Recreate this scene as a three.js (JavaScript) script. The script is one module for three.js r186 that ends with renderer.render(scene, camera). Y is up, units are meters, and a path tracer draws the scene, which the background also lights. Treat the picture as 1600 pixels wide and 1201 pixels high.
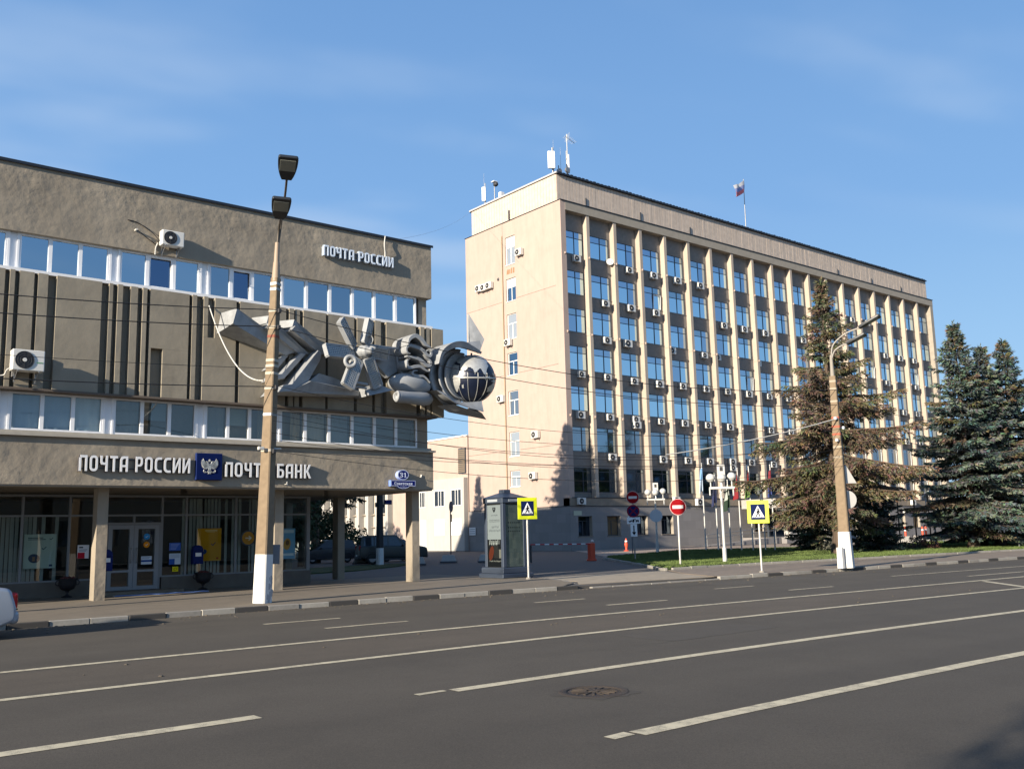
import * as THREE from 'three';
import { mergeGeometries, mergeVertices, toCreasedNormals } from 'three/addons/utils/BufferGeometryUtils.js';
import { RoundedBoxGeometry } from 'three/addons/geometries/RoundedBoxGeometry.js';
import { ImprovedNoise } from 'three/addons/math/ImprovedNoise.js';

// ───────────────────────── camera, sky, sun, exposure ─────────────────────────
// World: +X runs along the street to the right, -Z away across the street, metres.
const scene = new THREE.Scene();
const camera = new THREE.PerspectiveCamera(43.9, 1024 / 768, 0.1, 3000);
camera.position.set(0, 1.6, 0);
{
  const f = 1490, ax = (x, y) => new THREE.Vector3(x - 800, 600.5 - y, -f).normalize();
  const X = ax(2640, 790), N = ax(-418, 862);
  N.addScaledVector(X, -N.dot(X)).normalize();
  const Y = new THREE.Vector3().crossVectors(N.clone().negate(), X);
  // rows are the world axes seen from the camera: it is the inverse rotation
  const m = new THREE.Matrix4().makeBasis(X, Y, N.clone().negate()).transpose();
  camera.quaternion.setFromRotationMatrix(m);
}
camera.updateMatrixWorld(true);
const renderer = new THREE.WebGLRenderer({ antialias: true });
renderer.toneMapping = THREE.LinearToneMapping;
renderer.toneMappingExposure = 1.9;
renderer.shadowMap.enabled = true;

const SUN_AZ = 11.3 * Math.PI / 180, SUN_EL = 16.5 * Math.PI / 180;
const sunDir = new THREE.Vector3(-Math.cos(SUN_AZ) * Math.cos(SUN_EL), Math.sin(SUN_EL), Math.sin(SUN_AZ) * Math.cos(SUN_EL));
const noise = new ImprovedNoise();
function fbm(x, y, z, oct = 4) { let s = 0, a = 0.5, f = 1; for (let i = 0; i < oct; i++) { s += a * noise.noise(x * f, y * f, z * f); a *= 0.5; f *= 2.03; } return s; }
{
  const W = 1024, H = 512, d = new Float32Array(W * H * 4);
  const mix = (a, b, t) => a.map((v, i) => v + (b[i] - v) * t), ss = (a, b, x) => { const t = Math.min(1, Math.max(0, (x - a) / (b - a))); return t * t * (3 - 2 * t); };
  const hor = [0.255, 0.37, 0.475], low = [0.205, 0.342, 0.492], mid = [0.122, 0.238, 0.425], high = [0.078, 0.168, 0.340], zen = [0.036, 0.083, 0.185], gnd = [0.17, 0.16, 0.15];
  for (let j = 0; j < H; j++) for (let i = 0; i < W; i++) {
    const el = ((j + 0.5) / H - 0.5) * Math.PI, az = ((i + 0.5) / W - 0.5) * 2 * Math.PI;
    const D = new THREE.Vector3(Math.cos(el) * Math.cos(az), Math.sin(el), Math.cos(el) * Math.sin(az));
    const e = el * 180 / Math.PI;
    let c = e < 0 ? mix(hor, gnd, ss(0, -8, e)) : e < 6 ? mix(hor, low, e / 6) : e < 18 ? mix(low, mid, (e - 6) / 12) : e < 36 ? mix(mid, high, (e - 18) / 18) : mix(high, zen, Math.min(1, (e - 36) / 34));
    if (e > 0) {
      const s = Math.max(0, D.dot(sunDir));
      const glow = Math.pow(s, 6) * 0.10 + Math.pow(s, 60) * 0.5;
      c = [c[0] + glow * 1.0, c[1] + glow * 0.85, c[2] + glow * 0.62];
      // faint cirrus drawn out along the wind
      const k = 1 / (D.y + 0.12), u = D.x * k, v = D.z * k;
      const w = 1.15 * fbm(u * 0.9 + v * 0.55 + 3.1, v * 2.6 - u * 1.1, 4.2, 6) + 0.75 * fbm(u * 2.2, v * 5.5 - u * 2, 9.1, 4);
      const far = ss(0.1, 0.5, fbm(u * 0.35 + 7.7, v * 0.35, 1.3, 2) + 0.28);
      const cl = ss(-0.05, 0.6, w) * 0.42 * far * ss(2, 16, e);
      c = mix(c, [0.36, 0.42, 0.50], cl);
    }
    d.set([c[0], c[1], c[2], 1], (j * W + i) * 4);
  }
  const t = new THREE.DataTexture(d, W, H, THREE.RGBAFormat, THREE.FloatType);
  t.mapping = THREE.EquirectangularReflectionMapping; t.magFilter = THREE.LinearFilter; t.minFilter = THREE.LinearFilter; t.wrapS = THREE.RepeatWrapping; t.needsUpdate = true;
  scene.background = t; scene.environment = t;
}
const sun = new THREE.DirectionalLight(new THREE.Color().setRGB(1.0, 0.88, 0.71), 5.0);
sun.position.copy(sunDir).multiplyScalar(200).add(new THREE.Vector3(40, 0, -40)); sun.target.position.set(40, 0, -40);
sun.castShadow = true; sun.shadow.mapSize.set(4096, 4096);
Object.assign(sun.shadow.camera, { left: -130, right: 130, top: 90, bottom: -60, near: 1, far: 600 });
scene.add(sun, sun.target);

// ───────────────────────── helpers ─────────────────────────
function rng(seed) { let a = seed >>> 0; return () => { a = (a + 0x6d2b79f5) | 0; let t = Math.imul(a ^ (a >>> 15), 1 | a); t = (t + Math.imul(t ^ (t >>> 7), 61 | t)) ^ t; return ((t ^ (t >>> 14)) >>> 0) / 4294967296; }; }
const names = new Map();
function numbered(n) { const k = names.get(n) ?? 0; names.set(n, k + 1); return k ? `${n}_${String(k).padStart(3, '0')}` : n; }
const origin = new WeakMap();
function thing(name, label, category, pos = [0, 0, 0], group) {
  const o = new THREE.Group(); o.name = numbered(name); o.position.set(...pos); o.userData = { label, category };
  if (group) o.userData.group = group;
  origin.set(o, pos); scene.add(o); return o;
}
function shadows(m) { m.castShadow = true; m.receiveShadow = true; return m; }
// a part whose geometry is given in world metres
function part(name, geo, mat, parent, label) {
  if (Array.isArray(geo)) geo = merge(geo);
  const p = origin.get(parent) ?? [0, 0, 0]; geo.translate(-p[0], -p[1], -p[2]);
  const m = shadows(new THREE.Mesh(geo, mat)); m.name = name; if (label) m.userData.label = label; origin.set(m, p); parent.add(m); return m;
}
// a part given in its parent's own space
function piece(name, geo, mat, parent, pos, label) { const m = shadows(new THREE.Mesh(geo, mat)); m.name = name; if (pos) m.position.set(...pos); if (label) m.userData.label = label; parent.add(m); return m; }
function struct(name, geo, mat) { if (Array.isArray(geo)) geo = merge(geo); const m = shadows(new THREE.Mesh(geo, mat)); m.name = numbered(name); m.userData = { kind: 'structure' }; scene.add(m); origin.set(m, [0, 0, 0]); return m; }
function single(name, geo, mat, label, category, group) { if (Array.isArray(geo)) geo = merge(geo); const m = shadows(new THREE.Mesh(geo, mat)); m.name = numbered(name); m.userData = { label, category }; if (group) m.userData.group = group; scene.add(m); return m; }
function copyOf(src, pos, label, name) { const c = src.clone(); c.name = numbered(name ?? src.name.replace(/_\d{3}$/, '')); c.position.set(...pos); c.userData = { ...src.userData, label }; scene.add(c); return c; }
function strip(g) { const n = g.index ? g.toNonIndexed() : g; for (const k of Object.keys(n.attributes)) if (!['position', 'normal', 'uv', 'color'].includes(k)) n.deleteAttribute(k); if (!n.attributes.normal) n.computeVertexNormals(); if (!n.attributes.uv) n.setAttribute('uv', new THREE.BufferAttribute(new Float32Array(n.attributes.position.count * 2), 2)); n.clearGroups(); return n; }
function merge(list) { const l = list.map(strip), col = l.some((g) => g.attributes.color); if (col) for (const g of l) if (!g.attributes.color) g.setAttribute('color', new THREE.BufferAttribute(new Float32Array(g.attributes.position.count * 3).fill(1), 3)); return mergeGeometries(l); }
// uv in metres by the dominant normal
function uvm(g) {
  g = g.index ? g.toNonIndexed() : g; if (!g.attributes.normal) g.computeVertexNormals();
  const p = g.attributes.position, n = g.attributes.normal, uv = new Float32Array(p.count * 2);
  for (let i = 0; i < p.count; i++) {
    const ax = Math.abs(n.getX(i)), ay = Math.abs(n.getY(i)), az = Math.abs(n.getZ(i)), x = p.getX(i), y = p.getY(i), z = p.getZ(i);
    if (ay >= ax && ay >= az) { uv[2 * i] = x; uv[2 * i + 1] = -z; } else if (ax > az) { uv[2 * i] = -z; uv[2 * i + 1] = y; } else { uv[2 * i] = x; uv[2 * i + 1] = y; }
  }
  g.setAttribute('uv', new THREE.BufferAttribute(uv, 2)); return g;
}
function box(x0, x1, y0, y1, z0, z1) { const g = new THREE.BoxGeometry(Math.abs(x1 - x0), Math.abs(y1 - y0), Math.abs(z1 - z0)); g.translate((x0 + x1) / 2, (y0 + y1) / 2, (z0 + z1) / 2); return uvm(g); }
function rbox(w, h, d, r = 0.02, s = 2) { return strip(new RoundedBoxGeometry(w, h, d, s, r)); }
function cyl(r0, r1, h, n = 16, open = false) { return new THREE.CylinderGeometry(r1, r0, h, n, 1, open).translate(0, h / 2, 0); }
const V = (x, y, z) => new THREE.Vector3(x, y, z);
function tube(pts, r, seg = 24, rad = 8, closed = false) { return new THREE.TubeGeometry(new THREE.CatmullRomCurve3(pts.map((p) => p.isVector3 ? p : V(...p)), closed), seg, r, rad, closed); }
function bar(a, b, r, n = 8, r2 = r) { const A = a.isVector3 ? a : V(...a), B = b.isVector3 ? b : V(...b), d = B.clone().sub(A), g = new THREE.CylinderGeometry(r2, r, d.length(), n); g.translate(0, d.length() / 2, 0); g.applyQuaternion(new THREE.Quaternion().setFromUnitVectors(V(0, 1, 0), d.normalize())); return g.translate(A.x, A.y, A.z); }
// a solid from a polygon in X,Y pushed from z0 (front) back by depth
function slab(pts, zFront, depth, bevel = 0) { const s = new THREE.Shape(pts.map((p) => new THREE.Vector2(p[0], p[1]))); const g = new THREE.ExtrudeGeometry(s, { depth: depth - 2 * bevel, bevelEnabled: bevel > 0, bevelSize: bevel, bevelThickness: bevel, bevelOffset: -bevel, bevelSegments: 1, curveSegments: 16 }); g.translate(0, 0, zFront - depth + bevel); return uvm(g); }
// a closed solid through corner points: hull faces given as index lists
function poly(verts, faces) { const P = [], I = []; for (const f of faces) for (let k = 1; k < f.length - 1; k++) for (const q of [f[0], f[k], f[k + 1]]) P.push(...verts[q]); const g = new THREE.BufferGeometry(); g.setAttribute('position', new THREE.BufferAttribute(new Float32Array(P), 3)); g.computeVertexNormals(); return uvm(g); }
// flat ground sheet from X,Z outline at height y
function sheet(pts, y, holes) { const s = new THREE.Shape(pts.map((p) => new THREE.Vector2(p[0], -p[1]))); const g = new THREE.ShapeGeometry(s, 8); g.rotateX(-Math.PI / 2); g.translate(0, y, 0); return uvm(g); }
function deck(pts, y0, y1) { const s = new THREE.Shape(pts.map((p) => new THREE.Vector2(p[0], -p[1]))); const g = new THREE.ExtrudeGeometry(s, { depth: y1 - y0, bevelEnabled: false }); g.rotateX(-Math.PI / 2); g.translate(0, y0, 0); return uvm(g); }

// ───────────────────────── textures and materials ─────────────────────────
function dataTex(n, fn, srgb, rep) {
  const d = new Uint8Array(n * n * 4);
  for (let y = 0; y < n; y++) for (let x = 0; x < n; x++) { const c = fn(x / n, y / n, x, y), o = (y * n + x) * 4; for (let k = 0; k < 3; k++) d[o + k] = Math.max(0, Math.min(255, 255 * (Array.isArray(c) ? c[k] : c))); d[o + 3] = 255; }
  const t = new THREE.DataTexture(d, n, n, THREE.RGBAFormat); t.wrapS = t.wrapT = THREE.RepeatWrapping; t.magFilter = THREE.LinearFilter; t.minFilter = THREE.LinearMipmapLinearFilter; t.generateMipmaps = true;
  if (srgb) t.colorSpace = THREE.SRGBColorSpace; if (rep) t.repeat.set(1 / rep, 1 / rep); t.needsUpdate = true; return t;
}
// tileable noise: blend four shifted copies so that the edges meet
function tile(f, per) { return (u, v) => { const x = u * per, y = v * per, a = f(x, y), b = f(x - per, y), c = f(x, y - per), d = f(x - per, y - per); return (a * (1 - u) + b * u) * (1 - v) + (c * (1 - u) + d * u) * v; }; }
function again(t, rep) { const c = t.clone(); c.repeat.set(1 / rep, 1 / rep); c.needsUpdate = true; return c; }
const R0 = rng(7);
const grainArr = new Float32Array(512 * 512).map(() => R0());
const stuccoN = tile((x, y) => fbm(x, y, 0.5, 5), 6), stuccoB = tile((x, y) => fbm(x * 1.2 + 40, y * 1.2, 5.5, 6), 6), streak = tile((x, y) => fbm(x * 2.2 + 9, y * 0.28, 2.5, 4), 8);
const texStucco = dataTex(512, (u, v, x, y) => { const k = 0.80 + 0.34 * stuccoN(u, v) + 0.20 * streak(u, v) + 0.06 * (grainArr[y * 512 + x] - 0.5); return [k, k * (1 - 0.015), k * 0.97]; }, false);
const texStuccoBump = dataTex(512, (u, v, x, y) => 0.5 + 0.62 * stuccoB(u, v) + 0.05 * (grainArr[y * 512 + x] - 0.5), false);
const asphN = tile((x, y) => fbm(x, y, 3.3, 5), 5);
const texAsphalt = dataTex(512, (u, v, x, y) => { const g = grainArr[y * 512 + x], k = 0.78 + 0.22 * asphN(u, v) + 0.52 * (g - 0.5) + (g > 0.975 ? 0.42 : 0); return [k, k * 0.985, k * 0.965]; }, false);
const texGrain = dataTex(512, (u, v, x, y) => 0.5 + 0.5 * (grainArr[y * 512 + x] - 0.5) + 0.3 * asphN(u, v), false);
const texPlaster = dataTex(512, (u, v, x, y) => { const k = 0.90 + 0.13 * stuccoN(u, v) + 0.17 * streak(u, v) + 0.02 * (grainArr[y * 512 + x] - 0.5); return [k, k, k]; }, false);
const concN = tile((x, y) => fbm(x * 1.5 + 3, y * 1.5, 7.7, 6), 5);
const texConcrete = dataTex(512, (u, v, x, y) => { const k = 0.84 + 0.30 * concN(u, v) + 0.10 * (grainArr[y * 512 + x] - 0.5); return [k, k * 0.985, k * 0.96]; }, false);
const slabRnd = new Float32Array(64).map(() => R0());
const texSlabs = dataTex(512, (u, v, x, y) => { const r = Math.floor(v * 6), uu = u * 4 + (r % 2) * 0.5, c = Math.floor(uu) % 4, fu = uu - Math.floor(uu), fv = v * 6 - r, j = fu < 0.012 || fv < 0.02; const k = (j ? 0.72 : 0.88 + 0.16 * (slabRnd[r * 4 + c] - 0.5)) + 0.10 * concN(u, v) + 0.05 * (grainArr[y * 512 + x] - 0.5); return [k, k, k * 1.01]; }, false);
const wornN = tile((x, y) => fbm(x * 2.5 + 11, y * 2.5, 4.4, 5), 6);
const texPaint = dataTex(512, (u, v, x, y) => { const w = Math.min(1, Math.max(0, (wornN(u, v) + 0.55 * (grainArr[y * 512 + x] - 0.5) - 0.10) * 4)), k = 0.86 + 0.3 * concN(u, v) + 0.14 * (grainArr[(x * 512 + y)] - 0.5), q = k * (1 - w) + 0.22 * w; return [q, q * 0.985, q * (0.96 + 0.06 * w)]; }, false);
const texBark = dataTex(256, (u, v, x, y) => { const k = 0.65 + 0.6 * fbm(u * 14, v * 3, 1.1, 4); return [k, k * 0.95, k * 0.9]; }, false);
const texPave = dataTex(512, (u, v, x, y) => { const j = (u * 10) % 1 < 0.05 || (v * 10) % 1 < 0.05; const c = slabRnd[(Math.floor(u * 10) * 7 + Math.floor(v * 10) * 13) % 64]; const k = (j ? 0.74 : 0.86 + 0.16 * (c - 0.5)) + 0.16 * concN(u, v) + 0.08 * (grainArr[y * 512 + x] - 0.5); return [k, k * 0.98, k * 0.95]; }, false);
const metalN = tile((x, y) => fbm(x * 1.3 + 77, y * 1.3, 2.7, 5), 6);
const texMetal = dataTex(256, (u, v) => { const k = 0.80 + 0.42 * metalN(u, v); return [k * 0.98, k, k * 1.02]; }, false);

const C = (r, g, b) => new THREE.Color().setRGB(r, g, b);
function std(r, g, b, o = {}) { return new THREE.MeshStandardMaterial({ color: C(r, g, b), roughness: 0.85, ...o }); }
const M = {
  stucco: std(0.355, 0.3096, 0.2443, { roughness: 0.95, map: again(texStucco, 7), bumpMap: again(texStuccoBump, 2.9), bumpScale: 0.045 }),
  relief: std(0.3313, 0.2954, 0.2314, { roughness: 0.95, map: again(texStucco, 5.3), bumpMap: again(texStuccoBump, 2.1), bumpScale: 0.012 }),
  whiteTrim: std(0.78, 0.78, 0.78, { roughness: 0.5 }), pvc: std(0.80, 0.81, 0.83, { roughness: 0.35 }),
  coping: std(0.02, 0.025, 0.035, { roughness: 0.5, metalness: 0.3 }),
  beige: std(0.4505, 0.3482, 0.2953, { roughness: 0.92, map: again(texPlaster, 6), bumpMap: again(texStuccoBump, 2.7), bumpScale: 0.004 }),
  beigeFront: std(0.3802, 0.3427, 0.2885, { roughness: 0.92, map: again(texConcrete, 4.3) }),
  rib: std(0.621, 0.5256, 0.448, { roughness: 0.95, map: again(texConcrete, 3.1) }),
  spandrel: std(0.2572, 0.2331, 0.2129, { roughness: 0.8, map: again(texConcrete, 2.3) }),
  base: std(0.2506, 0.2384, 0.231, { roughness: 0.75, map: again(texSlabs, 4.8) }),
  band: std(0.288, 0.24, 0.188, { roughness: 0.85, map: again(texConcrete, 3.3) }),
  white: std(0.4488, 0.4284, 0.3962, { roughness: 0.8, map: again(texPlaster, 5) }),
  frameDark: std(0.035, 0.045, 0.06, { roughness: 0.5 }), frameWhite: std(0.72, 0.72, 0.70, { roughness: 0.5 }),
  acCase: std(0.66, 0.65, 0.61, { roughness: 0.5 }), acDark: std(0.03, 0.03, 0.033, { roughness: 0.6 }), steel: std(0.28, 0.28, 0.28, { roughness: 0.45, metalness: 0.6 }),
  asphalt: std(0.0866, 0.0746, 0.0587, { roughness: 0.93, map: again(texAsphalt, 3.6), vertexColors: true, bumpMap: again(texGrain, 1.7), bumpScale: 0.004 }),
  plaza: std(0.1176, 0.1098, 0.103, { roughness: 0.93, map: again(texAsphalt, 4.1), bumpMap: again(texGrain, 2), bumpScale: 0.003 }),
  walk: std(0.2125, 0.1802, 0.1403, { roughness: 0.93, map: again(texConcrete, 3.7), bumpMap: again(texGrain, 2), bumpScale: 0.003 }),
  paveTile: std(0.262, 0.215, 0.172, { roughness: 0.9, map: again(texPave, 3.0) }),
  paint: std(0.6851, 0.6144, 0.4407, { roughness: 0.8, map: again(texPaint, 1.6) }),
  kerbWhite: std(0.3978, 0.3779, 0.3366, { roughness: 0.85, map: again(texConcrete, 0.9) }), kerbBlack: std(0.05, 0.047, 0.044, { roughness: 0.8 }), kerbGrey: std(0.288, 0.272, 0.248, { roughness: 0.9, map: again(texConcrete, 1.2) }),
  concrete: std(0.2534, 0.1916, 0.1279, { roughness: 0.92, map: again(texConcrete, 1.1), bumpMap: again(texStuccoBump, 0.8), bumpScale: 0.006 }),
  limewash: std(0.72, 0.711, 0.684, { roughness: 0.9, map: again(texPlaster, 0.9) }),
  lampPost: std(0.50, 0.50, 0.48, { roughness: 0.45 }), lamp: std(0.02, 0.024, 0.03, { roughness: 0.45 }), lampGlass: std(0.22, 0.23, 0.20, { roughness: 0.25 }),
  sculpt: std(0.3598, 0.366, 0.3704, { roughness: 0.55, metalness: 0.0, map: again(texMetal, 1.7), bumpMap: again(texStuccoBump, 1.5), bumpScale: 0.004 }),
  globe: std(0.0081, 0.0135, 0.0338, { roughness: 0.35, metalness: 0.2 }), silver: std(0.62, 0.61, 0.57, { roughness: 0.38, metalness: 0.45, map: again(texMetal, 0.8) }),
  wire: std(0.012, 0.012, 0.014, { roughness: 0.7 }), cableWhite: std(0.55, 0.54, 0.5, { roughness: 0.7 }),
  black: std(0.012, 0.012, 0.014, { roughness: 0.55 }), post: std(0.55, 0.54, 0.51, { roughness: 0.5, metalness: 0.2 }),
  red: std(0.50, 0.012, 0.02, { roughness: 0.5 }), orange: std(0.62, 0.075, 0.03, { roughness: 0.55 }), blueBox: new THREE.MeshPhysicalMaterial({ color: C(0.006, 0.016, 0.105), roughness: 0.6, specularIntensity: 0.3 }),
  kiosk: std(0.0562, 0.0741, 0.1087, { roughness: 0.45, metalness: 0.3 }),
  bark: std(0.14, 0.105, 0.08, { roughness: 0.95, map: again(texBark, 1), bumpMap: again(texBark, 1), bumpScale: 0.03 }),
  leaf: new THREE.MeshPhysicalMaterial({ color: 0xffffff, vertexColors: true, roughness: 0.85, side: THREE.DoubleSide, transmission: 0 }),
  soil: std(0.03, 0.05, 0.016, { roughness: 1, map: again(texConcrete, 1.9) }),
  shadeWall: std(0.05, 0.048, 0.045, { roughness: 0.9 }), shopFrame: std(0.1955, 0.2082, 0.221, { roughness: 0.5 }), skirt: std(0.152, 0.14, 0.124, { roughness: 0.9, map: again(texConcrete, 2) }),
  blind: std(0.33, 0.36, 0.33, { roughness: 0.9 }), curtain: std(0.40, 0.37, 0.31, { roughness: 0.9 }), film: std(0.5, 0.55, 0.58, { roughness: 0.5 }),
  glassUpper: std(0.33, 0.41, 0.47, { roughness: 0.03, metalness: 1 }), glassUpper2: std(0.25, 0.32, 0.38, { roughness: 0.04, metalness: 1 }), glassDark: std(0.13, 0.18, 0.26, { roughness: 0.03, metalness: 1 }),
  glassOffice: std(0.50, 0.655, 0.745, { roughness: 0.02, metalness: 1 }), glassOffice2: std(0.36, 0.455, 0.56, { roughness: 0.03, metalness: 1 }), glassOld: std(0.28, 0.32, 0.36, { roughness: 0.04, metalness: 0.8 }),
  pane: new THREE.MeshPhysicalMaterial({ color: C(0.78, 0.84, 0.84), roughness: 0.0, transmission: 1, thickness: 0, ior: 1.7 }), paneBlue: new THREE.MeshPhysicalMaterial({ color: C(0.55, 0.64, 0.70), roughness: 0.0, transmission: 1, thickness: 0, ior: 1.85 }),
  tyre: std(0.015, 0.015, 0.016, { roughness: 0.85 }), rim: std(0.35, 0.36, 0.38, { roughness: 0.35, metalness: 0.8 }), carGlass: std(0.05, 0.065, 0.08, { roughness: 0.03, metalness: 0.4 }),
  panelDark: std(0.17, 0.19, 0.22, { roughness: 0.45, metalness: 0.2 }), darkGlass: std(0.02, 0.025, 0.035, { roughness: 0.08 }),
  tail: std(0.35, 0.006, 0.01, { roughness: 0.2 }), headlamp: std(0.65, 0.66, 0.66, { roughness: 0.15, metalness: 0.3 }),
  globeLamp: std(0.50, 0.50, 0.48, { roughness: 0.25 }), letterFace: std(0.80, 0.80, 0.80, { roughness: 0.4 }), letterSide: std(0.045, 0.045, 0.06, { roughness: 0.5 }), letterBlue: std(0.66, 0.74, 0.84, { roughness: 0.4 }),
  urn: std(0.012, 0.012, 0.016, { roughness: 0.6 }), ribbonRed: std(0.5, 0.02, 0.03), roofFelt: std(0.06, 0.06, 0.06, { roughness: 0.95 }),
};
function canvasTex(w, h, draw) { const c = document.createElement('canvas'); c.width = w; c.height = h; const g = c.getContext('2d'); draw(g, w, h); const t = new THREE.CanvasTexture(c); t.colorSpace = THREE.SRGBColorSpace; t.anisotropy = 4; return t; }
function printed(w, h, draw, o = {}) { return new THREE.MeshPhysicalMaterial({ map: canvasTex(w, h, draw), ...o, roughness: 0.75, specularIntensity: 0.25 }); }
// upright printed sheet facing +Z, 3 mm thick, centred on x,y
function face(w, h, z = 0.003) { return new THREE.PlaneGeometry(w, h).translate(0, 0, z); }

// ───────────────────────── ground, road, kerbs, markings ─────────────────────────
const drift = (x) => 0.035 * ((x - 12) + Math.sqrt((x - 12) ** 2 + 16)) - 0.03;
const RZ = (z, x) => z + drift(x);             // the street bends slightly towards the viewer on the right
const ROAD_Y = -0.12;
struct('ground', sheet([[-900, 400], [1500, 400], [1500, -1500], [-900, -1500]], -0.32), M.plaza);
{ // carriageway, with wheel tracks and mending patches in its own colour
  const nx = 520, nz = 92, x0 = -60, x1 = 300, g = new THREE.PlaneGeometry(1, 1, nx, nz), p = g.attributes.position, col = new Float32Array(p.count * 3), uv = g.attributes.uv;
  for (let j = 0; j <= nz; j++) for (let i = 0; i <= nx; i++) {
    const k = j * (nx + 1) + i, t = i / nx, x = x0 + (x1 - x0) * (t < 0.5 ? t * 0.5 : 0.25 + (t - 0.5) * 1.5), zb = -22.5 + (21.2) * j / nz, z = RZ(zb, x);
    p.setXYZ(k, x, ROAD_Y, z); uv.setXY(k, x, -z);
    let c = 1 + 0.30 * fbm(x * 0.09, zb * 0.5, 2.2, 4) + 0.16 * fbm(x * 0.5, zb * 0.8, 6.2, 4) + 0.14 * fbm(x * 0.02 + 5, zb * 1.6, 8.2, 3);
    const med = Math.min(1, Math.max(0, (Math.min(zb + 14.8, -12.4 - zb)) * 4));
    let r = c, gg = c, b = c;
    if (med > 0) { const m = 1 + 0.17 * med; r *= m * (1 + 0.05 * med); gg *= m; b *= m * (1 - 0.04 * med); }
    const tr = Math.exp(-(((zb + 20.6) / 0.5) ** 2)) * 0.10 + [-16.0, -17.7, -10.1, -11.4, -6.7, -8.3, -3.5, -5.1].reduce((s, q) => s + 0.045 * Math.exp(-(((zb - q) / 0.4) ** 2)), 0);
    r *= 1 - tr; gg *= 1 - tr; b *= 1 - tr * 0.9;
    if (zb < -21.9) { const d = 1 + 0.25 * (0.5 + fbm(x * 0.6, 3, 3, 2)); r *= d; gg *= d * 0.98; b *= d * 0.93; }
    col.set([r, gg, b], 3 * k);
  }
  g.setAttribute('color', new THREE.BufferAttribute(col, 3)); g.computeVertexNormals();
  const n = g.attributes.normal; if (n.getY(0) < 0) { const ix = g.index.array; for (let i = 0; i < ix.length; i += 3) { const t = ix[i]; ix[i] = ix[i + 2]; ix[i + 2] = t; } g.computeVertexNormals(); }
  struct('road', g, M.asphalt);
}
const line = (z, a, b, step = 3) => { const o = []; for (let x = a; x < b; x += step) o.push([x, RZ(z, x)]); o.push([b, RZ(z, b)]); return o; };
struct('plaza', deck([...line(-22.42, -60, 300, 6), [300, -180], [-60, -180]], -0.31, -0.03), M.plaza);
// near pavement in front of the post office, its corner rounded at the drive
struct('pavement', deck([[-60, -22.4], ...line(-22.4, -57, 19.8, 4), [20.9, -22.7], [21.7, -23.5], [22.3, -24.9], [22.8, -26.6], [22.9, -33.4], [-60, -33.4]], -0.02, 0), M.walk);
struct('driveway', deck([[20.9, -22.36], [22, -23.6], [22.9, -26.9], [29.1, -26.3], [27.4, -23.6], [26.2, RZ(-22.36, 26.2)]], -0.026, -0.016), std(0.40, 0.34, 0.26, { roughness: 0.9, map: again(texConcrete, 2.6) }));
// far pavement of small paving blocks
struct('footpath', deck([[26.3, RZ(-22.38, 26.3)], ...line(-22.38, 28, 300, 6), [300, RZ(-27.5, 300)], [120, -18.6], [80, -21.7], [55, -24], [44, -25.2], [38, -25.8], [33, -26.3], [29.5, -26.3], [27.5, -23.7]], -0.02, 0.0), M.paveTile);
struct('courtyard', deck([[43, -43.2], [55.6, -48.6], [62.2, -42.4], [126, -39], [140, -62.3], [57.8, -62.3], [50, -52]], -0.028, -0.02), std(0.36, 0.29, 0.24, { roughness: 0.9, map: again(texPave, 4) }));

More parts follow.
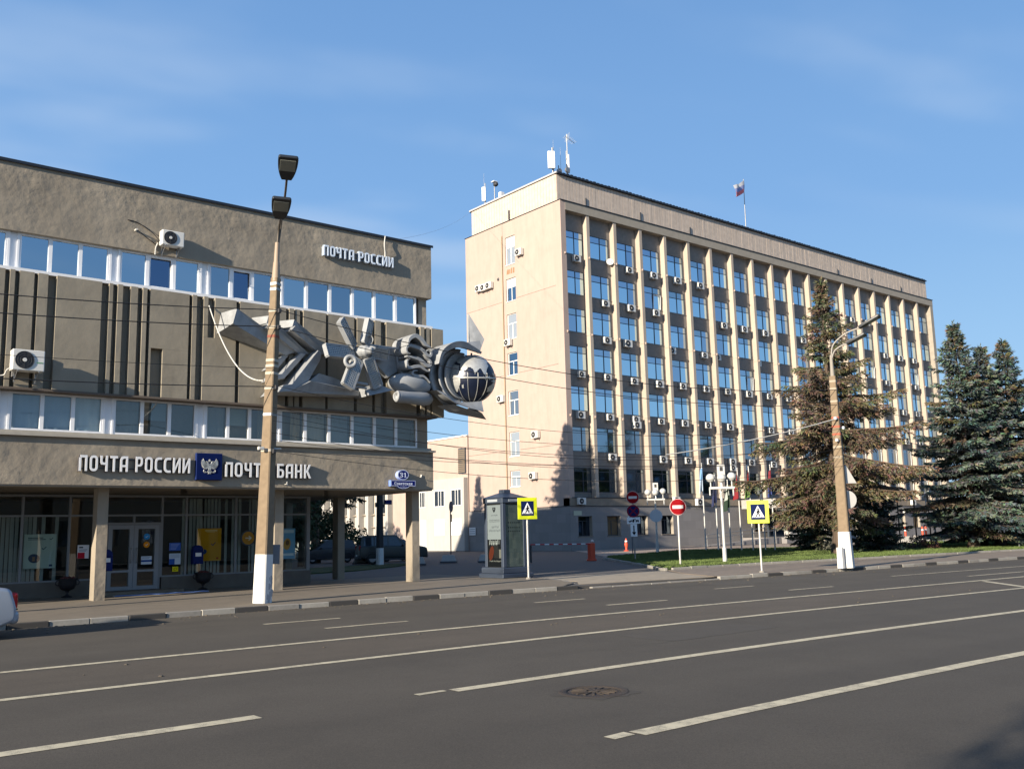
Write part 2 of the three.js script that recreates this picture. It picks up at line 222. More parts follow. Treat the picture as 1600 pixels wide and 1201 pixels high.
function kerbRun(name, list, w, h, d, y) { // list of [x, z, angle, material]
  const k = new THREE.Group(); k.name = numbered(name); k.userData = { kind: 'structure' }; scene.add(k);
  const geos = [0, 1, 2].map((s) => uvm(rbox(w - 0.012, h, d, 0.018, 1).clone()));
  const r = rng(91 + list.length);
  list.forEach(([x, z, a, m], i) => { const s = shadows(new THREE.Mesh(geos[i % 3], m)); s.name = 'kerb_stone'; s.position.set(x, y + (r() - 0.5) * 0.018, z + (r() - 0.5) * 0.02); s.rotation.y = a + (r() - 0.5) * 0.012; s.rotation.x = (r() - 0.5) * 0.03; k.add(s); });
  return k;
}
{
  const kw = [M.kerbWhite, std(0.30, 0.285, 0.26, { roughness: 0.9, map: again(texConcrete, 0.7) }), std(0.37, 0.355, 0.32, { roughness: 0.9, map: again(texConcrete, 0.6) })];
  const near = []; const r = rng(5);
  for (let i = -14; i < 20; i++) { const x = 5.06 + i * 0.823; if (x > 20.2) break; near.push([x, RZ(-22.36, x), -0.035 * (1 + (x - 12) / Math.hypot(x - 12, 4)), ((i % 3) + 3) % 3 === 0 ? M.kerbBlack : kw[Math.floor(r() * 3)]]); }
  for (const [x, z, a, b] of [[20.75, -22.62, 0.62, 1], [21.36, -23.2, 0.95, 0], [21.82, -23.93, 1.1, 0], [22.2, -24.7, 1.2, 0], [22.48, -25.5, 1.28, 0]]) near.push([x, z, a, b ? M.kerbBlack : kw[1]]);
  kerbRun('kerb', near, 0.823, 0.22, 0.15, -0.11);
  const far = [];
  for (let i = 0; i < 90; i++) { const x = 26.85 + i * 0.823; far.push([x, RZ(-22.3, x), -0.035 * (1 + (x - 12) / Math.hypot(x - 12, 4)), (i % 3) === 0 && x > 29 ? M.kerbBlack : kw[Math.floor(r() * 3)]]); }
  kerbRun('kerb', far, 0.823, 0.22, 0.15, -0.115);
  const flush = []; for (let x = 21.2; x < 26.5; x += 0.823) flush.push([x, RZ(-22.32, x), -0.06, kw[1]]);
  kerbRun('kerb', flush, 0.823, 0.22, 0.15, -0.185);
  // low kerb round the lawn
  const edge = new THREE.CatmullRomCurve3([[40.2, -40.8], [34.5, -33.1], [30.3, -27.6], [29.6, -26.6], [30.6, -26.35], [33, -26.28], [38, -25.75], [44, -25.15], [55, -23.95], [80, -21.65], [120, -18.5]].map(([x, z]) => V(x, 0, z)));
  const L = edge.getLength(), N = Math.floor(L / 1.0), e = [];
  for (let i = 0; i < N; i++) { const p = edge.getPointAt((i + 0.5) / N), t = edge.getTangentAt((i + 0.5) / N); e.push([p.x, p.z, Math.atan2(-t.z, t.x), i % 4 === 1 ? kw[1] : kw[2]]); }
  kerbRun('kerb', e, 1.0, 0.24, 0.12, -0.03);
}
{ // lane paint, 4 mm above the carriageway, edges worn
  const r = rng(33);
  const stripe = (z, a, b, w, worn = 0.012) => { const P = [], Q = [], st = 0.45; for (let x = a; ; x += st) { const xx = Math.min(x, b), e1 = (r() - 0.5) * worn, e2 = (r() - 0.5) * worn; P.push([xx, RZ(z, xx) - w / 2 + e1]); Q.push([xx, RZ(z, xx) + w / 2 + e2]); if (x >= b) break; } return sheet([...Q, ...P.reverse()], ROAD_Y + 0.005); };
  struct('lane_line', stripe(-14.93, -50, 290, 0.17), M.paint); struct('lane_line', stripe(-12.3, -50, 290, 0.17), M.paint);
  struct('lane_line', stripe(-9.16, -10, 4.2, 0.2), M.paint); struct('lane_line', stripe(-9.02, 6.45, 130, 0.19), M.paint); struct('lane_line', stripe(-9.08, 6.0, 6.38, 0.09, 0.05), M.paint); struct('lane_line', stripe(-5.98, 6.2, 120, 0.2), M.paint); struct('lane_line', stripe(-6.03, 5.9, 6.16, 0.13, 0.05), M.paint);
  for (const [z, a, b] of [[-18.82, 8.7, 10.45], [-16.95, 9.1, 10.95], [-18.85, 15.8, 17.45], [-16.75, 16.25, 18.2], [-18.85, 22.3, 24.0], [-16.75, 22.85, 24.8], [-18.6, 30.6, 42], [-16.5, 31.5, 36.5], [-18.8, 0.5, 2.3], [-16.95, 1.6, 3.35]]) struct('lane_dash', stripe(z, a, b, 0.12, 0.03), M.paint);
  struct('lane_line', sheet([[29.1, -13.47], [28.85, -13.5], [26.7, -11.4], [26.95, -11.36]], ROAD_Y + 0.0055), M.paint);
}
{ // hairline cracks and old trench mends in the asphalt
  const r = rng(606), tar = std(0.058, 0.052, 0.044, { roughness: 0.85 }), mk = (x, z, L, a, w) => { const P = [], Q = []; let h = a; for (let i = 0; i <= 14; i++) { P.push([x, z - w / 2 * (0.5 + r())]); Q.push([x, z + w / 2 * (0.5 + r())]); x += L / 14 * Math.cos(h); z += L / 14 * Math.sin(h); h = a + (r() - 0.5) * 0.9; } return sheet([...Q, ...P.reverse()], ROAD_Y + 0.0032); };
  for (const [x, z, L, a, w] of [[8.6, -10.6, 4.4, 0.05, 0.008], [14, -17.6, 9, 0.03, 0.012], [22, -19.4, 10, 0.06, 0.014]]) struct('road_crack', mk(x, z, L, a, w), tar);
  const rr = (x0, x1, z0, z1) => { const o = []; for (let i = 0; i <= 8; i++) o.push([x0 + (x1 - x0) * i / 8, RZ(z1, x0) + (r() - 0.5) * 0.05]); for (let i = 8; i >= 0; i--) o.push([x0 + (x1 - x0) * i / 8, RZ(z0, x0) + (r() - 0.5) * 0.05]); return sheet(o, ROAD_Y + 0.0024); };
  struct('asphalt_patch', rr(11.6, 14.4, -11.6, -10.4), std(0.082, 0.072, 0.06, { roughness: 0.95, map: again(texAsphalt, 1.9) })); struct('asphalt_patch', rr(24, 29, -21.0, -19.6), std(0.085, 0.075, 0.062, { roughness: 0.95, map: again(texAsphalt, 1.9) })); struct('asphalt_patch', rr(13.5, 16, -21.6, -20.2), std(0.08, 0.07, 0.058, { roughness: 0.95, map: again(texAsphalt, 1.9) }));
  const bits = []; for (let i = 0; i < 420; i++) { const x = 3 + Math.pow(r(), 1.5) * 40, z = RZ(-22.2 + Math.pow(r(), 3) * 1.6, x), s = 0.012 + 0.03 * r() * r(); bits.push(new THREE.IcosahedronGeometry(s, 0).scale(1.3, 0.5, 1).rotateY(r() * 6).translate(x, ROAD_Y + 0.006, z)); } for (let i = 0; i < 24; i++) { const x = 3 + r() * 26, z = RZ(-14.7 + 2.2 * r(), x), s = 0.01 + 0.02 * r(); bits.push(new THREE.IcosahedronGeometry(s, 0).scale(1.3, 0.5, 1).translate(x, ROAD_Y + 0.006, z)); }
  const m = struct('gutter_grit', bits, std(0.115, 0.095, 0.07)); m.userData.kind = 'stuff'; m.userData.label = 'fine grit and gravel lying along the kerb'; m.userData.category = 'gravel';
}
{ // cast-iron cover in the near lane
  const t = thing('manhole_cover', 'round rusty iron manhole cover set in the near lane', 'manhole cover', [7.45, ROAD_Y, -7.79]);
  const iron = std(0.085, 0.068, 0.055, { roughness: 0.7, metalness: 0.4, map: again(texConcrete, 0.5), bumpMap: again(texGrain, 0.3), bumpScale: 0.004 });
  piece('ring', new THREE.LatheGeometry([[0.30, -0.02], [0.30, 0.012], [0.37, 0.012], [0.39, 0.002]].map((p) => new THREE.Vector2(...p)), 40), iron, t);
  const lid = piece('lid', new THREE.CylinderGeometry(0.285, 0.285, 0.03, 40).translate(0, -0.010, 0), iron, t);
  const ribs = []; for (let i = 0; i < 16; i++) { const g = new THREE.BoxGeometry(0.17, 0.012, 0.026).translate(0.165, 0.009, 0); g.rotateY(i * Math.PI / 8); ribs.push(g); }
  ribs.push(new THREE.CylinderGeometry(0.06, 0.06, 0.014, 20).translate(0, 0.009, 0));
  piece('rib', merge(ribs), iron, lid);
  struct('asphalt_patch', sheet(Array.from({ length: 26 }, (_, i) => { const a = i / 26 * 6.283, q = 0.45 + 0.05 * Math.sin(i * 2.3) + 0.05 * Math.sin(i * 5.1); return [7.45 + q * Math.cos(a), -7.79 + q * Math.sin(a)]; }), ROAD_Y + 0.003), std(0.072, 0.063, 0.052, { roughness: 0.95, map: again(texAsphalt, 1.7) }));
}
// strip of lawn beyond the passage
struct('lawn', deck([[14, -38.2], [23.8, -41.2], [27.8, -44.0], [31.6, -47.6], [30.4, -48.3], [26, -47.6], [16, -44.6]], -0.03, 0.03), std(0.045, 0.075, 0.02, { roughness: 1, map: again(texAsphalt, 1.1), bumpMap: again(texGrain, 0.6), bumpScale: 0.03 }));
// lawn
const lawnPts = [[29.75, -26.72], [30.7, -26.45], [33, -26.38], [38, -25.85], [44, -25.25], [55, -24.05], [80, -21.75], [120, -18.6], [126, -38], [62, -41.6], [55.4, -47.8], [46, -43.6], [42, -42.2], [40.25, -40.5]];
struct('lawn', deck(lawnPts, -0.03, 0.06), M.soil);
{
  const r = rng(404), inside = (x, z) => { let c = false; for (let i = 0, j = lawnPts.length - 1; i < lawnPts.length; j = i++) { const [xi, zi] = lawnPts[i], [xj, zj] = lawnPts[j]; if ((zi > z) !== (zj > z) && x < (xj - xi) * (z - zi) / (zj - zi) + xi) c = !c; } return c; };
  const tuft = []; for (let i = 0; i < 7; i++) { const a = i * 0.9, w = 0.018, l = 0.07 + 0.05 * ((i * 37) % 10) / 10, x = Math.cos(a) * 0.05, z = Math.sin(a) * 0.05, lx = Math.cos(a * 2.1) * 0.05, lz = Math.sin(a * 2.1) * 0.05; tuft.push(x - w * Math.sin(a), 0, z + w * Math.cos(a), x + w * Math.sin(a), 0, z - w * Math.cos(a), x + lx, l, z + lz); }
  const g = new THREE.BufferGeometry(); g.setAttribute('position', new THREE.BufferAttribute(new Float32Array(tuft), 3)); g.computeVertexNormals();
  const spots = []; while (spots.length < 52000) { const u = r(), x = 29.5 + (u * u * 0.8 + u * 0.2) * 82, z = -48 + r() * 29; if (inside(x, z)) spots.push([x, z]); }
  const im = new THREE.InstancedMesh(g, std(0.095, 0.135, 0.035, { side: THREE.DoubleSide, roughness: 0.9 }), spots.length), m4 = new THREE.Matrix4(), q = new THREE.Quaternion(), up = V(0, 1, 0), cc = new THREE.Color();
  spots.forEach(([x, z], i) => { const s = 0.8 + r() * 0.9; m4.compose(V(x, 0.055, z), q.setFromAxisAngle(up, r() * 6.28), V(s, s * 0.8, s)); im.setMatrixAt(i, m4); const k = 0.7 + 0.6 * r() + 0.5 * fbm(x * 0.4, z * 0.4, 1, 2); im.setColorAt(i, cc.setRGB(k, k, k)); });
  im.name = 'grass'; im.userData = { kind: 'stuff', label: 'short mown green grass of the lawn', category: 'grass' }; shadows(im); scene.add(im);
}

// ───────────────────────── post office on the left ─────────────────────────
const PZ = -28;
const post = thing('post_office', 'grey-brown rendered three-storey post office on slim columns, left of the photo', 'building', [0, 0, PZ]);
const PX0 = -16, PX1 = 19.3;
{
  // solid body behind the facade skin
  part('wall', [box(PX0, 19.2, 3.16, 12.0, -28.62, -40), box(PX0, 12, 0, 12, -40, -67.6), box(PX0, 12, 12, 17.6, -46, -67.6)], M.stucco, post);  // unseen rear blocks added, sized to shade the office end wall
  part('roof', [box(PX0, 19.15, 12.0, 12.1, -28.1, -40)], M.roofFelt, post);
  const parapet = part('parapet', [box(PX0, PX1, 10.12, 12.1, -28, -28.6), box(19.2, PX1, 10.12, 12.1, -28.6, -40)], M.stucco, post);
  part('coping', [box(PX0 - 0.1, PX1 + 0.06, 12.1, 12.125, -27.94, -28.7), box(PX0 - 0.1, PX1 + 0.055, 12.04, 12.098, -27.935, -27.965), box(PX1 - 0.2, PX1 + 0.06, 12.1, 12.125, -28.7, -40)], M.coping, parapet);
  part('fascia', [box(PX0, PX1, 3.2, 4.498, -28, -28.6), box(19.2, PX1, 3.2, 4.498, -28.6, -40)], M.stucco, post);
  part('soffit', [box(PX0, 19.28, 3.16, 3.199, -28.06, -40)], std(0.30, 0.28, 0.25, { roughness: 0.95 }), post);
  part('sill', [box(PX0, 19.34, 4.50, 4.57, -27.88, -28.4), box(PX0, 19.3, 4.57, 4.66, -28.10, -28.35)], std(0.46, 0.43, 0.37, { roughness: 0.7, map: again(texConcrete, 1.9) }), post);
  part('sill', [box(PX0, 19.24, 8.965, 9.06, -27.86, -28.4)], M.whiteTrim, post);
  part('drip_moulding', [box(PX0, 19.3, 5.70, 5.76, -27.72, -28.6)], std(0.12, 0.095, 0.075), post);
  part('end_wall', box(18.72, 19.2, 4.66, 5.70, -28.2, -28.62), M.stucco, post); part('end_wall', box(18.86, 19.2, 9.06, 10.12, -28.2, -28.62), M.stucco, post);
  part('relief_backing', [box(PX0, 19.55, 5.76, 8.962, -28.0, -28.6)], M.relief, post);
  // upright rendered panels with deep grooves between them
  const base = [[5.28, 5.4], [5.52, 5.64], [6.0, 6.1], [6.35, 6.58], [7.77, 7.98], [8.08, 8.21], [8.35, 8.58], [8.78, 8.92], [9.04, 9.14], [10.3, 10.4], [10.53, 10.75], [11.78, 11.91], [13.46, 13.57], [13.73, 13.79], [13.95, 14.07], [14.88, 14.98], [15.96, 16.07], [16.66, 16.77], [17.0, 17.23], [18.45, 18.64], [18.8, 18.89], [19.05, 19.12]];
  const grooves = [...base.filter((g) => g[0] < 14).map(([a, b]) => [a - 9.4, b - 9.4]).filter((g) => g[1] < 5.1), ...base], all = [[PX0 - 1, PX0], ...base.filter((g) => g[0] > 12).map(([a, b]) => [a - 25, b - 25]), ...grooves, [19.62, 20]];
  for (let i = 0; i + 1 < all.length; i++) {
    const a = all[i][1], b = all[i + 1][0]; if (b - a < 0.03) continue;
    const z = -27.76 + 0.012 * Math.sin(i * 2.7); let g;
    if (a > 9.1 && a < 9.2) g = [box(a, b, 7.2, 8.96, z, -27.99), box(a, 9.2, 5.76, 7.197, z, -27.99), box(9.55, b, 5.76, 7.197, z, -27.99)];
    else if (a > 10.7 && a < 10.8) g = [box(a, 10.88, 7.7, 8.96, z, -27.99), box(11.1, b, 7.7, 8.96, z, -27.99), box(a, b, 5.76, 7.697, z, -27.99)];
    else g = [box(a, b, 5.76, 8.96, z, -27.99)];
    part('relief_panel', g, M.relief, post);
  }
}
// window bands: groups of white casements with flat posts between the groups
const bandGroups = []; for (let s = 8.35 - 2.69 * 9; s < 9; s += 2.69) bandGroups.push([s, s + 2.39, 3]); bandGroups.push([11.04, 13.17, 3], [13.5, 18.72, 6]);
{
  const r = rng(77);
  const fold = (w, h, amp, n) => { const g = new THREE.PlaneGeometry(w, h, n * 4, 1), p = g.attributes.position; for (let i = 0; i < p.count; i++) p.setZ(i, amp * Math.sin(p.getX(i) / w * n * 6.283) + 0.3 * amp * Math.sin(p.getX(i) / w * n * 14)); g.computeVertexNormals(); return g; };
  for (const [y0, y1, upper] of [[9.06, 10.12, true], [4.66, 5.70, false]]) bandGroups.forEach(([a, b, n], gi) => {
    const fr = [], fz = -28.14, fb = -28.22, w = (b - a) / n, glasses = [];
    fr.push(box(a, b, y0, y0 + 0.055, fz, fb), box(a, b, y1 - 0.05, y1 - 0.002, fz, fb), box(a, a + 0.05, y0 + 0.055, y1 - 0.05, fz, fb), box(b - 0.05, b, y0 + 0.055, y1 - 0.05, fz, fb));
    for (let i = 1; i < n; i++) fr.push(box(a + i * w - 0.05, a + i * w + 0.05, y0 + 0.055, y1 - 0.05, fz - 0.002, fb));
    const win = part('window', fr, M.pvc, post);
    for (let i = 0; i < n; i++) {
      const xa = a + i * w + (i ? 0.05 : 0.05), xb = a + (i + 1) * w - 0.05, open = upper && ((gi % 3) !== 2) && i === 1, pw = xb - xa, ph = y1 - y0 - 0.105, cy = (y0 + y1) / 2;
      const g = new THREE.PlaneGeometry(pw, ph), mat = upper ? (r() < 0.6 ? M.glassUpper : M.glassUpper2) : r() < 0.45 ? M.pane : M.paneBlue;
      if (open && gi > 4 && n === 3) { // tilted-in casement with its own sash
        const sash = [box(xa, xb, y0 + 0.055, y0 + 0.10, -28.16, -28.21), box(xa, xb, y1 - 0.095, y1 - 0.05, -28.16, -28.21), box(xa, xa + 0.04, y0 + 0.1, y1 - 0.095, -28.16, -28.21), box(xb - 0.04, xb, y0 + 0.1, y1 - 0.095, -28.16, -28.21)];
        part('sash', sash, M.pvc, win);
        const q = piece('pane', g, M.glassDark, win, [(xa + xb) / 2, cy, -28.235 - PZ]); q.rotation.x = -0.03; q.scale.set(0.92, 0.9, 1);
      } else { const q = piece('pane', g, mat, win, [(xa + xb) / 2, cy, -28.20 - PZ]); q.rotation.set((r() - 0.5) * 0.008, (r() - 0.5) * 0.01, 0); }
      if (!upper) {
        const k = r();
        if (xa < 7.9 && xa > 4.5) piece('plastic_sheet', fold(pw + 0.08, ph + 0.05, 0.02, 3), M.film, win, [(xa + xb) / 2, cy, -28.33 - PZ]);
        else if (k < 0.38) piece('curtain', fold(pw + 0.06, ph + 0.05, 0.015, 5), M.curtain, win, [(xa + xb) / 2, cy, -28.45 - PZ]);
        else if (k < 0.7) piece('roller_blind', fold(pw + 0.06, ph * (0.4 + 0.3 * r()), 0.002, 2), M.blind, win, [(xa + xb) / 2, cy + ph * 0.25, -28.42 - PZ]);
        else if (k < 0.85) piece('curtain', fold(pw * 0.45, ph + 0.05, 0.02, 3), std(0.38, 0.28, 0.17), win, [xb - pw * 0.22, cy, -28.45 - PZ]);
      }
    }
    const nx = gi + 1 < bandGroups.length ? bandGroups[gi + 1][0] : null;
    if (nx) part('window_post', [box(b + 0.003, b + 0.06, y0, y1 - 0.003, -28.13, -28.24), box(nx - 0.06, nx - 0.003, y0, y1 - 0.003, -28.13, -28.24), box(b + 0.06, nx - 0.06, y0, y1 - 0.003, -28.17, -28.26)], M.pvc, post);
  });
}
{ // columns under the fascia, square, and the darker row behind
  for (const [x, z] of [[3.0, -28.72], [8.33, -28.72], [13.78, -28.72], [19.02, -28.72], [18.7, -33.5], [19.0, -38.6]]) part('column', box(x - 0.15, x + 0.15, 0, 3.159, z, z - 0.42), M.stucco, post);
  // shopfront
  const Z = -32, mull = [-12, -9, -6, -3, 0, 2.2, 4.3, 6.95, 8.3, 9.36, 11.17, 11.98, 13.72, 15.12, 16.45], f = [];
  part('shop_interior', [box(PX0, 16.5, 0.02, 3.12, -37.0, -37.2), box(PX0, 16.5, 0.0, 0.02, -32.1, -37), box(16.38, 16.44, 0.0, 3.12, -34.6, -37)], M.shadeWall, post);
  part('skirting', [box(PX0, 9.33, 0, 0.46, -31.97, -32.14), box(11.2, 16.6, 0, 0.46, -31.97, -32.14)], M.skirt, post);
  part('door_step', box(9.1, 11.6, 0, 0.09, -31.0, -32.1), M.walk, post);
  const sf = part('shop_window', [...mull.map((x) => box(x - 0.035, x + 0.035, 0.46, 3.12, Z + 0.04, Z - 0.05)), ...mull.slice(0, -1).flatMap((x, i) => { const b = mull[i + 1]; return [box(x + 0.035, b - 0.035, 2.44, 2.5, Z + 0.035, Z - 0.045), box(x + 0.035, b - 0.035, 3.05, 3.12, Z + 0.035, Z - 0.045), ...(Math.abs(x - 9.36) < 0.01 ? [] : [box(x + 0.035, b - 0.035, 0.46, 0.51, Z + 0.035, Z - 0.045)])]; })], M.shopFrame, post);
  for (let i = 0; i + 1 < mull.length; i++) {
    const a = mull[i] + 0.035, b = mull[i + 1] - 0.035, w = b - a, cx = (a + b) / 2;
    piece('pane', new THREE.PlaneGeometry(w, 0.55), M.pane, sf, [cx, 2.775, Z - PZ]);
    if (Math.abs(mull[i] - 9.36) > 0.01) piece('pane', new THREE.PlaneGeometry(w, 1.93), M.pane, sf, [cx, 1.475, Z - PZ]);
  }
  // side glazing where the shop ends
  part('corner_post', box(16.42, 16.55, 0.46, 3.12, -31.95, -32.12), M.shopFrame, post);
  piece('pane', new THREE.PlaneGeometry(2.4, 2.6).rotateY(Math.PI / 2), M.pane, sf, [16.46, 1.8, -33.3 - PZ]);
  part('skirting', box(16.4, 16.55, 0, 0.46, -32.14, -34.6), M.skirt, post);
  // vertical slat blinds behind the glass
  const r = rng(12);
  const slat = new THREE.BoxGeometry(0.115, 1.98, 0.006), slatT = new THREE.BoxGeometry(0.115, 2.55, 0.006);
  for (const [a, b, tall] of [[-5, 8.1, 0], [11.3, 11.9, 1], [12.0, 15.0, 1]]) for (let x = a; x < b; x += 0.125) { if (a < 0 && ((x > 7.42 && x < 7.9 && r() < 0.7) || r() < 0.10)) continue; if (a === 11.3) continue; if (a === 12.0 && (r() < 0.12 || (x > 14.1 && x < 14.35))) continue; const s = piece('blind_slat', tall ? slatT : slat, M.blind, post, [x, tall ? 1.75 : 1.48, -32.3 - PZ]); s.rotation.y = 0.35 + (r() - 0.5) * 0.5; s.rotation.z = r() < 0.2 ? (r() - 0.5) * 0.09 : 0; }
  // double door
  const dA = 9.395, dB = 11.135, dm = (dA + dB) / 2, zf = Z + 0.06, zb = Z - 0.04;
  part('door_frame', [box(dA, dB, 2.16, 2.24, zf - 0.01, zb), box(dA, dA + 0.06, 0.09, 2.16, zf - 0.01, zb), box(dB - 0.06, dB, 0.09, 2.16, zf - 0.01, zb), box(dm - 0.03, dm + 0.03, 2.24, 2.44, zf - 0.01, zb)], M.shopFrame, post);
  for (const [a, b, h] of [[dA + 0.065, dm - 0.004, dm - 0.09], [dm + 0.004, dB - 0.065, dm + 0.09]]) {
    const d = part('door', [box(a, b, 0.1, 0.22, zf, zb), box(a, b, 2.03, 2.155, zf, zb), box(a, a + 0.13, 0.22, 2.03, zf, zb), box(b - 0.13, b, 0.22, 2.03, zf, zb), box(a + 0.13, b - 0.13, 0.66, 0.73, zf, zb)], std(0.24, 0.26, 0.285, { roughness: 0.5 }), post);
    piece('pane', new THREE.PlaneGeometry(b - a - 0.26, 1.3), M.pane, d, [(a + b) / 2, 1.38, Z - PZ]); piece('pane', new THREE.PlaneGeometry(b - a - 0.26, 0.44), M.pane, d, [(a + b) / 2, 0.44, Z - PZ]);
    part('handle', tube([[h, 0.95, zf], [h, 0.97, zf + 0.06], [h, 1.4, zf + 0.06], [h, 1.42, zf]], 0.014, 20, 6), M.steel, d);
  }
  piece('pane', new THREE.PlaneGeometry(dm - dA - 0.06, 0.2), M.pane, post, [(dA + dm) / 2, 2.34, Z - PZ]); piece('pane', new THREE.PlaneGeometry(dm - dA - 0.06, 0.2), M.pane, post, [(dB + dm) / 2, 2.34, Z - PZ]);
}
// ── posters and notices behind and on the shop glass
function sheetThing(name, label, cat, x, y, z, w, h, mat, group) { const t = thing(name, label, cat, [x, y, z], group); piece('backing', new THREE.BoxGeometry(w, h, 0.008), std(0.5, 0.5, 0.5), t); piece('print', face(w * 0.996, h * 0.996, 0.0065), mat, t); return t; }
const tick = (g, x, y, s, c) => { g.strokeStyle = c; g.lineWidth = s * 0.3; g.beginPath(); g.moveTo(x - s, y - s * 0.1); g.lineTo(x - s * 0.2, y + s * 0.6); g.lineTo(x + s, y - s * 0.7); g.stroke(); };
sheetThing('poster', 'pale green poster with dark check mark hanging in the leftmost shop window', 'poster', 7.53, 1.4, -32.18, 0.92, 1.04, printed(256, 290, (g, w, h) => { g.fillStyle = '#b9c9bd'; g.fillRect(0, 0, w, h); g.fillStyle = '#4a5a5c'; g.fillRect(30, 28, 120, 7); g.fillRect(30, 42, 140, 6); tick(g, 215, 40, 14, '#203048'); g.fillStyle = '#24405c'; g.beginPath(); g.ellipse(84, 205, 46, 38, 0.2, 0, 7); g.fill(); g.fillStyle = '#8a6f58'; g.fillRect(70, 190, 22, 38); tick(g, 160, 120, 18, '#18283c'); g.fillStyle = '#33485a'; g.fillRect(205, 258, 26, 18); }));
sheetThing('poster', 'yellow poster with blue check mark in the window beside the door', 'poster', 12.86, 1.47, -32.16, 0.84, 1.1, printed(256, 330, (g, w, h) => { g.fillStyle = '#d79a1c'; g.fillRect(0, 0, w, h); g.fillStyle = '#f0d9a0'; g.fillRect(80, 18, 130, 10); g.fillStyle = '#e6c47a'; g.fillRect(96, 34, 90, 6); tick(g, 170, 160, 24, '#17396c'); g.fillStyle = '#1f4a86'; g.beginPath(); g.ellipse(64, 238, 38, 26, -0.2, 0, 7); g.fill(); g.fillStyle = '#d9b88a'; g.fillRect(60, 210, 10, 26); g.fillStyle = '#b0431e'; g.fillRect(205, 296, 22, 18); }));
sheetThing('poster', 'light blue poster with orange figure in the last shop window by the column', 'poster', 15.73, 1.43, -32.16, 0.66, 1.08, printed(200, 320, (g, w, h) => { g.fillStyle = '#7fb6d8'; g.fillRect(0, 0, w, h); g.fillStyle = '#cfe4ee'; g.fillRect(16, 14, w - 32, 34); g.fillStyle = '#d9a24c'; g.beginPath(); g.ellipse(104, 165, 42, 62, 0.15, 0, 7); g.fill(); g.fillStyle = '#7d5a34'; g.beginPath(); g.ellipse(108, 150, 22, 28, 0, 0, 7); g.fill(); g.fillStyle = '#e9f2f5'; g.fillRect(16, 262, w - 32, 26); }));
{ // round arrow sign
  const t = thing('arrow_sign', 'round orange sign with white arrow in the right-hand shop window', 'sign', [14.23, 1.66, -32.1]);
  piece('disc', new THREE.CylinderGeometry(0.27, 0.27, 0.03, 36).rotateX(Math.PI / 2), M.kiosk, t);
  piece('print', new THREE.CircleGeometry(0.225, 36).translate(0, 0, 0.018), printed(160, 160, (g, w, h) => { g.fillStyle = '#d9921f'; g.fillRect(0, 0, w, h); g.strokeStyle = '#f2ead8'; g.lineWidth = 13; g.beginPath(); g.moveTo(42, 80); g.lineTo(116, 80); g.moveTo(86, 52); g.lineTo(117, 80); g.lineTo(86, 108); g.stroke(); }), t);
}
sheetThing('notice', 'blue printed notice above the white one right of the door', 'notice', 11.60, 1.43, -31.93, 0.38, 0.26, printed(128, 96, (g, w, h) => { g.fillStyle = '#3f62b4'; g.fillRect(0, 0, w, h); g.fillStyle = '#93a8d8'; for (let i = 0; i < 5; i++) g.fillRect(14, 14 + i * 15, 100 - i * 9, 5); }));
sheetThing('notice', 'white and blue notice above the yellow label right of the door', 'notice', 11.61, 1.03, -31.93, 0.38, 0.36, printed(128, 120, (g, w, h) => { g.fillStyle = '#c5d3e2'; g.fillRect(0, 0, w, h); g.fillStyle = '#2f58a8'; g.fillRect(0, 58, 62, 62); g.fillStyle = '#8496b0'; for (let i = 0; i < 4; i++) g.fillRect(10, 10 + i * 11, 104, 4); }));
sheetThing('label_plate', 'small yellow label stuck low on the glass right of the door', 'label', 11.63, 0.70, -31.93, 0.2, 0.16, printed(64, 52, (g, w, h) => { g.fillStyle = '#e0d21a'; g.fillRect(0, 0, w, h); g.strokeStyle = '#6b6410'; g.lineWidth = 4; g.beginPath(); g.arc(32, 26, 14, 0, 7); g.stroke(); }));
sheetThing('notice', 'white and blue sheet taped to the right door leaf', 'notice', 10.69, 1.02, -31.96, 0.34, 0.26, printed(128, 96, (g, w, h) => { g.fillStyle = '#c9d6e4'; g.fillRect(0, 0, w, h); g.fillStyle = '#2c4f94'; g.fillRect(0, 44, w, 22); g.fillStyle = '#8092ab'; g.fillRect(12, 12, 100, 5); g.fillRect(12, 24, 84, 5); }));
for (const [y, c, l] of [[1.78, '#2f8fd0', 'round blue sticker near the top of the right door leaf'], [1.52, '#e2901f', 'round orange sticker under the blue one on the right door leaf']]) { const t = thing('door_sticker', l, 'sticker', [10.68, y, -31.965]); piece('disc', new THREE.CylinderGeometry(0.1, 0.1, 0.006, 24).rotateX(Math.PI / 2), std(0.4, 0.4, 0.4), t); piece('print', new THREE.CircleGeometry(0.099, 24).translate(0, 0, 0.005), printed(64, 64, (g, w, h) => { g.fillStyle = c; g.fillRect(0, 0, w, h); tick(g, 32, 32, 13, '#e9eef2'); }), t); }
{ const t = thing('wall_plate', 'white and red information plate left of the column before the door', 'plate', [8.72, 1.35, -31.93]); piece('board', rbox(0.34, 0.42, 0.02, 0.006), M.whiteTrim, t); piece('print', face(0.33, 0.41, 0.012), printed(96, 118, (g, w, h) => { g.fillStyle = '#d9dade'; g.fillRect(0, 0, w, h); g.fillStyle = '#b21f33'; g.fillRect(0, 66, 62, 52); g.fillStyle = '#26303c'; g.fillRect(12, 14, 34, 12); g.fillStyle = '#7d8694'; g.fillRect(12, 38, 70, 6); g.fillRect(12, 50, 60, 5); }), t); }
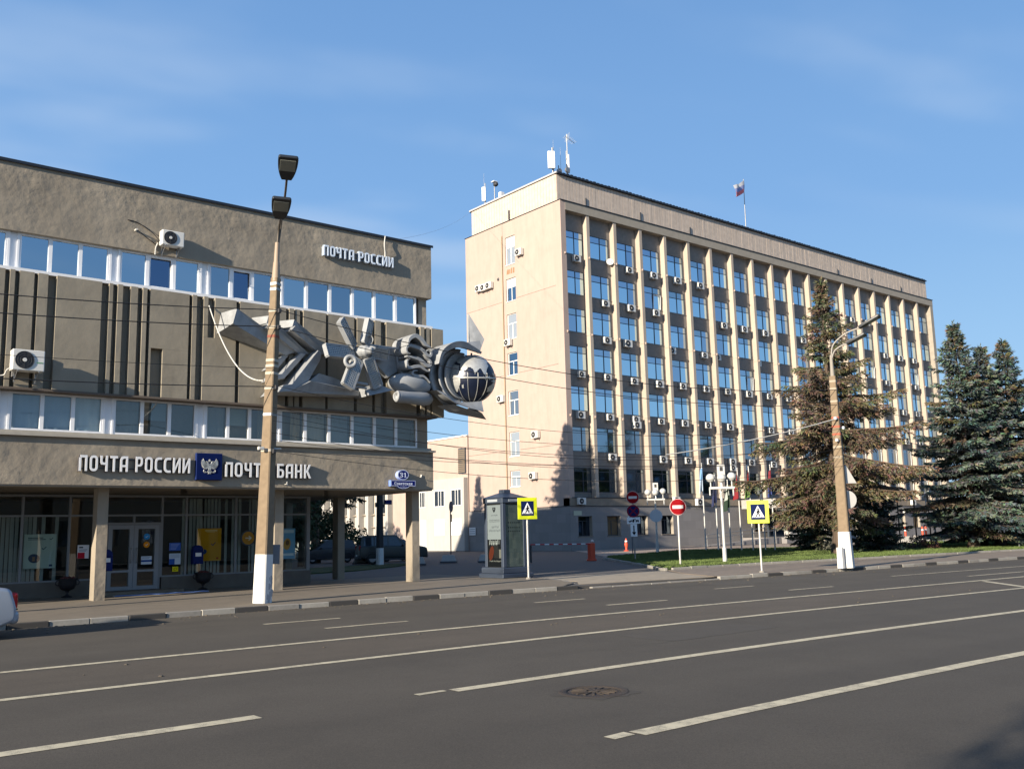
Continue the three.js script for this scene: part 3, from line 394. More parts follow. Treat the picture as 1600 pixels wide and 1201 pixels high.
function mailBox(x, y, z, label) { const t = thing('mailbox', label, 'mailbox', [x, y, z]); const s = new THREE.Shape(); s.moveTo(-0.16, -0.27); s.lineTo(0.16, -0.27); s.lineTo(0.16, 0.17); s.absarc(0, 0.17, 0.16, 0, Math.PI, false); s.lineTo(-0.16, -0.27); piece('body', new THREE.ExtrudeGeometry(s, { depth: 0.2, bevelEnabled: true, bevelSize: 0.012, bevelThickness: 0.012, bevelSegments: 1, curveSegments: 10 }), M.blueBox, t); piece('slot_plate', new THREE.BoxGeometry(0.2, 0.12, 0.01), M.whiteTrim, t, [0, 0.03, 0.218]); piece('hood', rbox(0.26, 0.03, 0.06, 0.01), M.blueBox, t, [0, 0.15, 0.23]); return t; }
mailBox(8.62, 1.08, -29.37, 'blue mailbox with white label on the right side of the front column');
mailBox(12.32, 1.12, -31.93, 'blue mailbox with white label right of the door, beside the yellow poster');
function urn(x, z, label) { const t = thing('planter_urn', label, 'urn', [x, 0, z]); piece('bowl', new THREE.LatheGeometry([[0.0, 0.2], [0.07, 0.2], [0.2, 0.26], [0.255, 0.4], [0.25, 0.5], [0.29, 0.54], [0.27, 0.56], [0.22, 0.54], [0.2, 0.5], [0, 0.48]].map((p) => new THREE.Vector2(...p)), 28), M.urn, t); piece('foot', new THREE.LatheGeometry([[0, 0], [0.16, 0], [0.15, 0.03], [0.05, 0.07], [0.035, 0.13], [0.06, 0.2]].map((p) => new THREE.Vector2(...p)), 24), M.urn, t); for (const s of [-1, 1]) piece('handle', new THREE.TorusGeometry(0.07, 0.015, 6, 14, Math.PI * 1.3).rotateZ(s > 0 ? -1.9 : 1.9 - Math.PI * 0.3 + 0.2), M.urn, t, [s * 0.27, 0.44, 0]); const r = rng(x * 10 | 0), lv = []; for (let i = 0; i < 22; i++) { const a = r() * 6.28, q = r() * 0.18; lv.push(new THREE.IcosahedronGeometry(0.035 + r() * 0.03, 0).scale(1, 0.7, 1).translate(q * Math.cos(a), 0.54 + r() * 0.06, q * Math.sin(a))); } piece('flowers', merge(lv), std(0.1, 0.03, 0.03), t); return t; }
urn(8.18, -31.45, 'black footed planter urn left of the front column'); urn(12.4, -31.45, 'black footed planter urn under the yellow poster');
{ const r = rng(3), a = [], b = []; for (let i = 0; i <= 24; i++) { const x = 9.2 + i * 0.12; a.push([x, -30.15 + 0.03 * Math.sin(i * 1.3) + i * 0.0]); b.push([x, -30.42 + 0.04 * Math.sin(i * 0.9 + 1)]); } const t = thing('floor_mat', 'blue-white worn mat strip on the paving before the door', 'mat', [0, 0, 0]); piece('strip', deck([...a, ...b.reverse()], 0.002, 0.03), std(0.50, 0.54, 0.62, { map: again(texConcrete, 0.6) }), t); piece('edge', tube(Array.from({ length: 12 }, (_, i) => [9.2 + i * 0.26, 0.02 + 0.01 * Math.sin(i * 2), -30.13 + 0.03 * Math.sin(i * 2.8)]), 0.02, 40, 6), std(0.10, 0.18, 0.42), t); }

// ── air conditioners: rounded case, recessed fan with guard rings, brackets
function acParts(t, w, h, d, m = M.acCase) { // hung so that its back is at z = 0
  const g0 = 0.06; piece('casing', rbox(w, h, d, 0.025, 2), m, t, [0, 0, g0 + d / 2]);
  const R = Math.min(h * 0.43, w * 0.3), fx = -w * 0.13;
  piece('fan_opening', new THREE.CylinderGeometry(R, R, 0.012, 28).rotateX(Math.PI / 2), M.acDark, t, [fx, 0, g0 + d + 0.003]);
  const rings = [0.98, 0.72, 0.46].map((k) => new THREE.TorusGeometry(R * k, 0.006, 5, 28)); for (let i = 0; i < 4; i++) rings.push(new THREE.BoxGeometry(R * 1.9, 0.008, 0.008).rotateZ(i * Math.PI / 4));
  piece('fan_guard', merge(rings), M.acDark, t, [fx, 0, g0 + d + 0.014]);
  piece('fan_hub', new THREE.CylinderGeometry(R * 0.22, R * 0.22, 0.02, 16).rotateX(Math.PI / 2), m, t, [fx, 0, g0 + d + 0.018]);
  for (const s of [-1, 1]) piece('bracket', merge([new THREE.BoxGeometry(0.03, 0.03, d + 0.1).translate(0, -h / 2 - 0.017, (d + 0.1) / 2), new THREE.BoxGeometry(0.03, 0.28, 0.02).translate(0, -h / 2 - 0.13, 0.01), bar([0, -h / 2 - 0.24, 0.02], [0, -h / 2 - 0.03, d], 0.01, 6)]), M.steel, t, [s * w * 0.33, 0, 0]);
  return t;
}
{
  const a = acParts(thing('air_conditioner', 'big white air conditioner with black fan on the grooved wall, left edge', 'air conditioner', [5.86, 6.42, -27.76 + 0.14]), 0.78, 0.56, 0.34);
  piece('wall_rail', merge([new THREE.BoxGeometry(0.04, 0.7, 0.14).translate(-0.28, -0.05, -0.07), new THREE.BoxGeometry(0.04, 0.7, 0.14).translate(0.28, -0.05, -0.07)]), M.steel, a);
  piece('label_strip', new THREE.BoxGeometry(0.16, 0.025, 0.004), std(0.12, 0.3, 0.16), a, [0.27, -0.05, 0.405]);
  piece('pipe', tube([[-0.36, -0.2, 0.2], [-0.46, -0.26, 0.18], [-0.5, -0.38, 0.02], [-0.75, -0.42, -0.02]], 0.02, 24, 6), M.cableWhite, a);
  const b = acParts(thing('air_conditioner', 'small grey-white air conditioner on the parapet above the upper windows', 'air conditioner', [9.72, 10.58, -28]), 0.66, 0.46, 0.28);
  piece('pipe', tube([[-0.35, -0.1, 0.15], [-0.5, 0.12, 0.06], [-1.0, 0.4, 0.02], [-1.25, 0.42, 0.02]], 0.013, 24, 6), M.wire, b); 
  piece('pipe', tube([[-0.38, -0.15, 0.1], [-0.42, -0.3, 0.06], [-0.42, -0.5, 0.02]], 0.02, 16, 6), M.cableWhite, b);
}
// ── built-up letters: dark sides, white faces
const bx = (x0, y0, x1, y1) => [[x0, y0], [x1, y0], [x1, y1], [x0, y1]];
const ringShape = (w, a0, b0, t, r) => { // rounded oblong outline x 0..w, y a0..b0 with its hole
  const rr = (x0, y0, x1, y1, q) => { const p = new THREE.Path(); p.moveTo(x0 + q, y0); p.lineTo(x1 - q, y0); p.absarc(x1 - q, y0 + q, q, -Math.PI / 2, 0); p.lineTo(x1, y1 - q); p.absarc(x1 - q, y1 - q, q, 0, Math.PI / 2); p.lineTo(x0 + q, y1); p.absarc(x0 + q, y1 - q, q, Math.PI / 2, Math.PI); p.lineTo(x0, y0 + q); p.absarc(x0 + q, y0 + q, q, Math.PI, Math.PI * 1.5); return p; };
  const s = new THREE.Shape(rr(0, a0, w, b0, r).getPoints(8)); s.holes.push(rr(t, a0 + t, w - t, b0 - t, Math.max(0.01, r - t))); return s;
};
const S = (pts) => new THREE.Shape(pts.map((p) => new THREE.Vector2(p[0], p[1])));
const arcBand = (cx, cy, rx, ry, t, a0, a1, n = 14) => { const o = [], q = []; for (let i = 0; i <= n; i++) { const a = a0 + (a1 - a0) * i / n; o.push([cx + rx * Math.cos(a), cy + ry * Math.sin(a)]); q.push([cx + (rx - t) * Math.cos(a), cy + (ry - t) * Math.sin(a)]); } return S([...o, ...q.reverse()]); };
const T = 0.155; // stroke of a letter one unit high
const glyph = {
  'П': { w: 0.60, s: () => [S([[0, 0], [T, 0], [T, 1 - T], [0.60 - T, 1 - T], [0.60 - T, 0], [0.60, 0], [0.60, 1], [0.06, 1], [0.10, 1 - T], [0, 1 - T]])] },
  'О': { w: 0.60, s: () => [ringShape(0.60, 0, 1, T, 0.26)] },
  'Ч': { w: 0.56, s: () => [S([[0.56 - T, 0], [0.56, 0], [0.56, 1], [0.56 - T, 1], [0.56 - T, 0.42 + T * 0.9], [0.24, 0.42 + T * 0.9], [T, 0.62], [T, 1], [0, 1], [0, 0.58], [0.04, 0.47], [0.12, 0.42], [0.56 - T, 0.42]])] },
  'Т': { w: 0.58, s: () => [S([[0.29 - T / 2, 0], [0.29 + T / 2, 0], [0.29 + T / 2, 1 - T], [0.58, 1 - T], [0.58, 1], [0, 1], [0, 1 - T], [0.29 - T / 2, 1 - T]])] },
  'А': { w: 0.60, s: () => { const s = S([[0, 0], [T, 0], [T, 0.30], [0.60 - T, 0.30], [0.60 - T, 0], [0.60, 0], [0.60, 1], [0.18, 1], [0.08, 0.95], [0.02, 0.86], [0, 0.76]]); s.holes.push(new THREE.Path([[T, 0.30 + T * 0.85], [0.60 - T, 0.30 + T * 0.85], [0.60 - T, 1 - T], [0.26, 1 - T], [T + 0.03, 0.78], [T, 0.72]].map((p) => new THREE.Vector2(...p)))); return [s]; } },
  'Р': { w: 0.56, s: () => { const s = S([[0, 0], [T, 0], [T, 0.36], [0.34, 0.36], [0.46, 0.40], [0.54, 0.50], [0.56, 0.60], [0.56, 0.78], [0.53, 0.9], [0.44, 0.98], [0.34, 1], [0, 1]]); s.holes.push(new THREE.Path([[T, 0.36 + T * 0.85], [0.30, 0.36 + T * 0.85], [0.38, 0.53], [0.41, 0.62], [0.41, 0.76], [0.38, 0.83], [0.30, 1 - T], [T, 1 - T]].map((p) => new THREE.Vector2(...p)))); return [s]; } },
  'С': { w: 0.55, s: () => [S([[0.55, 0], [0.55, T], [0.30, T], [0.20, 0.20], [T, 0.32], [T, 0.68], [0.20, 0.80], [0.30, 1 - T], [0.55, 1 - T], [0.55, 1], [0.26, 1], [0.12, 0.95], [0.03, 0.84], [0, 0.70], [0, 0.30], [0.03, 0.16], [0.12, 0.05], [0.26, 0]])] },
  'И': { w: 0.62, s: () => [S([[0, 0], [0.12, 0], [0.62 - T, 0.66], [0.62 - T, 0], [0.62, 0], [0.62, 1], [0.5, 1], [T, 0.34], [T, 1], [0, 1]])] },
  'Б': { w: 0.56, s: () => { const s = S([[0, 0], [0.34, 0], [0.46, 0.03], [0.54, 0.12], [0.56, 0.22], [0.56, 0.40], [0.53, 0.51], [0.45, 0.59], [0.34, 0.62], [T, 0.62], [T, 1 - T], [0.52, 1 - T], [0.52, 1], [0, 1]]); s.holes.push(new THREE.Path([[T, T * 0.9], [0.30, T * 0.9], [0.38, 0.18], [0.41, 0.25], [0.41, 0.38], [0.38, 0.45], [0.30, 0.49], [T, 0.49]].map((p) => new THREE.Vector2(...p)))); return [s]; } },
  'Н': { w: 0.60, s: () => [S([[0, 0], [T, 0], [T, 0.42], [0.60 - T, 0.42], [0.60 - T, 0], [0.60, 0], [0.60, 1], [0.60 - T, 1], [0.60 - T, 0.42 + T * 0.9], [T, 0.42 + T * 0.9], [T, 1], [0, 1]])] },
  'К': { w: 0.60, s: () => [S([[0, 0], [T, 0], [T, 0.38], [0.22, 0.42], [0.44, 0], [0.61, 0], [0.34, 0.53], [0.58, 1], [0.42, 1], [0.22, 0.60], [T, 0.56], [T, 1], [0, 1]])] },
};
function sign(text, x0, x1, y, h, z, faceMat, sideMat, label, depth, name = 'letter_sign') {
  let adv = 0; const gap = 0.19; for (const c of text) adv += c === ' ' ? 0.42 : glyph[c].w + gap; adv -= gap;
  const sx = (x1 - x0) / (adv * h), t = thing(name, label, 'sign', [x0, y, z]); let x = 0;
  const cache = {};
  for (const c of text) {
    if (c === ' ') { x += 0.42 * h * sx; continue; }
    cache[c] ??= [merge(glyph[c].s().map((s) => new THREE.ExtrudeGeometry(s, { depth: depth / h, bevelEnabled: true, bevelSize: 0.018, bevelThickness: 0.012, bevelSegments: 1, curveSegments: 10 }))).scale(h * sx, h, h), merge(glyph[c].s().map((s) => new THREE.ExtrudeGeometry(s, { depth: 0.03, bevelEnabled: false, curveSegments: 10 }))).scale(h * sx, h, h)];
    const L = piece('letter', cache[c][0], sideMat, t, [x, 0, 0.03]); piece('face', cache[c][1], faceMat, L, [0, 0, depth + 0.012 * h]);
    x += (glyph[c].w + gap) * h * sx;
  }
  piece('mounting_rail', merge([new THREE.BoxGeometry(x1 - x0, 0.02, 0.03).translate((x1 - x0) / 2, h * 0.2, 0.018), new THREE.BoxGeometry(x1 - x0, 0.02, 0.03).translate((x1 - x0) / 2, h * 0.8, 0.018)]), sideMat, t);
  return t;
}
sign('ПОЧТА РОССИИ', 7.40, 10.50, 3.58, 0.44, -28, M.letterFace, M.letterSide, 'white letters ПОЧТА РОССИИ left of the blue eagle panel, above the entrance', 0.10);
sign('ПОЧТА БАНК', 11.58, 14.44, 3.50, 0.44, -28, M.letterFace, M.letterSide, 'white letters ПОЧТА БАНК right of the blue eagle panel', 0.10);
sign('ПОЧТА РОССИИ', 14.83, 17.58, 10.98, 0.36, -28, M.letterBlue, std(0.30, 0.36, 0.44), 'small pale blue letters ПОЧТА РОССИИ high on the parapet', 0.12);
{ const c = single('sign_cable', tube([[17.28, 12.1, -27.9], [17.25, 11.9, -27.9], [17.22, 11.7, -27.86], [17.27, 11.5, -27.9], [17.25, 11.25, -27.88]], 0.022, 24, 6), M.cableWhite, 'white cable hanging from the roof edge to the parapet letters', 'cable'); }
{ // blue light box with a silver double-headed eagle
  const t = thing('emblem_panel', 'square blue panel with silver double-headed eagle between the two letterings', 'sign', [11.09, 3.79, -28]);
  piece('box', rbox(0.80, 0.80, 0.12, 0.012), new THREE.MeshPhysicalMaterial({ color: C(0.012, 0.025, 0.11), roughness: 0.8, specularIntensity: 0.2 }), t, [0, 0, 0.07]);
  piece('face', new THREE.BoxGeometry(0.77, 0.77, 0.012), new THREE.MeshPhysicalMaterial({ color: C(0.004, 0.012, 0.075), roughness: 0.8, specularIntensity: 0.12 }), t, [0, 0, 0.135]);
  const em = [], ext = (s) => em.push(new THREE.ExtrudeGeometry(s, { depth: 0.012, bevelEnabled: true, bevelSize: 0.003, bevelThickness: 0.004, bevelSegments: 1 }));
  for (const m of [-1, 1]) {
    const q = (pts) => { const s = S(pts.map(([x, y]) => [x * m, y])); ext(s); };
    q([[0.05, 0.05], [0.10, 0.085], [0.15, 0.15], [0.205, 0.235], [0.215, 0.19], [0.245, 0.195], [0.232, 0.155], [0.262, 0.145], [0.24, 0.112], [0.266, 0.092], [0.238, 0.07], [0.258, 0.042], [0.225, 0.03], [0.236, 0.0], [0.202, -0.004], [0.205, -0.038], [0.17, -0.032], [0.165, -0.066], [0.132, -0.056], [0.115, -0.082], [0.085, -0.06], [0.05, -0.03]]);
    for (let i = 0; i < 4; i++) ext(S([[0.075 + 0.022 * i, 0.0 - 0.012 * i], [0.085 + 0.022 * i, -0.008 - 0.012 * i], [0.165 + 0.02 * i, 0.13 - 0.036 * i], [0.155 + 0.02 * i, 0.135 - 0.036 * i]].map(([x, y]) => [x * m, y])));
    ext(arcBand(0.13 * m, -0.13, 0.058, 0.058, 0.02, m > 0 ? -2.4 : -4.0, m > 0 ? 0.9 : -0.75)); q([[0.105, -0.16], [0.16, -0.185], [0.165, -0.165], [0.12, -0.14]]);
    q([[0.0, 0.07], [0.04, 0.10], [0.055, 0.15], [0.1, 0.165], [0.125, 0.15], [0.10, 0.135], [0.085, 0.10], [0.05, 0.055], [0.0, 0.04]]);
    q([[0.02, -0.10], [0.055, -0.135], [0.075, -0.17], [0.06, -0.18], [0.03, -0.15], [0.0, -0.12]]);
  }
  ext(S([[-0.05, 0.06], [0.05, 0.06], [0.058, -0.02], [0.04, -0.10], [0.03, -0.17], [0.045, -0.215], [-0.045, -0.215], [-0.03, -0.17], [-0.04, -0.10], [-0.058, -0.02]]));
  ext(arcBand(0, 0.19, 0.026, 0.026, 0.024, 0, 6.28)); ext(S([[-0.028, 0.145], [0.028, 0.145], [0.032, 0.165], [-0.032, 0.165]]));
  piece('eagle', merge(em), M.silver, t, [0, 0.0, 0.142]);
}
{ // street plate and number oval
  const dk = std(0.05, 0.10, 0.36, { roughness: 0.35 });
  const t = thing('number_plate', 'blue oval house number 31 above the street name plate', 'sign', [17.93, 3.68, -28]);
  piece('body', new THREE.CylinderGeometry(0.225, 0.225, 0.16, 40).rotateX(Math.PI / 2).scale(1, 0.76, 1), std(0.34, 0.42, 0.7, { roughness: 0.35 }), t, [0, 0, 0.09]);
  piece('print', new THREE.CircleGeometry(0.222, 40).scale(1, 0.76, 1).translate(0, 0, 0.174), printed(256, 256, (g, w, h) => { g.fillStyle = '#c8d4f2'; g.fillRect(0, 0, w, h); g.fillStyle = '#0c1c62'; g.beginPath(); g.arc(128, 128, 114, 0, 7); g.fill(); g.fillStyle = '#dfe8fb'; g.font = 'bold 168px serif'; g.textAlign = 'center'; g.textBaseline = 'middle'; g.setTransform(0.9, 0, 0, 1, 13, 0); g.fillText('31', 128, 134); }), t);
  const u = thing('street_plate', 'blue street name plate reading Советская at the corner of the fascia', 'sign', [17.94, 3.39, -28]);
  const s = new THREE.Shape(); s.moveTo(-0.5, -0.1); s.lineTo(-0.24, -0.1); s.quadraticCurveTo(-0.16, -0.185, 0, -0.185); s.quadraticCurveTo(0.16, -0.185, 0.24, -0.1); s.lineTo(0.5, -0.1); s.lineTo(0.5, 0.105); s.lineTo(-0.5, 0.105); s.closePath();
  piece('body', new THREE.ExtrudeGeometry(s, { depth: 0.15, bevelEnabled: false }), std(0.16, 0.26, 0.62, { roughness: 0.35 }), u, [0, 0, 0.012]);
  const fg = new THREE.ShapeGeometry(s, 10).translate(0, 0, 0.166), fp = fg.attributes.position, fu = fg.attributes.uv; for (let i = 0; i < fp.count; i++) fu.setXY(i, fp.getX(i) + 0.5, (fp.getY(i) + 0.185) / 0.29);
  piece('print', fg, printed(512, 148, (g, w, h) => { g.fillStyle = '#0c1c62'; g.fillRect(0, 0, w, h); g.strokeStyle = '#d5def6'; g.lineWidth = 7; const k = 512, Y = (y) => h - (y + 0.185) / 0.29 * h; g.beginPath(); g.moveTo(8, Y(0.092)); g.lineTo(504, Y(0.092)); g.lineTo(504, Y(-0.086)); g.lineTo(382, Y(-0.086)); g.quadraticCurveTo(336, Y(-0.172), 256, Y(-0.172)); g.quadraticCurveTo(176, Y(-0.172), 130, Y(-0.086)); g.lineTo(8, Y(-0.086)); g.closePath(); g.stroke(); g.fillStyle = '#e6ecfa'; g.textAlign = 'center'; g.font = 'bold 70px serif'; g.fillText('Советская', 256, 82); g.font = '30px serif'; g.fillText('у л и ц а', 256, 121); }), u);
}
for (const [x, y, l] of [[13.62, 3.3, 'small floodlight bracket under the second lettering'], [18.72, 3.62, 'small white hook right of the house number oval']]) { const t = thing('wall_hook', l, 'bracket', [x, y, -28]); piece('arm', tube([[-0.02, 0, 0], [0, 0.02, 0.1], [0, 0.08, 0.14]], 0.012, 12, 6), M.cableWhite, t); piece('clip', rbox(0.03, 0.12, 0.03, 0.008), M.whiteTrim, t, [0.05, 0.04, 0.02]); }
{ // old service pipe stub and stay on the parapet, left of the upper air conditioner
  const t = thing('parapet_stay', 'short pipe stay with cable fixed to the parapet left of the air conditioner', 'bracket', [8.7, 10.72, -28]);
  piece('stub', bar([0, 0, 0], [0, 0, 0.16], 0.03, 8), M.cableWhite, t); piece('cable', tube([[0, 0, 0.12], [0.3, -0.16, 0.05], [0.62, -0.36, 0.02], [0.62, -0.5, 0.02]], 0.014, 20, 6), M.wire, t);
}

// ───────────────────────── the metal relief sculpture on the front ─────────────────────────
{
  const t = thing('wall_sculpture', 'grey metal space-themed wall sculpture with rockets, station and globe', 'sculpture', [15, 7, -27.75]);
  const P = (n, g, m = M.sculpt, parent = t) => part(n, g, m, parent);
  // three comet beams: wide square ends at the upper left, tapering to the right
  const beam = (quad, tip, zf0, zb, zf1) => { // quad: 4 corners of the left end [x,y]; tip: 2 corners at the right end
    const [a, b, c, d] = quad, v = [[a[0], a[1], zb], [b[0], b[1], zf0], [c[0], c[1], zf0], [d[0], d[1], zb], [tip[0][0], tip[0][1], zb], [tip[0][0], tip[0][1], zf1], [tip[1][0], tip[1][1], zf1], [tip[1][0], tip[1][1], zb]];
    return poly(v, [[0, 3, 2, 1], [1, 2, 6, 5], [0, 1, 5, 4], [3, 7, 6, 2], [4, 5, 6, 7]]);
  };
  P('comet_beam', beam([[11.28, 8.50], [11.36, 8.46], [11.24, 7.98], [11.16, 7.84]], [[13.75, 7.52], [13.35, 7.36]], -26.72, -27.74, -27.55));
  P('comet_beam', [beam([[12.28, 8.48], [12.48, 8.42], [12.42, 8.18], [12.28, 8.2]], [[14.2, 7.5], [13.8, 7.46]], -26.95, -27.74, -27.6), beam([[12.40, 8.2], [12.48, 8.2], [12.38, 8.02], [12.33, 7.98]], [[14.1, 7.46], [13.9, 7.42]], -26.85, -27.74, -27.58)]);
  P('comet_beam', [beam([[13.16, 8.48], [13.37, 8.42], [13.30, 8.18], [13.12, 8.22]], [[15.1, 7.62], [14.5, 7.55]], -27.0, -27.74, -27.6), beam([[13.26, 8.2], [13.36, 8.2], [13.24, 8.06], [13.2, 8.02]], [[14.9, 7.56], [14.6, 7.52]], -26.9, -27.74, -27.58)]);
  // swept wing plates: bright left edge, dark face
  const turn = (g, k, x0) => { const p = g.attributes.position; for (let i = 0; i < p.count; i++) if (p.getZ(i) > -27.7) p.setZ(i, p.getZ(i) - Math.max(0, p.getX(i) - x0) * k); g.computeVertexNormals(); return g; };
  const wing = (pts, zf, zb) => turn(slab(pts, zf, zf - zb, 0.012), 0.42, pts[0][0]);
  P('wing_plate', wing([[12.62, 6.80], [12.72, 6.92], [13.35, 7.42], [13.55, 7.42], [12.98, 6.80]], -27.3, -27.74));
  P('wing_plate', wing([[12.62, 6.44], [12.74, 6.60], [12.99, 6.66], [13.80, 7.46], [14.04, 7.46], [13.10, 6.52]], -26.9, -27.74));
  P('wing_plate', wing([[12.60, 5.98], [12.80, 6.22], [13.16, 6.30], [14.30, 7.56], [14.46, 7.50], [14.40, 7.26], [13.85, 6.46], [13.08, 6.06]], -26.45, -27.74));
  // long hull along the bottom
  P('hull_plate', [poly([[13.08, 6.06, -26.75], [13.85, 6.46, -26.75], [16.0, 6.36, -27.35], [15.9, 6.22, -27.35], [13.08, 6.06, -27.74], [13.85, 6.60, -27.74], [16.0, 6.50, -27.74], [15.9, 6.20, -27.74]], [[0, 3, 2, 1], [1, 2, 6, 5], [0, 4, 7, 3], [0, 1, 5, 4], [2, 3, 7, 6]]), turn(slab([[13.9, 6.48], [14.36, 6.82], [15.0, 6.74], [15.95, 6.5], [15.9, 6.36]], -27.1, 0.6, 0.01), 0.22, 13.9)]);
  P('pointed_plate', [poly([[15.96, 6.16, -26.8], [17.0, 6.45, -27.0], [16.5, 6.66, -27.2], [15.92, 6.46, -27.1], [15.96, 6.16, -27.74], [17.0, 6.45, -27.74], [16.5, 6.66, -27.74], [15.92, 6.46, -27.74]], [[0, 1, 2, 3], [0, 4, 5, 1], [1, 5, 6, 2], [3, 2, 6, 7], [0, 3, 7, 4]]), bar([15.9, 6.25, -26.8], [15.9, 6.15, -26.7], 0.035, 8)]);
  // large raked triangle behind the station
  P('rear_plate', [turn(slab([[16.1, 7.98], [17.5, 8.06], [17.55, 7.2], [17.1, 6.95], [16.53, 7.36], [16.2, 7.55]], -27.2, 0.54, 0.012), 0.25, 16.1), slab([[16.55, 7.95], [17.6, 8.0], [17.6, 7.94], [16.6, 7.88]], -27.22, 0.1)]);
  // orbital station: hub with flared rings and six gridded panels
  const cx = 15.82, cy = 7.66, zc = -26.8, ax = V(0.35, 0, 1).normalize();
  const spun = (pr, x, y, z, dir = ax, n = 36) => { const g = new THREE.LatheGeometry(pr.map((p) => new THREE.Vector2(...p)), n); g.applyQuaternion(new THREE.Quaternion().setFromUnitVectors(V(0, 1, 0), dir.clone().normalize())); return g.translate(x, y, z); };
  P('station_hub', [spun([[0.0, -0.45], [0.17, -0.45], [0.18, -0.1], [0.2, -0.06], [0.215, 0.02], [0.2, 0.08], [0.19, 0.1], [0.2, 0.16], [0.18, 0.22], [0.13, 0.24], [0.125, 0.34], [0.09, 0.4], [0, 0.41]], cx - 0.05, cy - 0.04, zc - 0.1, V(0.55, 0, 1)), bar([cx + 0.02, cy, zc + 0.15], [cx + 0.24, cy + 0.05, zc + 0.22], 0.075, 14, 0.055)]);
  P('dish_aerial', spun([[0.0, 0.02], [0.06, 0.025], [0.12, 0.06], [0.155, 0.12], [0.165, 0.12], [0.125, 0.04], [0.07, 0.0], [0.0, -0.01]], 16.08, 8.02, -26.95, V(-0.75, 0.1, 0.65), 28));
  const panelTilt = 0.26, arm = (a, L, w, x, y, z, segs) => {
    const g = new THREE.Group(); const root = piece('station_panel', uvm(rbox(L, w, 0.05, 0.01, 1)), M.panelDark, t); root.position.set(x - 15, y - 7, z + 27.75); root.rotation.set(0, 0, a); root.rotateX(panelTilt); root.rotateOnWorldAxis(V(0, 1, 0), 0.34);
    for (let i = 0; i < segs; i++) { const sw = L / segs - 0.06, q = []; const nx = 6, ny = 5; for (let k = 0; k <= nx; k++) q.push(new THREE.BoxGeometry(0.016, w - 0.08, 0.014).translate(-sw / 2 + k * sw / nx, 0, 0)); for (let k = 0; k <= ny; k++) q.push(new THREE.BoxGeometry(sw, 0.016, 0.014).translate(0, -(w - 0.08) / 2 + k * (w - 0.08) / ny, 0)); piece('panel_grid', merge(q), M.silver, root, [-L / 2 + (i + 0.5) * L / segs, 0, 0.032]); }
    piece('rim', merge([new THREE.BoxGeometry(L, 0.05, 0.16).translate(0, w / 2 + 0.01, -0.03), new THREE.BoxGeometry(L, 0.05, 0.16).translate(0, -w / 2 - 0.01, -0.03), new THREE.BoxGeometry(0.05, w, 0.16).translate(-L / 2, 0, -0.03), new THREE.BoxGeometry(0.05, w, 0.16).translate(L / 2, 0, -0.03)]), M.sculpt, root);
  };
  arm(Math.PI - 0.88, 1.0, 0.36, 15.22, 8.17, -26.9, 2); arm(1.28, 0.86, 0.34, 16.0, 8.30, -26.95, 2); arm(Math.PI + 0.08, 1.25, 0.38, 14.85, 7.51, -26.75, 2); arm(0.05, 0.85, 0.34, 16.46, 7.63, -26.95, 2); arm(-Math.PI / 2 - 0.46, 1.05, 0.4, 15.33, 6.86, -26.75, 2); arm(-1.08, 1.0, 0.36, 16.14, 6.94, -26.85, 2);
  P('ring', new THREE.TorusGeometry(0.165, 0.062, 14, 36).rotateY(-0.25).translate(15.09, 7.17, -26.5));
  P('ring_core', poly([[15.06, 7.09, -26.5], [15.17, 7.18, -26.42], [15.10, 7.2, -26.44], [15.13, 7.26, -26.5], [15.03, 7.17, -26.5], [15.08, 7.15, -26.42]], [[0, 1, 2, 5], [2, 3, 4, 5], [1, 3, 2], [0, 5, 4]]), M.silver);
  P('strut', [bar([15.35, 6.56, -26.8], [15.95, 6.54, -26.9], 0.05, 6), bar([15.35, 6.44, -26.9], [15.95, 6.42, -26.95], 0.04, 6)]);
  // billowing folds: stacked curling ribbons
  const ribbon = (pts, w, th = 0.045) => { // wavy band: outline in X,Y, standing out from the wall by w
    const c = new THREE.CatmullRomCurve3(pts.map(([x, y]) => V(x, y, 0))), N = 44, up = [], dn = [];
    for (let i = 0; i <= N; i++) { const u = i / N, p = c.getPointAt(u), q = c.getTangentAt(u), k = th * (0.4 + 0.9 * Math.sin(Math.PI * Math.min(1, u * 1.05))); up.push([p.x - q.y * k, p.y + q.x * k]); dn.push([p.x + q.y * k, p.y - q.x * k]); }
    return slab([...up, ...dn.reverse()], -27.3 + w, w + 0.4, 0.012);
  };
  P('smoke_fold', ribbon([[17.42, 7.98], [17.5, 8.2], [17.72, 8.34], [17.95, 8.26], [18.15, 8.08], [18.32, 8.0], [18.42, 7.9]], 0.62, 0.06));
  P('smoke_fold', ribbon([[17.58, 7.72], [17.46, 7.76], [17.43, 7.9], [17.55, 8.0], [17.8, 7.98], [18.08, 7.9], [18.28, 7.74], [18.4, 7.72], [18.44, 7.84], [18.34, 7.92], [18.2, 7.86], [18.06, 7.88]], 0.52, 0.05));
  P('smoke_fold', ribbon([[17.48, 7.64], [17.7, 7.62], [17.98, 7.58], [18.2, 7.46], [18.36, 7.38], [18.46, 7.46], [18.42, 7.58], [18.28, 7.66], [18.16, 7.76]], 0.46, 0.05));
  P('smoke_fold', ribbon([[17.66, 7.58], [17.54, 7.5], [17.54, 7.34], [17.62, 7.26], [17.86, 7.32], [18.06, 7.34], [18.24, 7.26], [18.42, 7.2], [18.46, 7.3]], 0.4, 0.045));
  P('smoke_fold', ribbon([[17.98, 7.2], [17.8, 7.16], [17.78, 7.06], [17.96, 7.0], [18.2, 7.02], [18.36, 6.94], [18.5, 6.82]], 0.36, 0.04));
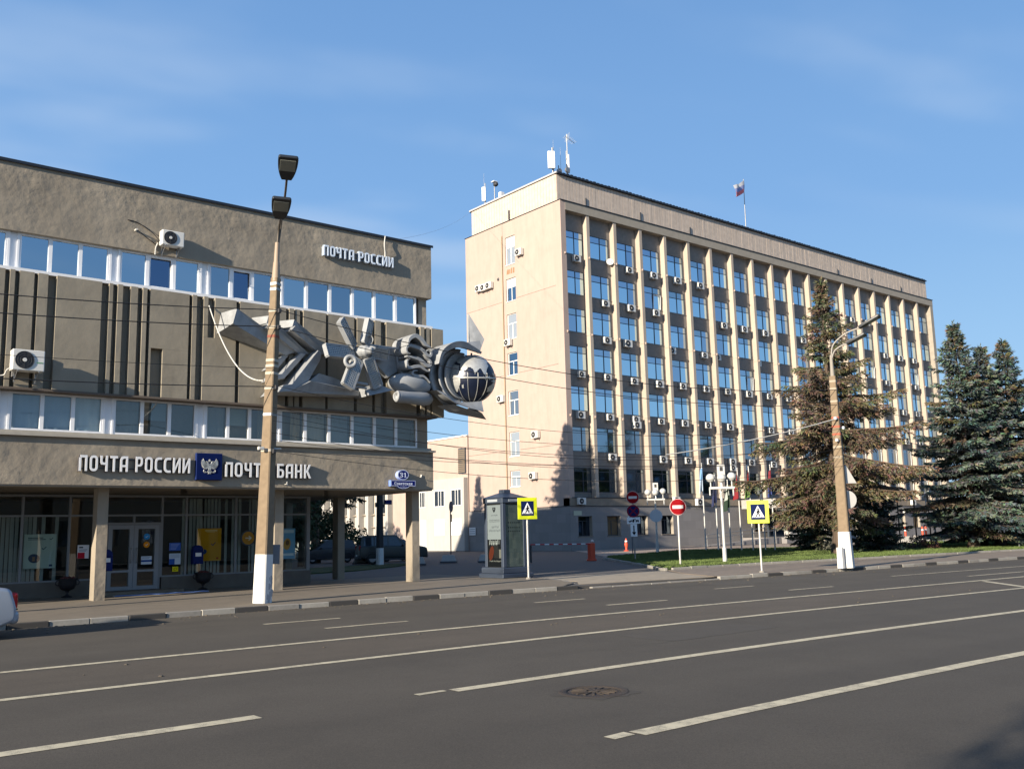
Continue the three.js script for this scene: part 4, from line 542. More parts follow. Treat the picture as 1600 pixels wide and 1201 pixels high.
  P('smoke_back', slab([[17.42, 7.7], [17.5, 8.14], [17.75, 8.32], [18.05, 8.18], [18.5, 7.9], [18.6, 7.3], [18.4, 6.9], [17.8, 6.95], [17.5, 7.3]], -27.42, 0.36, 0.03));
  P('smoke_lobe', new THREE.SphereGeometry(1, 40, 24).scale(0.84, 0.40, 0.42).rotateZ(-0.03).translate(17.86, 6.74, -27.3));
  const roll = spun([[0.0, -0.02], [0.10, -0.02], [0.12, -0.10], [0.16, -0.12], [0.2, -0.06], [0.205, 0.4], [0.225, 0.9], [0.24, 1.25], [0.2, 1.45], [0.1, 1.58], [0, 1.6]], 17.14, 6.22, -26.85, V(1, 0.03, -0.22), 30);
  P('smoke_roll', roll);
  P('smoke_roll_lip', new THREE.TorusGeometry(0.155, 0.045, 10, 26, 5.0).rotateY(Math.PI / 2 - 0.2).rotateX(0.4).translate(17.06, 6.22, -26.83));
  // nested half shells opening round the globe
  const gx = 20.42, gy = 7.14, gz = -27.15;
  const shell = (cx0, cz0, Rr, depth, half, wide, fwd, th = 0.05) => { // crescent cut from a bowl that opens to the front and right
    const A = V(0.12, 0, 0.993).normalize(), U = V(-0.993, 0, 0.12).normalize(), Y = V(0, 1, 0), cc = V(cx0, 7.2, cz0).addScaledVector(A, fwd), nf = 44, ns = 9, grid = (o) => { const g = []; for (let i = 0; i <= nf; i++) { const q = i / nf * 2 - 1, fi = q * half, k = wide * (0.5 + 0.5 * Math.cos(q * Math.PI / 2)), row = []; for (let j = 0; j <= ns; j++) { const s = 1 - k * (1 - j / ns); row.push(cc.clone().addScaledVector(A, -depth * (1 - s * s) - o).addScaledVector(U, (Rr + o * 0.6) * s * Math.cos(fi)).addScaledVector(Y, (Rr + o * 0.6) * s * Math.sin(fi))); } g.push(row); } return g; };
    const f = grid(0), b = grid(th), P = [], quad = (a, b2, c, d) => { for (const v of [a, b2, c, a, c, d]) P.push(v.x, v.y, v.z); };
    for (let i = 0; i < nf; i++) for (let j = 0; j < ns; j++) { quad(f[i][j], f[i + 1][j], f[i + 1][j + 1], f[i][j + 1]); quad(b[i][j], b[i][j + 1], b[i + 1][j + 1], b[i + 1][j]); }
    for (let i = 0; i < nf; i++) { quad(f[i][ns], f[i + 1][ns], b[i + 1][ns], b[i][ns]); quad(f[i][0], b[i][0], b[i + 1][0], f[i + 1][0]); }
    for (const i of [0, nf]) for (let j = 0; j < ns; j++) quad(f[i][j], f[i][j + 1], b[i][j + 1], b[i][j]);
    const g = new THREE.BufferGeometry(); g.setAttribute('position', new THREE.BufferAttribute(new Float32Array(P), 3)); g.deleteAttribute('uv'); const w = mergeVertices(g, 1e-4); w.computeVertexNormals(); return uvm(w);
  };
  P('shell', shell(19.74, -27.22, 1.13, 0.30, 1.66, 0.95, 0, 0.08)); P('shell', shell(19.88, -27.24, 0.96, 0.28, 1.66, 0.6, 0.10)); P('shell', shell(19.99, -27.26, 0.83, 0.25, 1.7, 0.6, 0.16));
  P('shell_arm', [bar([19.0, 7.3, -27.7], [19.5, 7.2, -27.6], 0.12, 10), bar([19.2, 6.9, -27.72], [19.7, 6.7, -27.5], 0.07, 8)]);
  // pennant over and under the globe
  const sweep = (path, w, zA, zB) => { const c = new THREE.CatmullRomCurve3(path.map((p) => V(...p))), N = 30, vv = [], ff = []; for (let i = 0; i <= N; i++) { const p = c.getPointAt(i / N), k = w * (0.35 + 0.65 * i / N); vv.push([p.x, p.y + k / 2, zA], [p.x, p.y - k / 2, zA], [p.x, p.y + k / 2, zB], [p.x, p.y - k / 2, zB]); if (i) { const o = 4 * i, l = o - 4; ff.push([l, l + 1, o + 1, o], [l + 2, o + 2, o + 3, l + 3], [l, o, o + 2, l + 2], [l + 1, l + 3, o + 3, o + 1]); } } ff.push([0, 2, 3, 1], [4 * N, 4 * N + 1, 4 * N + 3, 4 * N + 2]); return poly(vv, ff); };
  const strap = (A, B, back, n = 36) => { // curved sheet between two edge lines, turned back along its first edge
    const a = new THREE.CatmullRomCurve3(A.map((p) => V(...p))), b = new THREE.CatmullRomCurve3(B.map((p) => V(...p))), c = back && new THREE.CatmullRomCurve3(back.map((p) => V(...p))), P2 = [], put = (...v) => v.forEach((q) => P2.push(q.x, q.y, q.z)), off = V(0.008, 0, -0.05);
    for (let i = 0; i < n; i++) { const [a0, a1, b0, b1] = [a.getPoint(i / n), a.getPoint((i + 1) / n), b.getPoint(i / n), b.getPoint((i + 1) / n)]; put(a0, b0, b1, a0, b1, a1); const q = [a0, a1, b0, b1].map((v) => v.clone().add(off)); put(q[0], q[3], q[2], q[0], q[1], q[3]); put(b0, q[2], q[3], b0, q[3], b1); if (c) { const c0 = c.getPoint(i / n), c1 = c.getPoint((i + 1) / n); put(a0, a1, c1, a0, c1, c0); } else put(a0, a1, q[1], a0, q[1], q[0]); }
    const g = new THREE.BufferGeometry(); g.setAttribute('position', new THREE.BufferAttribute(new Float32Array(P2), 3)); return uvm(toCreasedNormals(g, 0.5));
  };
  P('pennant', strap([[18.62, 7.45, -26.62], [18.72, 7.9, -26.5], [19.13, 8.22, -26.42], [19.6, 8.30, -26.42], [20.1, 8.20, -26.55], [20.62, 8.08, -26.75]], [[18.70, 7.45, -26.64], [18.86, 7.82, -26.56], [19.22, 8.04, -26.5], [19.6, 8.09, -26.5], [20.08, 8.07, -26.6], [20.6, 8.02, -26.78]], [[18.62, 7.45, -27.4], [18.72, 7.9, -27.5], [19.13, 8.24, -27.5], [19.6, 8.32, -27.45], [20.1, 8.26, -27.3], [20.62, 8.12, -27.1]]));
  P('spike', [poly([[20.38, 9.56, -27.2], [20.86, 8.6, -26.9], [20.6, 8.06, -26.9], [20.3, 8.22, -27.05], [20.26, 8.34, -27.05], [20.38, 9.56, -27.26], [20.86, 8.6, -26.96], [20.6, 8.06, -26.96], [20.3, 8.22, -27.11], [20.26, 8.34, -27.11]], [[0, 4, 3, 2, 1], [5, 6, 7, 8, 9], [0, 1, 6, 5], [1, 2, 7, 6], [0, 5, 9, 4]]), poly([[19.6, 8.3, -26.95], [20.84, 8.58, -26.95], [20.6, 8.08, -26.85], [20.1, 8.12, -26.8], [19.6, 8.3, -27.0], [20.84, 8.58, -27.0], [20.6, 8.08, -26.9], [20.1, 8.12, -26.85]], [[0, 3, 2, 1], [4, 5, 6, 7], [0, 1, 5, 4], [2, 3, 7, 6]])]);
  P('pennant', strap([[18.52, 6.52, -26.62], [18.78, 6.46, -26.6], [19.05, 6.30, -26.6], [19.45, 6.18, -26.58], [19.95, 6.20, -26.6], [20.42, 6.26, -26.55]], [[18.54, 6.44, -26.5], [18.75, 6.30, -26.4], [19.1, 6.08, -26.32], [19.6, 5.95, -26.3], [20.0, 5.90, -26.32], [20.38, 5.86, -26.4]], [[18.52, 6.56, -27.3], [18.78, 6.50, -27.3], [19.05, 6.34, -27.3], [19.45, 6.2, -27.3], [19.95, 6.16, -27.2], [20.42, 6.14, -27.1]]));
  P('pennant', poly([[19.05, 6.1, -27.4], [19.2, 6.05, -26.5], [19.7, 5.92, -26.45], [20.38, 5.82, -26.5], [20.88, 5.66, -26.9], [20.45, 6.1, -27.1], [19.6, 5.9, -27.4]], [[0, 1, 2, 6], [2, 3, 4, 6], [3, 5, 4], [4, 5, 6]]));
  // the globe on its axis
  const R = 0.86, gl = P('globe', new THREE.SphereGeometry(R, 56, 40).translate(gx, gy, gz), M.globe);
  const tilt = new THREE.Quaternion().setFromEuler(new THREE.Euler(0.10, 0, 0.05)), cen = V(gx, gy, gz), lon0 = 68;
  const toCam = Math.atan2(-gx, -gz) * 180 / Math.PI + 0; // heading from the globe to the street
  const on = (lon, lat, r) => { const a = (lon - lon0) * Math.PI / 180 + Math.atan2(-gx + 0, -gz), b = lat * Math.PI / 180; return V(r * Math.cos(b) * Math.sin(a), r * Math.sin(b), r * Math.cos(b) * Math.cos(a)).applyQuaternion(tilt).add(cen); };
  const lands = [ // outlines in degrees, drawn roughly as the sculptor cut them
    [[-10, 36], [-9, 44], [0, 49], [6, 54], [8, 58], [5, 62], [16, 70], [30, 71], [45, 68], [60, 70], [80, 73], [105, 78], [130, 74], [160, 71], [178, 68], [172, 61], [160, 58], [156, 51], [141, 54], [138, 46], [128, 40], [122, 39], [121, 30], [110, 21], [106, 12], [104, 2], [99, 10], [93, 21], [88, 22], [80, 13], [77, 8], [73, 20], [66, 25], [57, 26], [59, 22], [52, 16], [44, 13], [36, 28], [35, 36], [27, 37], [24, 38], [16, 42], [12, 44], [3, 42]],
    [[-16, 14], [-14, 26], [-6, 35], [10, 36], [20, 32], [33, 30], [39, 16], [51, 12], [42, -2], [40, -15], [34, -25], [27, -34], [18, -34], [12, -18], [9, 2], [-4, 6]],
    [[114, -22], [122, -17], [131, -12], [142, -11], [150, -24], [149, -37], [138, -35], [130, -32], [116, -34]], [[109, 2], [117, 6], [118, -3], [111, -3]], [[96, 5], [104, -3], [106, -6], [101, -2]], [[44, -17], [50, -15], [48, -25], [44, -24]], [[121, -8], [135, -3], [147, -7], [139, -9]],
  ];
  const inside = (P2, x, y) => { let c = false; for (let i = 0, j = P2.length - 1; i < P2.length; j = i++) { const [xi, yi] = P2[i], [xj, yj] = P2[j]; if ((yi > y) !== (yj > y) && x < (xj - xi) * (y - yi) / (yj - yi) + xi) c = !c; } return c; };
  lands.forEach((L) => { const pos = [], st = 1.5; for (let la = -80; la < 84; la += st) for (let lo = -20; lo < 182; lo += st) if (inside(L, lo + st / 2 + 1.4 * fbm(lo * 0.2, la * 0.2, 1, 2), la + st / 2 + 1.4 * fbm(lo * 0.2, la * 0.2, 7, 2))) { const a = on(lo, la, R * 1.022), b = on(lo + st, la, R * 1.022), c = on(lo + st, la + st, R * 1.022), d = on(lo, la + st, R * 1.022); for (const q of [a, b, c, a, c, d]) pos.push(q.x, q.y, q.z); }
    if (!pos.length) return; const g = new THREE.BufferGeometry(); g.setAttribute('position', new THREE.BufferAttribute(new Float32Array(pos), 3)); g.computeVertexNormals(); part('continent', uvm(g), M.silver, gl); });
  const arcs = []; for (let lo = -180; lo < 180; lo += 24) { const pts = []; for (let la = -90; la <= 12; la += 6) pts.push(on(lo, la, R * 1.018)); arcs.push(tube(pts, 0.011, 24, 5)); }
  part('meridian', arcs, M.silver, gl);
  { const pts = []; for (let lo = -180; lo < 180; lo += 6) pts.push(on(lo, 0, R * 1.02)); part('equator', tube(pts, 0.032, 90, 6, true), M.silver, gl); }
  part('axle', [bar(on(0, 90, R * 0.98), on(0, 90, R * 1.09), 0.035, 10), bar(on(0, -90, R * 0.98), on(0, -90, R * 1.05), 0.05, 10, 0.03), bar([20.58, 8.16, -26.95], [20.6, 8.3, -26.95], 0.02, 6)], M.steel, gl);
}

// ───────────────────────── eight-storey office block on the right ─────────────────────────
const OX = 57.65, OZ = -62.5, RZo = -63.12;                      // corner, front plane, recessed plane
const office = thing('office_block', 'tan eight-storey office block with tall white fins between its windows', 'building', [OX, 0, OZ]);
const FIN = []; for (let i = 0; i < 19; i++) FIN.push(61.2 + i * 3.633);
const OXR = 127.1, floorY = [5.12, 8.82, 12.56, 16.34, 19.9, 23.5, 27.34], WH = 2.26;
const nth = ['first', 'second', 'third', 'fourth', 'fifth', 'sixth', 'seventh', 'eighth', 'ninth', 'tenth', 'eleventh', 'twelfth', 'thirteenth', 'fourteenth', 'fifteenth', 'sixteenth', 'seventeenth', 'eighteenth', 'nineteenth', 'twentieth'];
{
  part('wall', [box(OX + 0.25, OXR - 0.1, 0, 32.0, RZo - 0.18, -77.2)], M.beigeFront, office);
  // end wall of big panels either side of the window strip
  const rows = [[3.9, 9.42], [9.42, 16.78], [16.78, 24.14], [24.14, 32.14]];
  for (const [a, b] of rows) for (const [z0, z1] of [[-63.405, -69.14], [-71.14, -77.3]]) { const pm = M.beige.clone(); pm.color.multiplyScalar(0.965 + 0.05 * (((a * 7.3 + z0) % 1 + 1) % 1)); part('wall_panel', box(OX, OX + 0.11, a + (a > 4 ? 0.014 : 0), b - 0.014, z0, z1), pm, office); }
  const sills = [5.97, 8.86, 12.8, 16.7, 20.26, 24.02, 27.7], tops = [7.5, 11.19, 15.17, 18.9, 22.74, 26.3, 30.55];
  // recessed strip with stair windows
  const seg = [3.9, ...sills.flatMap((s, i) => [s, tops[i]]), 32.14];
  for (let i = 0; i < seg.length; i += 2) part('wall_panel', box(OX + 0.02, OX + 0.12, seg[i] + 0.002, seg[i + 1] - 0.002, -69.145, -71.135), M.beige, office);
  sills.forEach((s, i) => {
    const h = tops[i] - s, zc = -70.0, w = 1.5, x = OX + 0.14, t = s + h * 0.62, fr = [box(x, x + 0.06, s, s + 0.07, zc - w / 2, zc + w / 2), box(x, x + 0.06, tops[i] - 0.07, tops[i], zc - w / 2, zc + w / 2), box(x, x + 0.06, s + 0.07, tops[i] - 0.07, zc - w / 2, zc - w / 2 + 0.07), box(x, x + 0.06, s + 0.07, tops[i] - 0.07, zc + w / 2 - 0.07, zc + w / 2), box(x + 0.004, x + 0.06, t - 0.04, t + 0.04, zc - w / 2 + 0.07, zc + w / 2 - 0.07), box(x + 0.002, x + 0.06, s + 0.07, t - 0.04, zc - 0.035, zc + 0.035)];
    const win = part('stair_window', fr, i === 4 ? M.frameWhite : M.frameWhite, office);
    const gp = std(0.42, 0.45, 0.47, { roughness: 0.12, metalness: 0.5 }), gm = [gp, gp, M.glassOld, M.glassUpper2, gp, M.glassUpper, gp][i], ry = -Math.PI / 2;
    for (const [za, zb, ya, yb] of [[zc - w / 2 + 0.07, zc - 0.035, s + 0.07, t - 0.04], [zc + 0.035, zc + w / 2 - 0.07, s + 0.07, t - 0.04], [zc - w / 2 + 0.07, zc + w / 2 - 0.07, t + 0.04, tops[i] - 0.07]]) { const q = piece('pane', new THREE.PlaneGeometry(zb - za, yb - ya), i > 4 && ya > t ? std(0.62, 0.66, 0.66, { roughness: 0.4 }) : gm, win, [x + 0.04 - OX, (ya + yb) / 2, (za + zb) / 2 - OZ]); q.rotation.y = ry; }
    part('reveal', [box(OX + 0.02, OX + 0.2, s, tops[i], -69.145, -69.25), box(OX + 0.02, OX + 0.2, s, tops[i], -70.75, -71.135)], M.beige, office);
    part('window_sill', box(OX - 0.05, OX + 0.16, s - 0.05, s - 0.004, -69.26, -70.74), M.whiteTrim, office);
  });
  part('strip_edge', [box(OX - 0.02, OX + 0.02, 5.3, 30.9, -71.14, -71.28)], std(0.30, 0.225, 0.155), office);
  part('rust_stain', [-69.45, -69.8, -70.15, -70.4].map((z, i) => slab([[0, 0], [0.24, 0.02 * i], [0.27, 0.5 + 0.1 * (i % 2)], [0.05, 0.56 - 0.05 * i]], 0.0025, 0.005).rotateY(-Math.PI / 2).translate(OX + 0.0175, 26.75, z - 0.2)), std(0.34, 0.19, 0.10, { map: again(texConcrete, 0.5) }), office, 'rusty streaks under the top stair window');
  // front: corner piers, fins, recessed bays
  part('corner_pier', [box(OX, OX + 0.62, 3.9, 32.14, OZ, OZ - 0.9)], M.beige, office);
  part('corner_pier', box(OXR - 0.72, OXR, 3.9, 31.3, OZ, OZ - 0.9), M.beigeFront, office);
  const finG = uvm(rbox(0.40, 26.7, 0.64, 0.012, 1)), finMats = [0, 1, 2].map((i) => std(0.48 - 0.02 * i, 0.405 - 0.018 * i, 0.33 - 0.015 * i, { roughness: 0.9, map: again(texPlaster, 3.3 + i) }));
  const fr = rng(55);
  FIN.slice(0, 18).forEach((x, i) => { const f = piece('fin', finG, finMats[i % 3], office, [x - OX, 4.62 + 13.35, -0.06 - 0.32]); piece('joint', merge([12.56, 19.9].map((y) => new THREE.BoxGeometry(0.41, 0.03, 0.65).translate(0, y - 18.2, 0))), M.band, f); });
  part('cornice', [box(OX + 0.62, OXR, 31.3, 32.14, OZ + 0.02, OZ - 0.9)], M.beigeFront, office);
  part('flashing', [box(OX - 0.06, OXR + 0.06, 32.14, 32.2, OZ + 0.10, -77.36)], M.coping, office);
  const bays = []; for (let k = 0; k < 19; k++) bays.push([k ? FIN[k - 1] + 0.2 : OX + 0.62, k < 18 ? FIN[k] - 0.2 : OXR - 0.72]);
  const W = 2.62, frameG = {}, R = rng(2024);
  const winGeo = (w, h, tr, mu) => { const b = 0.055, P = []; P.push(box(-w / 2, w / 2, -h / 2, -h / 2 + b, 0, -0.07), box(-w / 2, w / 2, h / 2 - b, h / 2, 0, -0.07), box(-w / 2, -w / 2 + b, -h / 2 + b, h / 2 - b, 0, -0.07), box(w / 2 - b, w / 2, -h / 2 + b, h / 2 - b, 0, -0.07), box(-w / 2 + b, w / 2 - b, tr - b / 2, tr + b / 2, -0.003, -0.07), box(mu - b / 2, mu + b / 2, -h / 2 + b, h / 2 - b, 0.004, -0.07)); return merge(P); };
  const paneG = new Map(), pane = (w, h) => { const k = w.toFixed(3) + h.toFixed(3); if (!paneG.has(k)) paneG.set(k, new THREE.PlaneGeometry(w, h)); return paneG.get(k); };
  bays.forEach(([a, b], k) => {
    const w = Math.min(W, b - a - 0.12), cx = (a + b) / 2 + 0.02;
    floorY.forEach((y, f) => {
      const old = f < 2, tr = WH / 2 - (old ? 0.36 : 0.66), mu = -w / 2 + w * (old ? 0.62 : 0.56), key = `${w.toFixed(2)}${old}`;
      frameG[key] ??= winGeo(w, WH, tr, mu);
      const lite = f === 1 && k > 12 || (f === 0 && k > 13);
      const win = piece('window', frameG[key], lite ? M.frameWhite : M.frameDark, office, [cx - OX, y + WH / 2, RZo + 0.03 - OZ]);
      const bd = 0.055;
      for (const [xa, xb, ya, yb] of [[-w / 2 + bd, mu - bd / 2, -WH / 2 + bd, tr - bd / 2], [mu + bd / 2, w / 2 - bd, -WH / 2 + bd, tr - bd / 2], [-w / 2 + bd, mu - bd / 2, tr + bd / 2, WH / 2 - bd], [mu + bd / 2, w / 2 - bd, tr + bd / 2, WH / 2 - bd]]) {
        const up = ya > tr - 0.01, u = R();
        const m = old ? (u < 0.6 ? M.glassOld : M.glassUpper2) : up ? (u < 0.7 ? M.glassOffice2 : M.glassUpper) : (u < 0.8 ? M.glassOffice : M.glassOffice2);
        const q = piece('pane', pane(xb - xa, yb - ya), m, win, [(xa + xb) / 2, (ya + yb) / 2, -0.04]); q.rotation.set((R() - 0.5) * 0.012, (R() - 0.5) * 0.016, 0);
      }
      if ((k === 3 && f === 5) || (k === 7 && f === 3) || (k === 14 && f === 4) || (k === 17 && f === 4)) { const s = piece('open_sash', merge([box(mu, w / 2 - bd, -WH / 2 + bd, -WH / 2 + 2 * bd, 0, 0.05), box(mu, w / 2 - bd, tr - bd * 2, tr - bd, 0, 0.05), box(mu, mu + bd, -WH / 2 + 2 * bd, tr - 2 * bd, 0, 0.05), box(w / 2 - 2 * bd, w / 2 - bd, -WH / 2 + 2 * bd, tr - 2 * bd, 0, 0.05)]), M.frameWhite, win, [0, -0.02, 0.02]); s.rotation.x = 0.05; }
      part('spandrel', box(a, b, (f ? floorY[f - 1] + WH : 4.62) + 0.004, y - 0.03, RZo, RZo - 0.17), M.spandrel, office);
      part('window_jamb', box(a, cx - w / 2 - 0.003, y - 0.026, y + WH + 0.002, RZo - 0.002, RZo - 0.17), M.spandrel, office); part('window_jamb', box(cx + w / 2 + 0.003, b, y - 0.026, y + WH + 0.002, RZo - 0.002, RZo - 0.17), M.spandrel, office);
      part('window_sill', box(a, b, y - 0.03, y - 0.004, RZo + 0.05, RZo - 0.1), M.steel, office);
    });
    part('spandrel', box(a, b, floorY[6] + WH + 0.004, 31.3, RZo, RZo - 0.17), M.spandrel, office);
  });
  // upper parapet: ribbed concrete, set back behind the flashing
  const PF = -63.0; part('parapet', [box(OX + 0.06, 126.4, 32.2, 34.82, PF, -76.2)], M.rib, office);
  const ribs = [], rr = rng(8); for (let x = OX + 0.12; x < 126.3; x += 0.42) { const d = 0.022 + 0.012 * rr(); ribs.push(box(x, x + 0.355 + 0.03 * rr(), 32.2, 34.8, PF + d, PF - 0.01)); } for (let z = PF - 0.15; z > -76; z -= 0.42) ribs.push(box(OX + 0.04 - 0.01 * rr(), OX + 0.07, 32.2, 34.8, z, z - 0.385));
  const rb = part('parapet_rib', ribs, M.rib, office); rb.userData.kind = 'stuff';
  part('scupper', [[61.4, 1.0], [69.0, 1.1], [76.6, 1.0], [104.5, 0.9], [112.3, 0.9], [119.6, 0.9]].map(([x, h]) => box(x, x + 0.06, 32.24, 32.2 + h, PF + 0.12, PF + 0.02)).concat([box(OX - 0.06, OX + 0.02, 32.24, 33.2, -69.9, -70.05)]), M.coping, office);
  part('roof_edge', [box(OX, 126.6, 34.82, 34.9, PF + 0.28, -76.5), box(OX, 126.55, 34.9, 35.0, PF + 0.2, -76.4)], M.coping, office);
  const tabs = []; for (let x = OX + 0.3; x < 126.4; x += 0.5) tabs.push(box(x, x + 0.3, 35.0, 35.03 + 0.06 * rr(), PF + 0.2, PF - 0.2)); part('roof_sheet', tabs, M.coping, office); part('end_flashing', [box(OX - 0.12, OX - 0.002, 34.83, 34.98, PF + 0.25, -76.4)], std(0.42, 0.42, 0.42, { roughness: 0.6 }), office);
  part('drainpipe', [bar([OX - 0.07, 30.8, -71.2], [OX - 0.07, 4.2, -71.2], 0.055, 8)], std(0.42, 0.32, 0.22), office);
  // basement storey of grey stone, ledge band above
  const bw = bays.map(([a, b], k) => (k === 4 || k === 5 || k === 6) ? null : k === 0 ? 59.4 : (a + b) / 2).filter((v) => v), cuts = [OX - 0.06, ...bw.flatMap((c) => [c - 0.86, c + 0.86]), OXR + 0.06], pier = []; for (let i = 0; i < cuts.length; i += 2) pier.push(box(cuts[i], cuts[i + 1], 1.2, 2.98, OZ + 0.08, OZ - 0.5));
  part('plinth', [box(OX - 0.06, OXR + 0.06, -0.1, 1.2, OZ + 0.08, OZ - 0.5), box(OX - 0.06, OXR + 0.06, 2.98, 3.86, OZ + 0.08, OZ - 0.5), ...pier, box(OX - 0.06, OX + 0.3, -0.1, 3.86, OZ - 0.5, -77.36)], M.base, office);
  part('band', [box(OX + 0.0, OXR, 3.9, 4.6, OZ + 0.04, OZ - 0.8)], M.band, office);
  part('band_edge', [box(OX - 0.1, OXR + 0.08, 3.86, 3.9, OZ + 0.16, -77.4), box(OX + 0.3, OXR, 4.6, 4.66, OZ + 0.09, OZ - 0.85)], M.coping, office);
  bays.forEach(([a, b], k) => {
    if (k === 4 || k === 5 || k === 6) return; const cx = k === 0 ? 59.4 : (a + b) / 2, w = 1.72, y0 = 1.2, y1 = 2.98, zf = OZ - 0.30, zb = OZ - 0.38;
    const wn = part('basement_window', [box(cx - w / 2, cx + w / 2, y0, y0 + 0.06, zf, zb), box(cx - w / 2, cx + w / 2, y1 - 0.06, y1, zf, zb), box(cx - w / 2, cx - w / 2 + 0.06, y0 + 0.06, y1 - 0.06, zf, zb), box(cx + w / 2 - 0.06, cx + w / 2, y0 + 0.06, y1 - 0.06, zf, zb), box(cx - 0.03, cx + 0.03, y0 + 0.06, y1 - 0.4, zf + 0.002, zb), box(cx - w / 2 + 0.06, cx + w / 2 - 0.06, y1 - 0.44, y1 - 0.4, zf + 0.002, zb)], M.frameDark, office);
    piece('pane', pane(w - 0.12, y1 - y0 - 0.12), k % 3 === 1 ? std(0.22, 0.16, 0.10, { roughness: 0.1, metalness: 0.3 }) : M.glassDark, wn, [cx - OX, (y0 + y1) / 2, -0.34]);
    part('window_sill', box(cx - w / 2 - 0.08, cx + w / 2 + 0.08, y0 - 0.06, y0 - 0.003, OZ + 0.14, OZ + 0.082), M.band, office);
    part('reveal', box(cx + w / 2 - 0.012, cx + w / 2 - 0.002, y0, y1, OZ + 0.079, zf + 0.003), M.beigeFront, office);
  });
  part('wall_plate', box(OX + 0.35, OX + 1.3, 3.05, 3.45, OZ + 0.12, OZ + 0.082), std(0.45, 0.48, 0.36), office);
  // rust-stained sockets on the corner and fins
  const dots = []; for (const x of [OX + 0.45, ...FIN.slice(0, 18)]) for (const y of [12.0, 19.7, 27.1]) dots.push(rbox(0.16, 0.2, 0.14, 0.03).translate(x - 0.02 - OX, y, 0.05)); 
  piece('flag_socket', merge(dots), M.beige, office).userData.kind = 'stuff';
}
// ── entrance canopy, steps, ramp rail
{
  const t = thing('entrance_porch', 'white flat entrance canopy on pale square pillars with steps below', 'porch', [84.4, 0, -58]);
  part('canopy_slab', [box(81.6, 90.0, 3.55, 4.5, -56.6, -62.2)], std(0.40, 0.39, 0.37, { map: again(texConcrete, 2.2) }), t);
  part('canopy_edge', box(81.5, 90.1, 4.5, 4.56, -56.5, -62.2), M.coping, t);
  for (const x of [82.6, 85.4, 86.8, 89.3]) part('pillar', box(x, x + (x < 83 ? 1.7 : 0.45), 0.5, 3.55, -57.2, -57.9), M.white, t);
  part('landing', box(81.4, 90.4, 0, 0.6, -56.8, -62.2), M.base, t);
  for (let i = 0; i < 5; i++) part('step', box(86.0, 90.8, 0.12 * i, 0.12 * i + 0.12, -55.1 - 0.32 * i, -56.8), std(0.5, 0.45, 0.37, { map: again(texConcrete, 1.7) }), t);
  const d = part('door', [box(85.6, 89.0, 0.62, 3.2, -61.9, -62.1)], M.frameDark, t); piece('pane', new THREE.PlaneGeometry(3.0, 2.3), M.glassDark, d, [2.9, 1.9, -3.88]);
  const q = thing('ramp_railing', 'steel handrail of the wheelchair ramp left of the entrance steps', 'railing', [74, 0, -57.5]);
  const rail = (y, s) => bar([69.6, y, -57.3], [80.6, y + s, -57.3], 0.035, 8);
  part('rail', [rail(1.05, 0.62), rail(0.72, 0.62)], M.steel, q);
  for (let i = 0; i < 7; i++) part('upright', bar([69.8 + i * 1.75, 0, -57.3], [69.8 + i * 1.75, 1.05 + 0.056 * i * 1.75, -57.3], 0.03, 8), M.steel, q);
  part('ramp', poly([[69.4, 0, -57.4], [81.3, 0.6, -57.4], [81.3, 0, -57.4], [69.4, 0, -59], [81.3, 0.6, -59], [81.3, 0, -59]], [[0, 2, 1], [3, 4, 5], [0, 1, 4, 3], [1, 2, 5, 4]]), M.base, q);
  for (const [x, l] of [[85.8, 'steel handrail along the left edge of the entrance steps'], [91.0, 'steel handrail along the right edge of the entrance steps']]) { const h = thing('step_railing', l, 'railing', [x, 0, -56]); part('rail', tube([[x, 1.0, -54.9], [x, 1.65, -56.8], [x, 1.65, -58.4]], 0.03, 20, 6), M.steel, h); for (const z of [-55, -56.8, -58.3]) part('upright', bar([x, 0, z], [x, z > -56 ? 1.02 : 1.65, z], 0.025, 6), M.steel, h); }
}
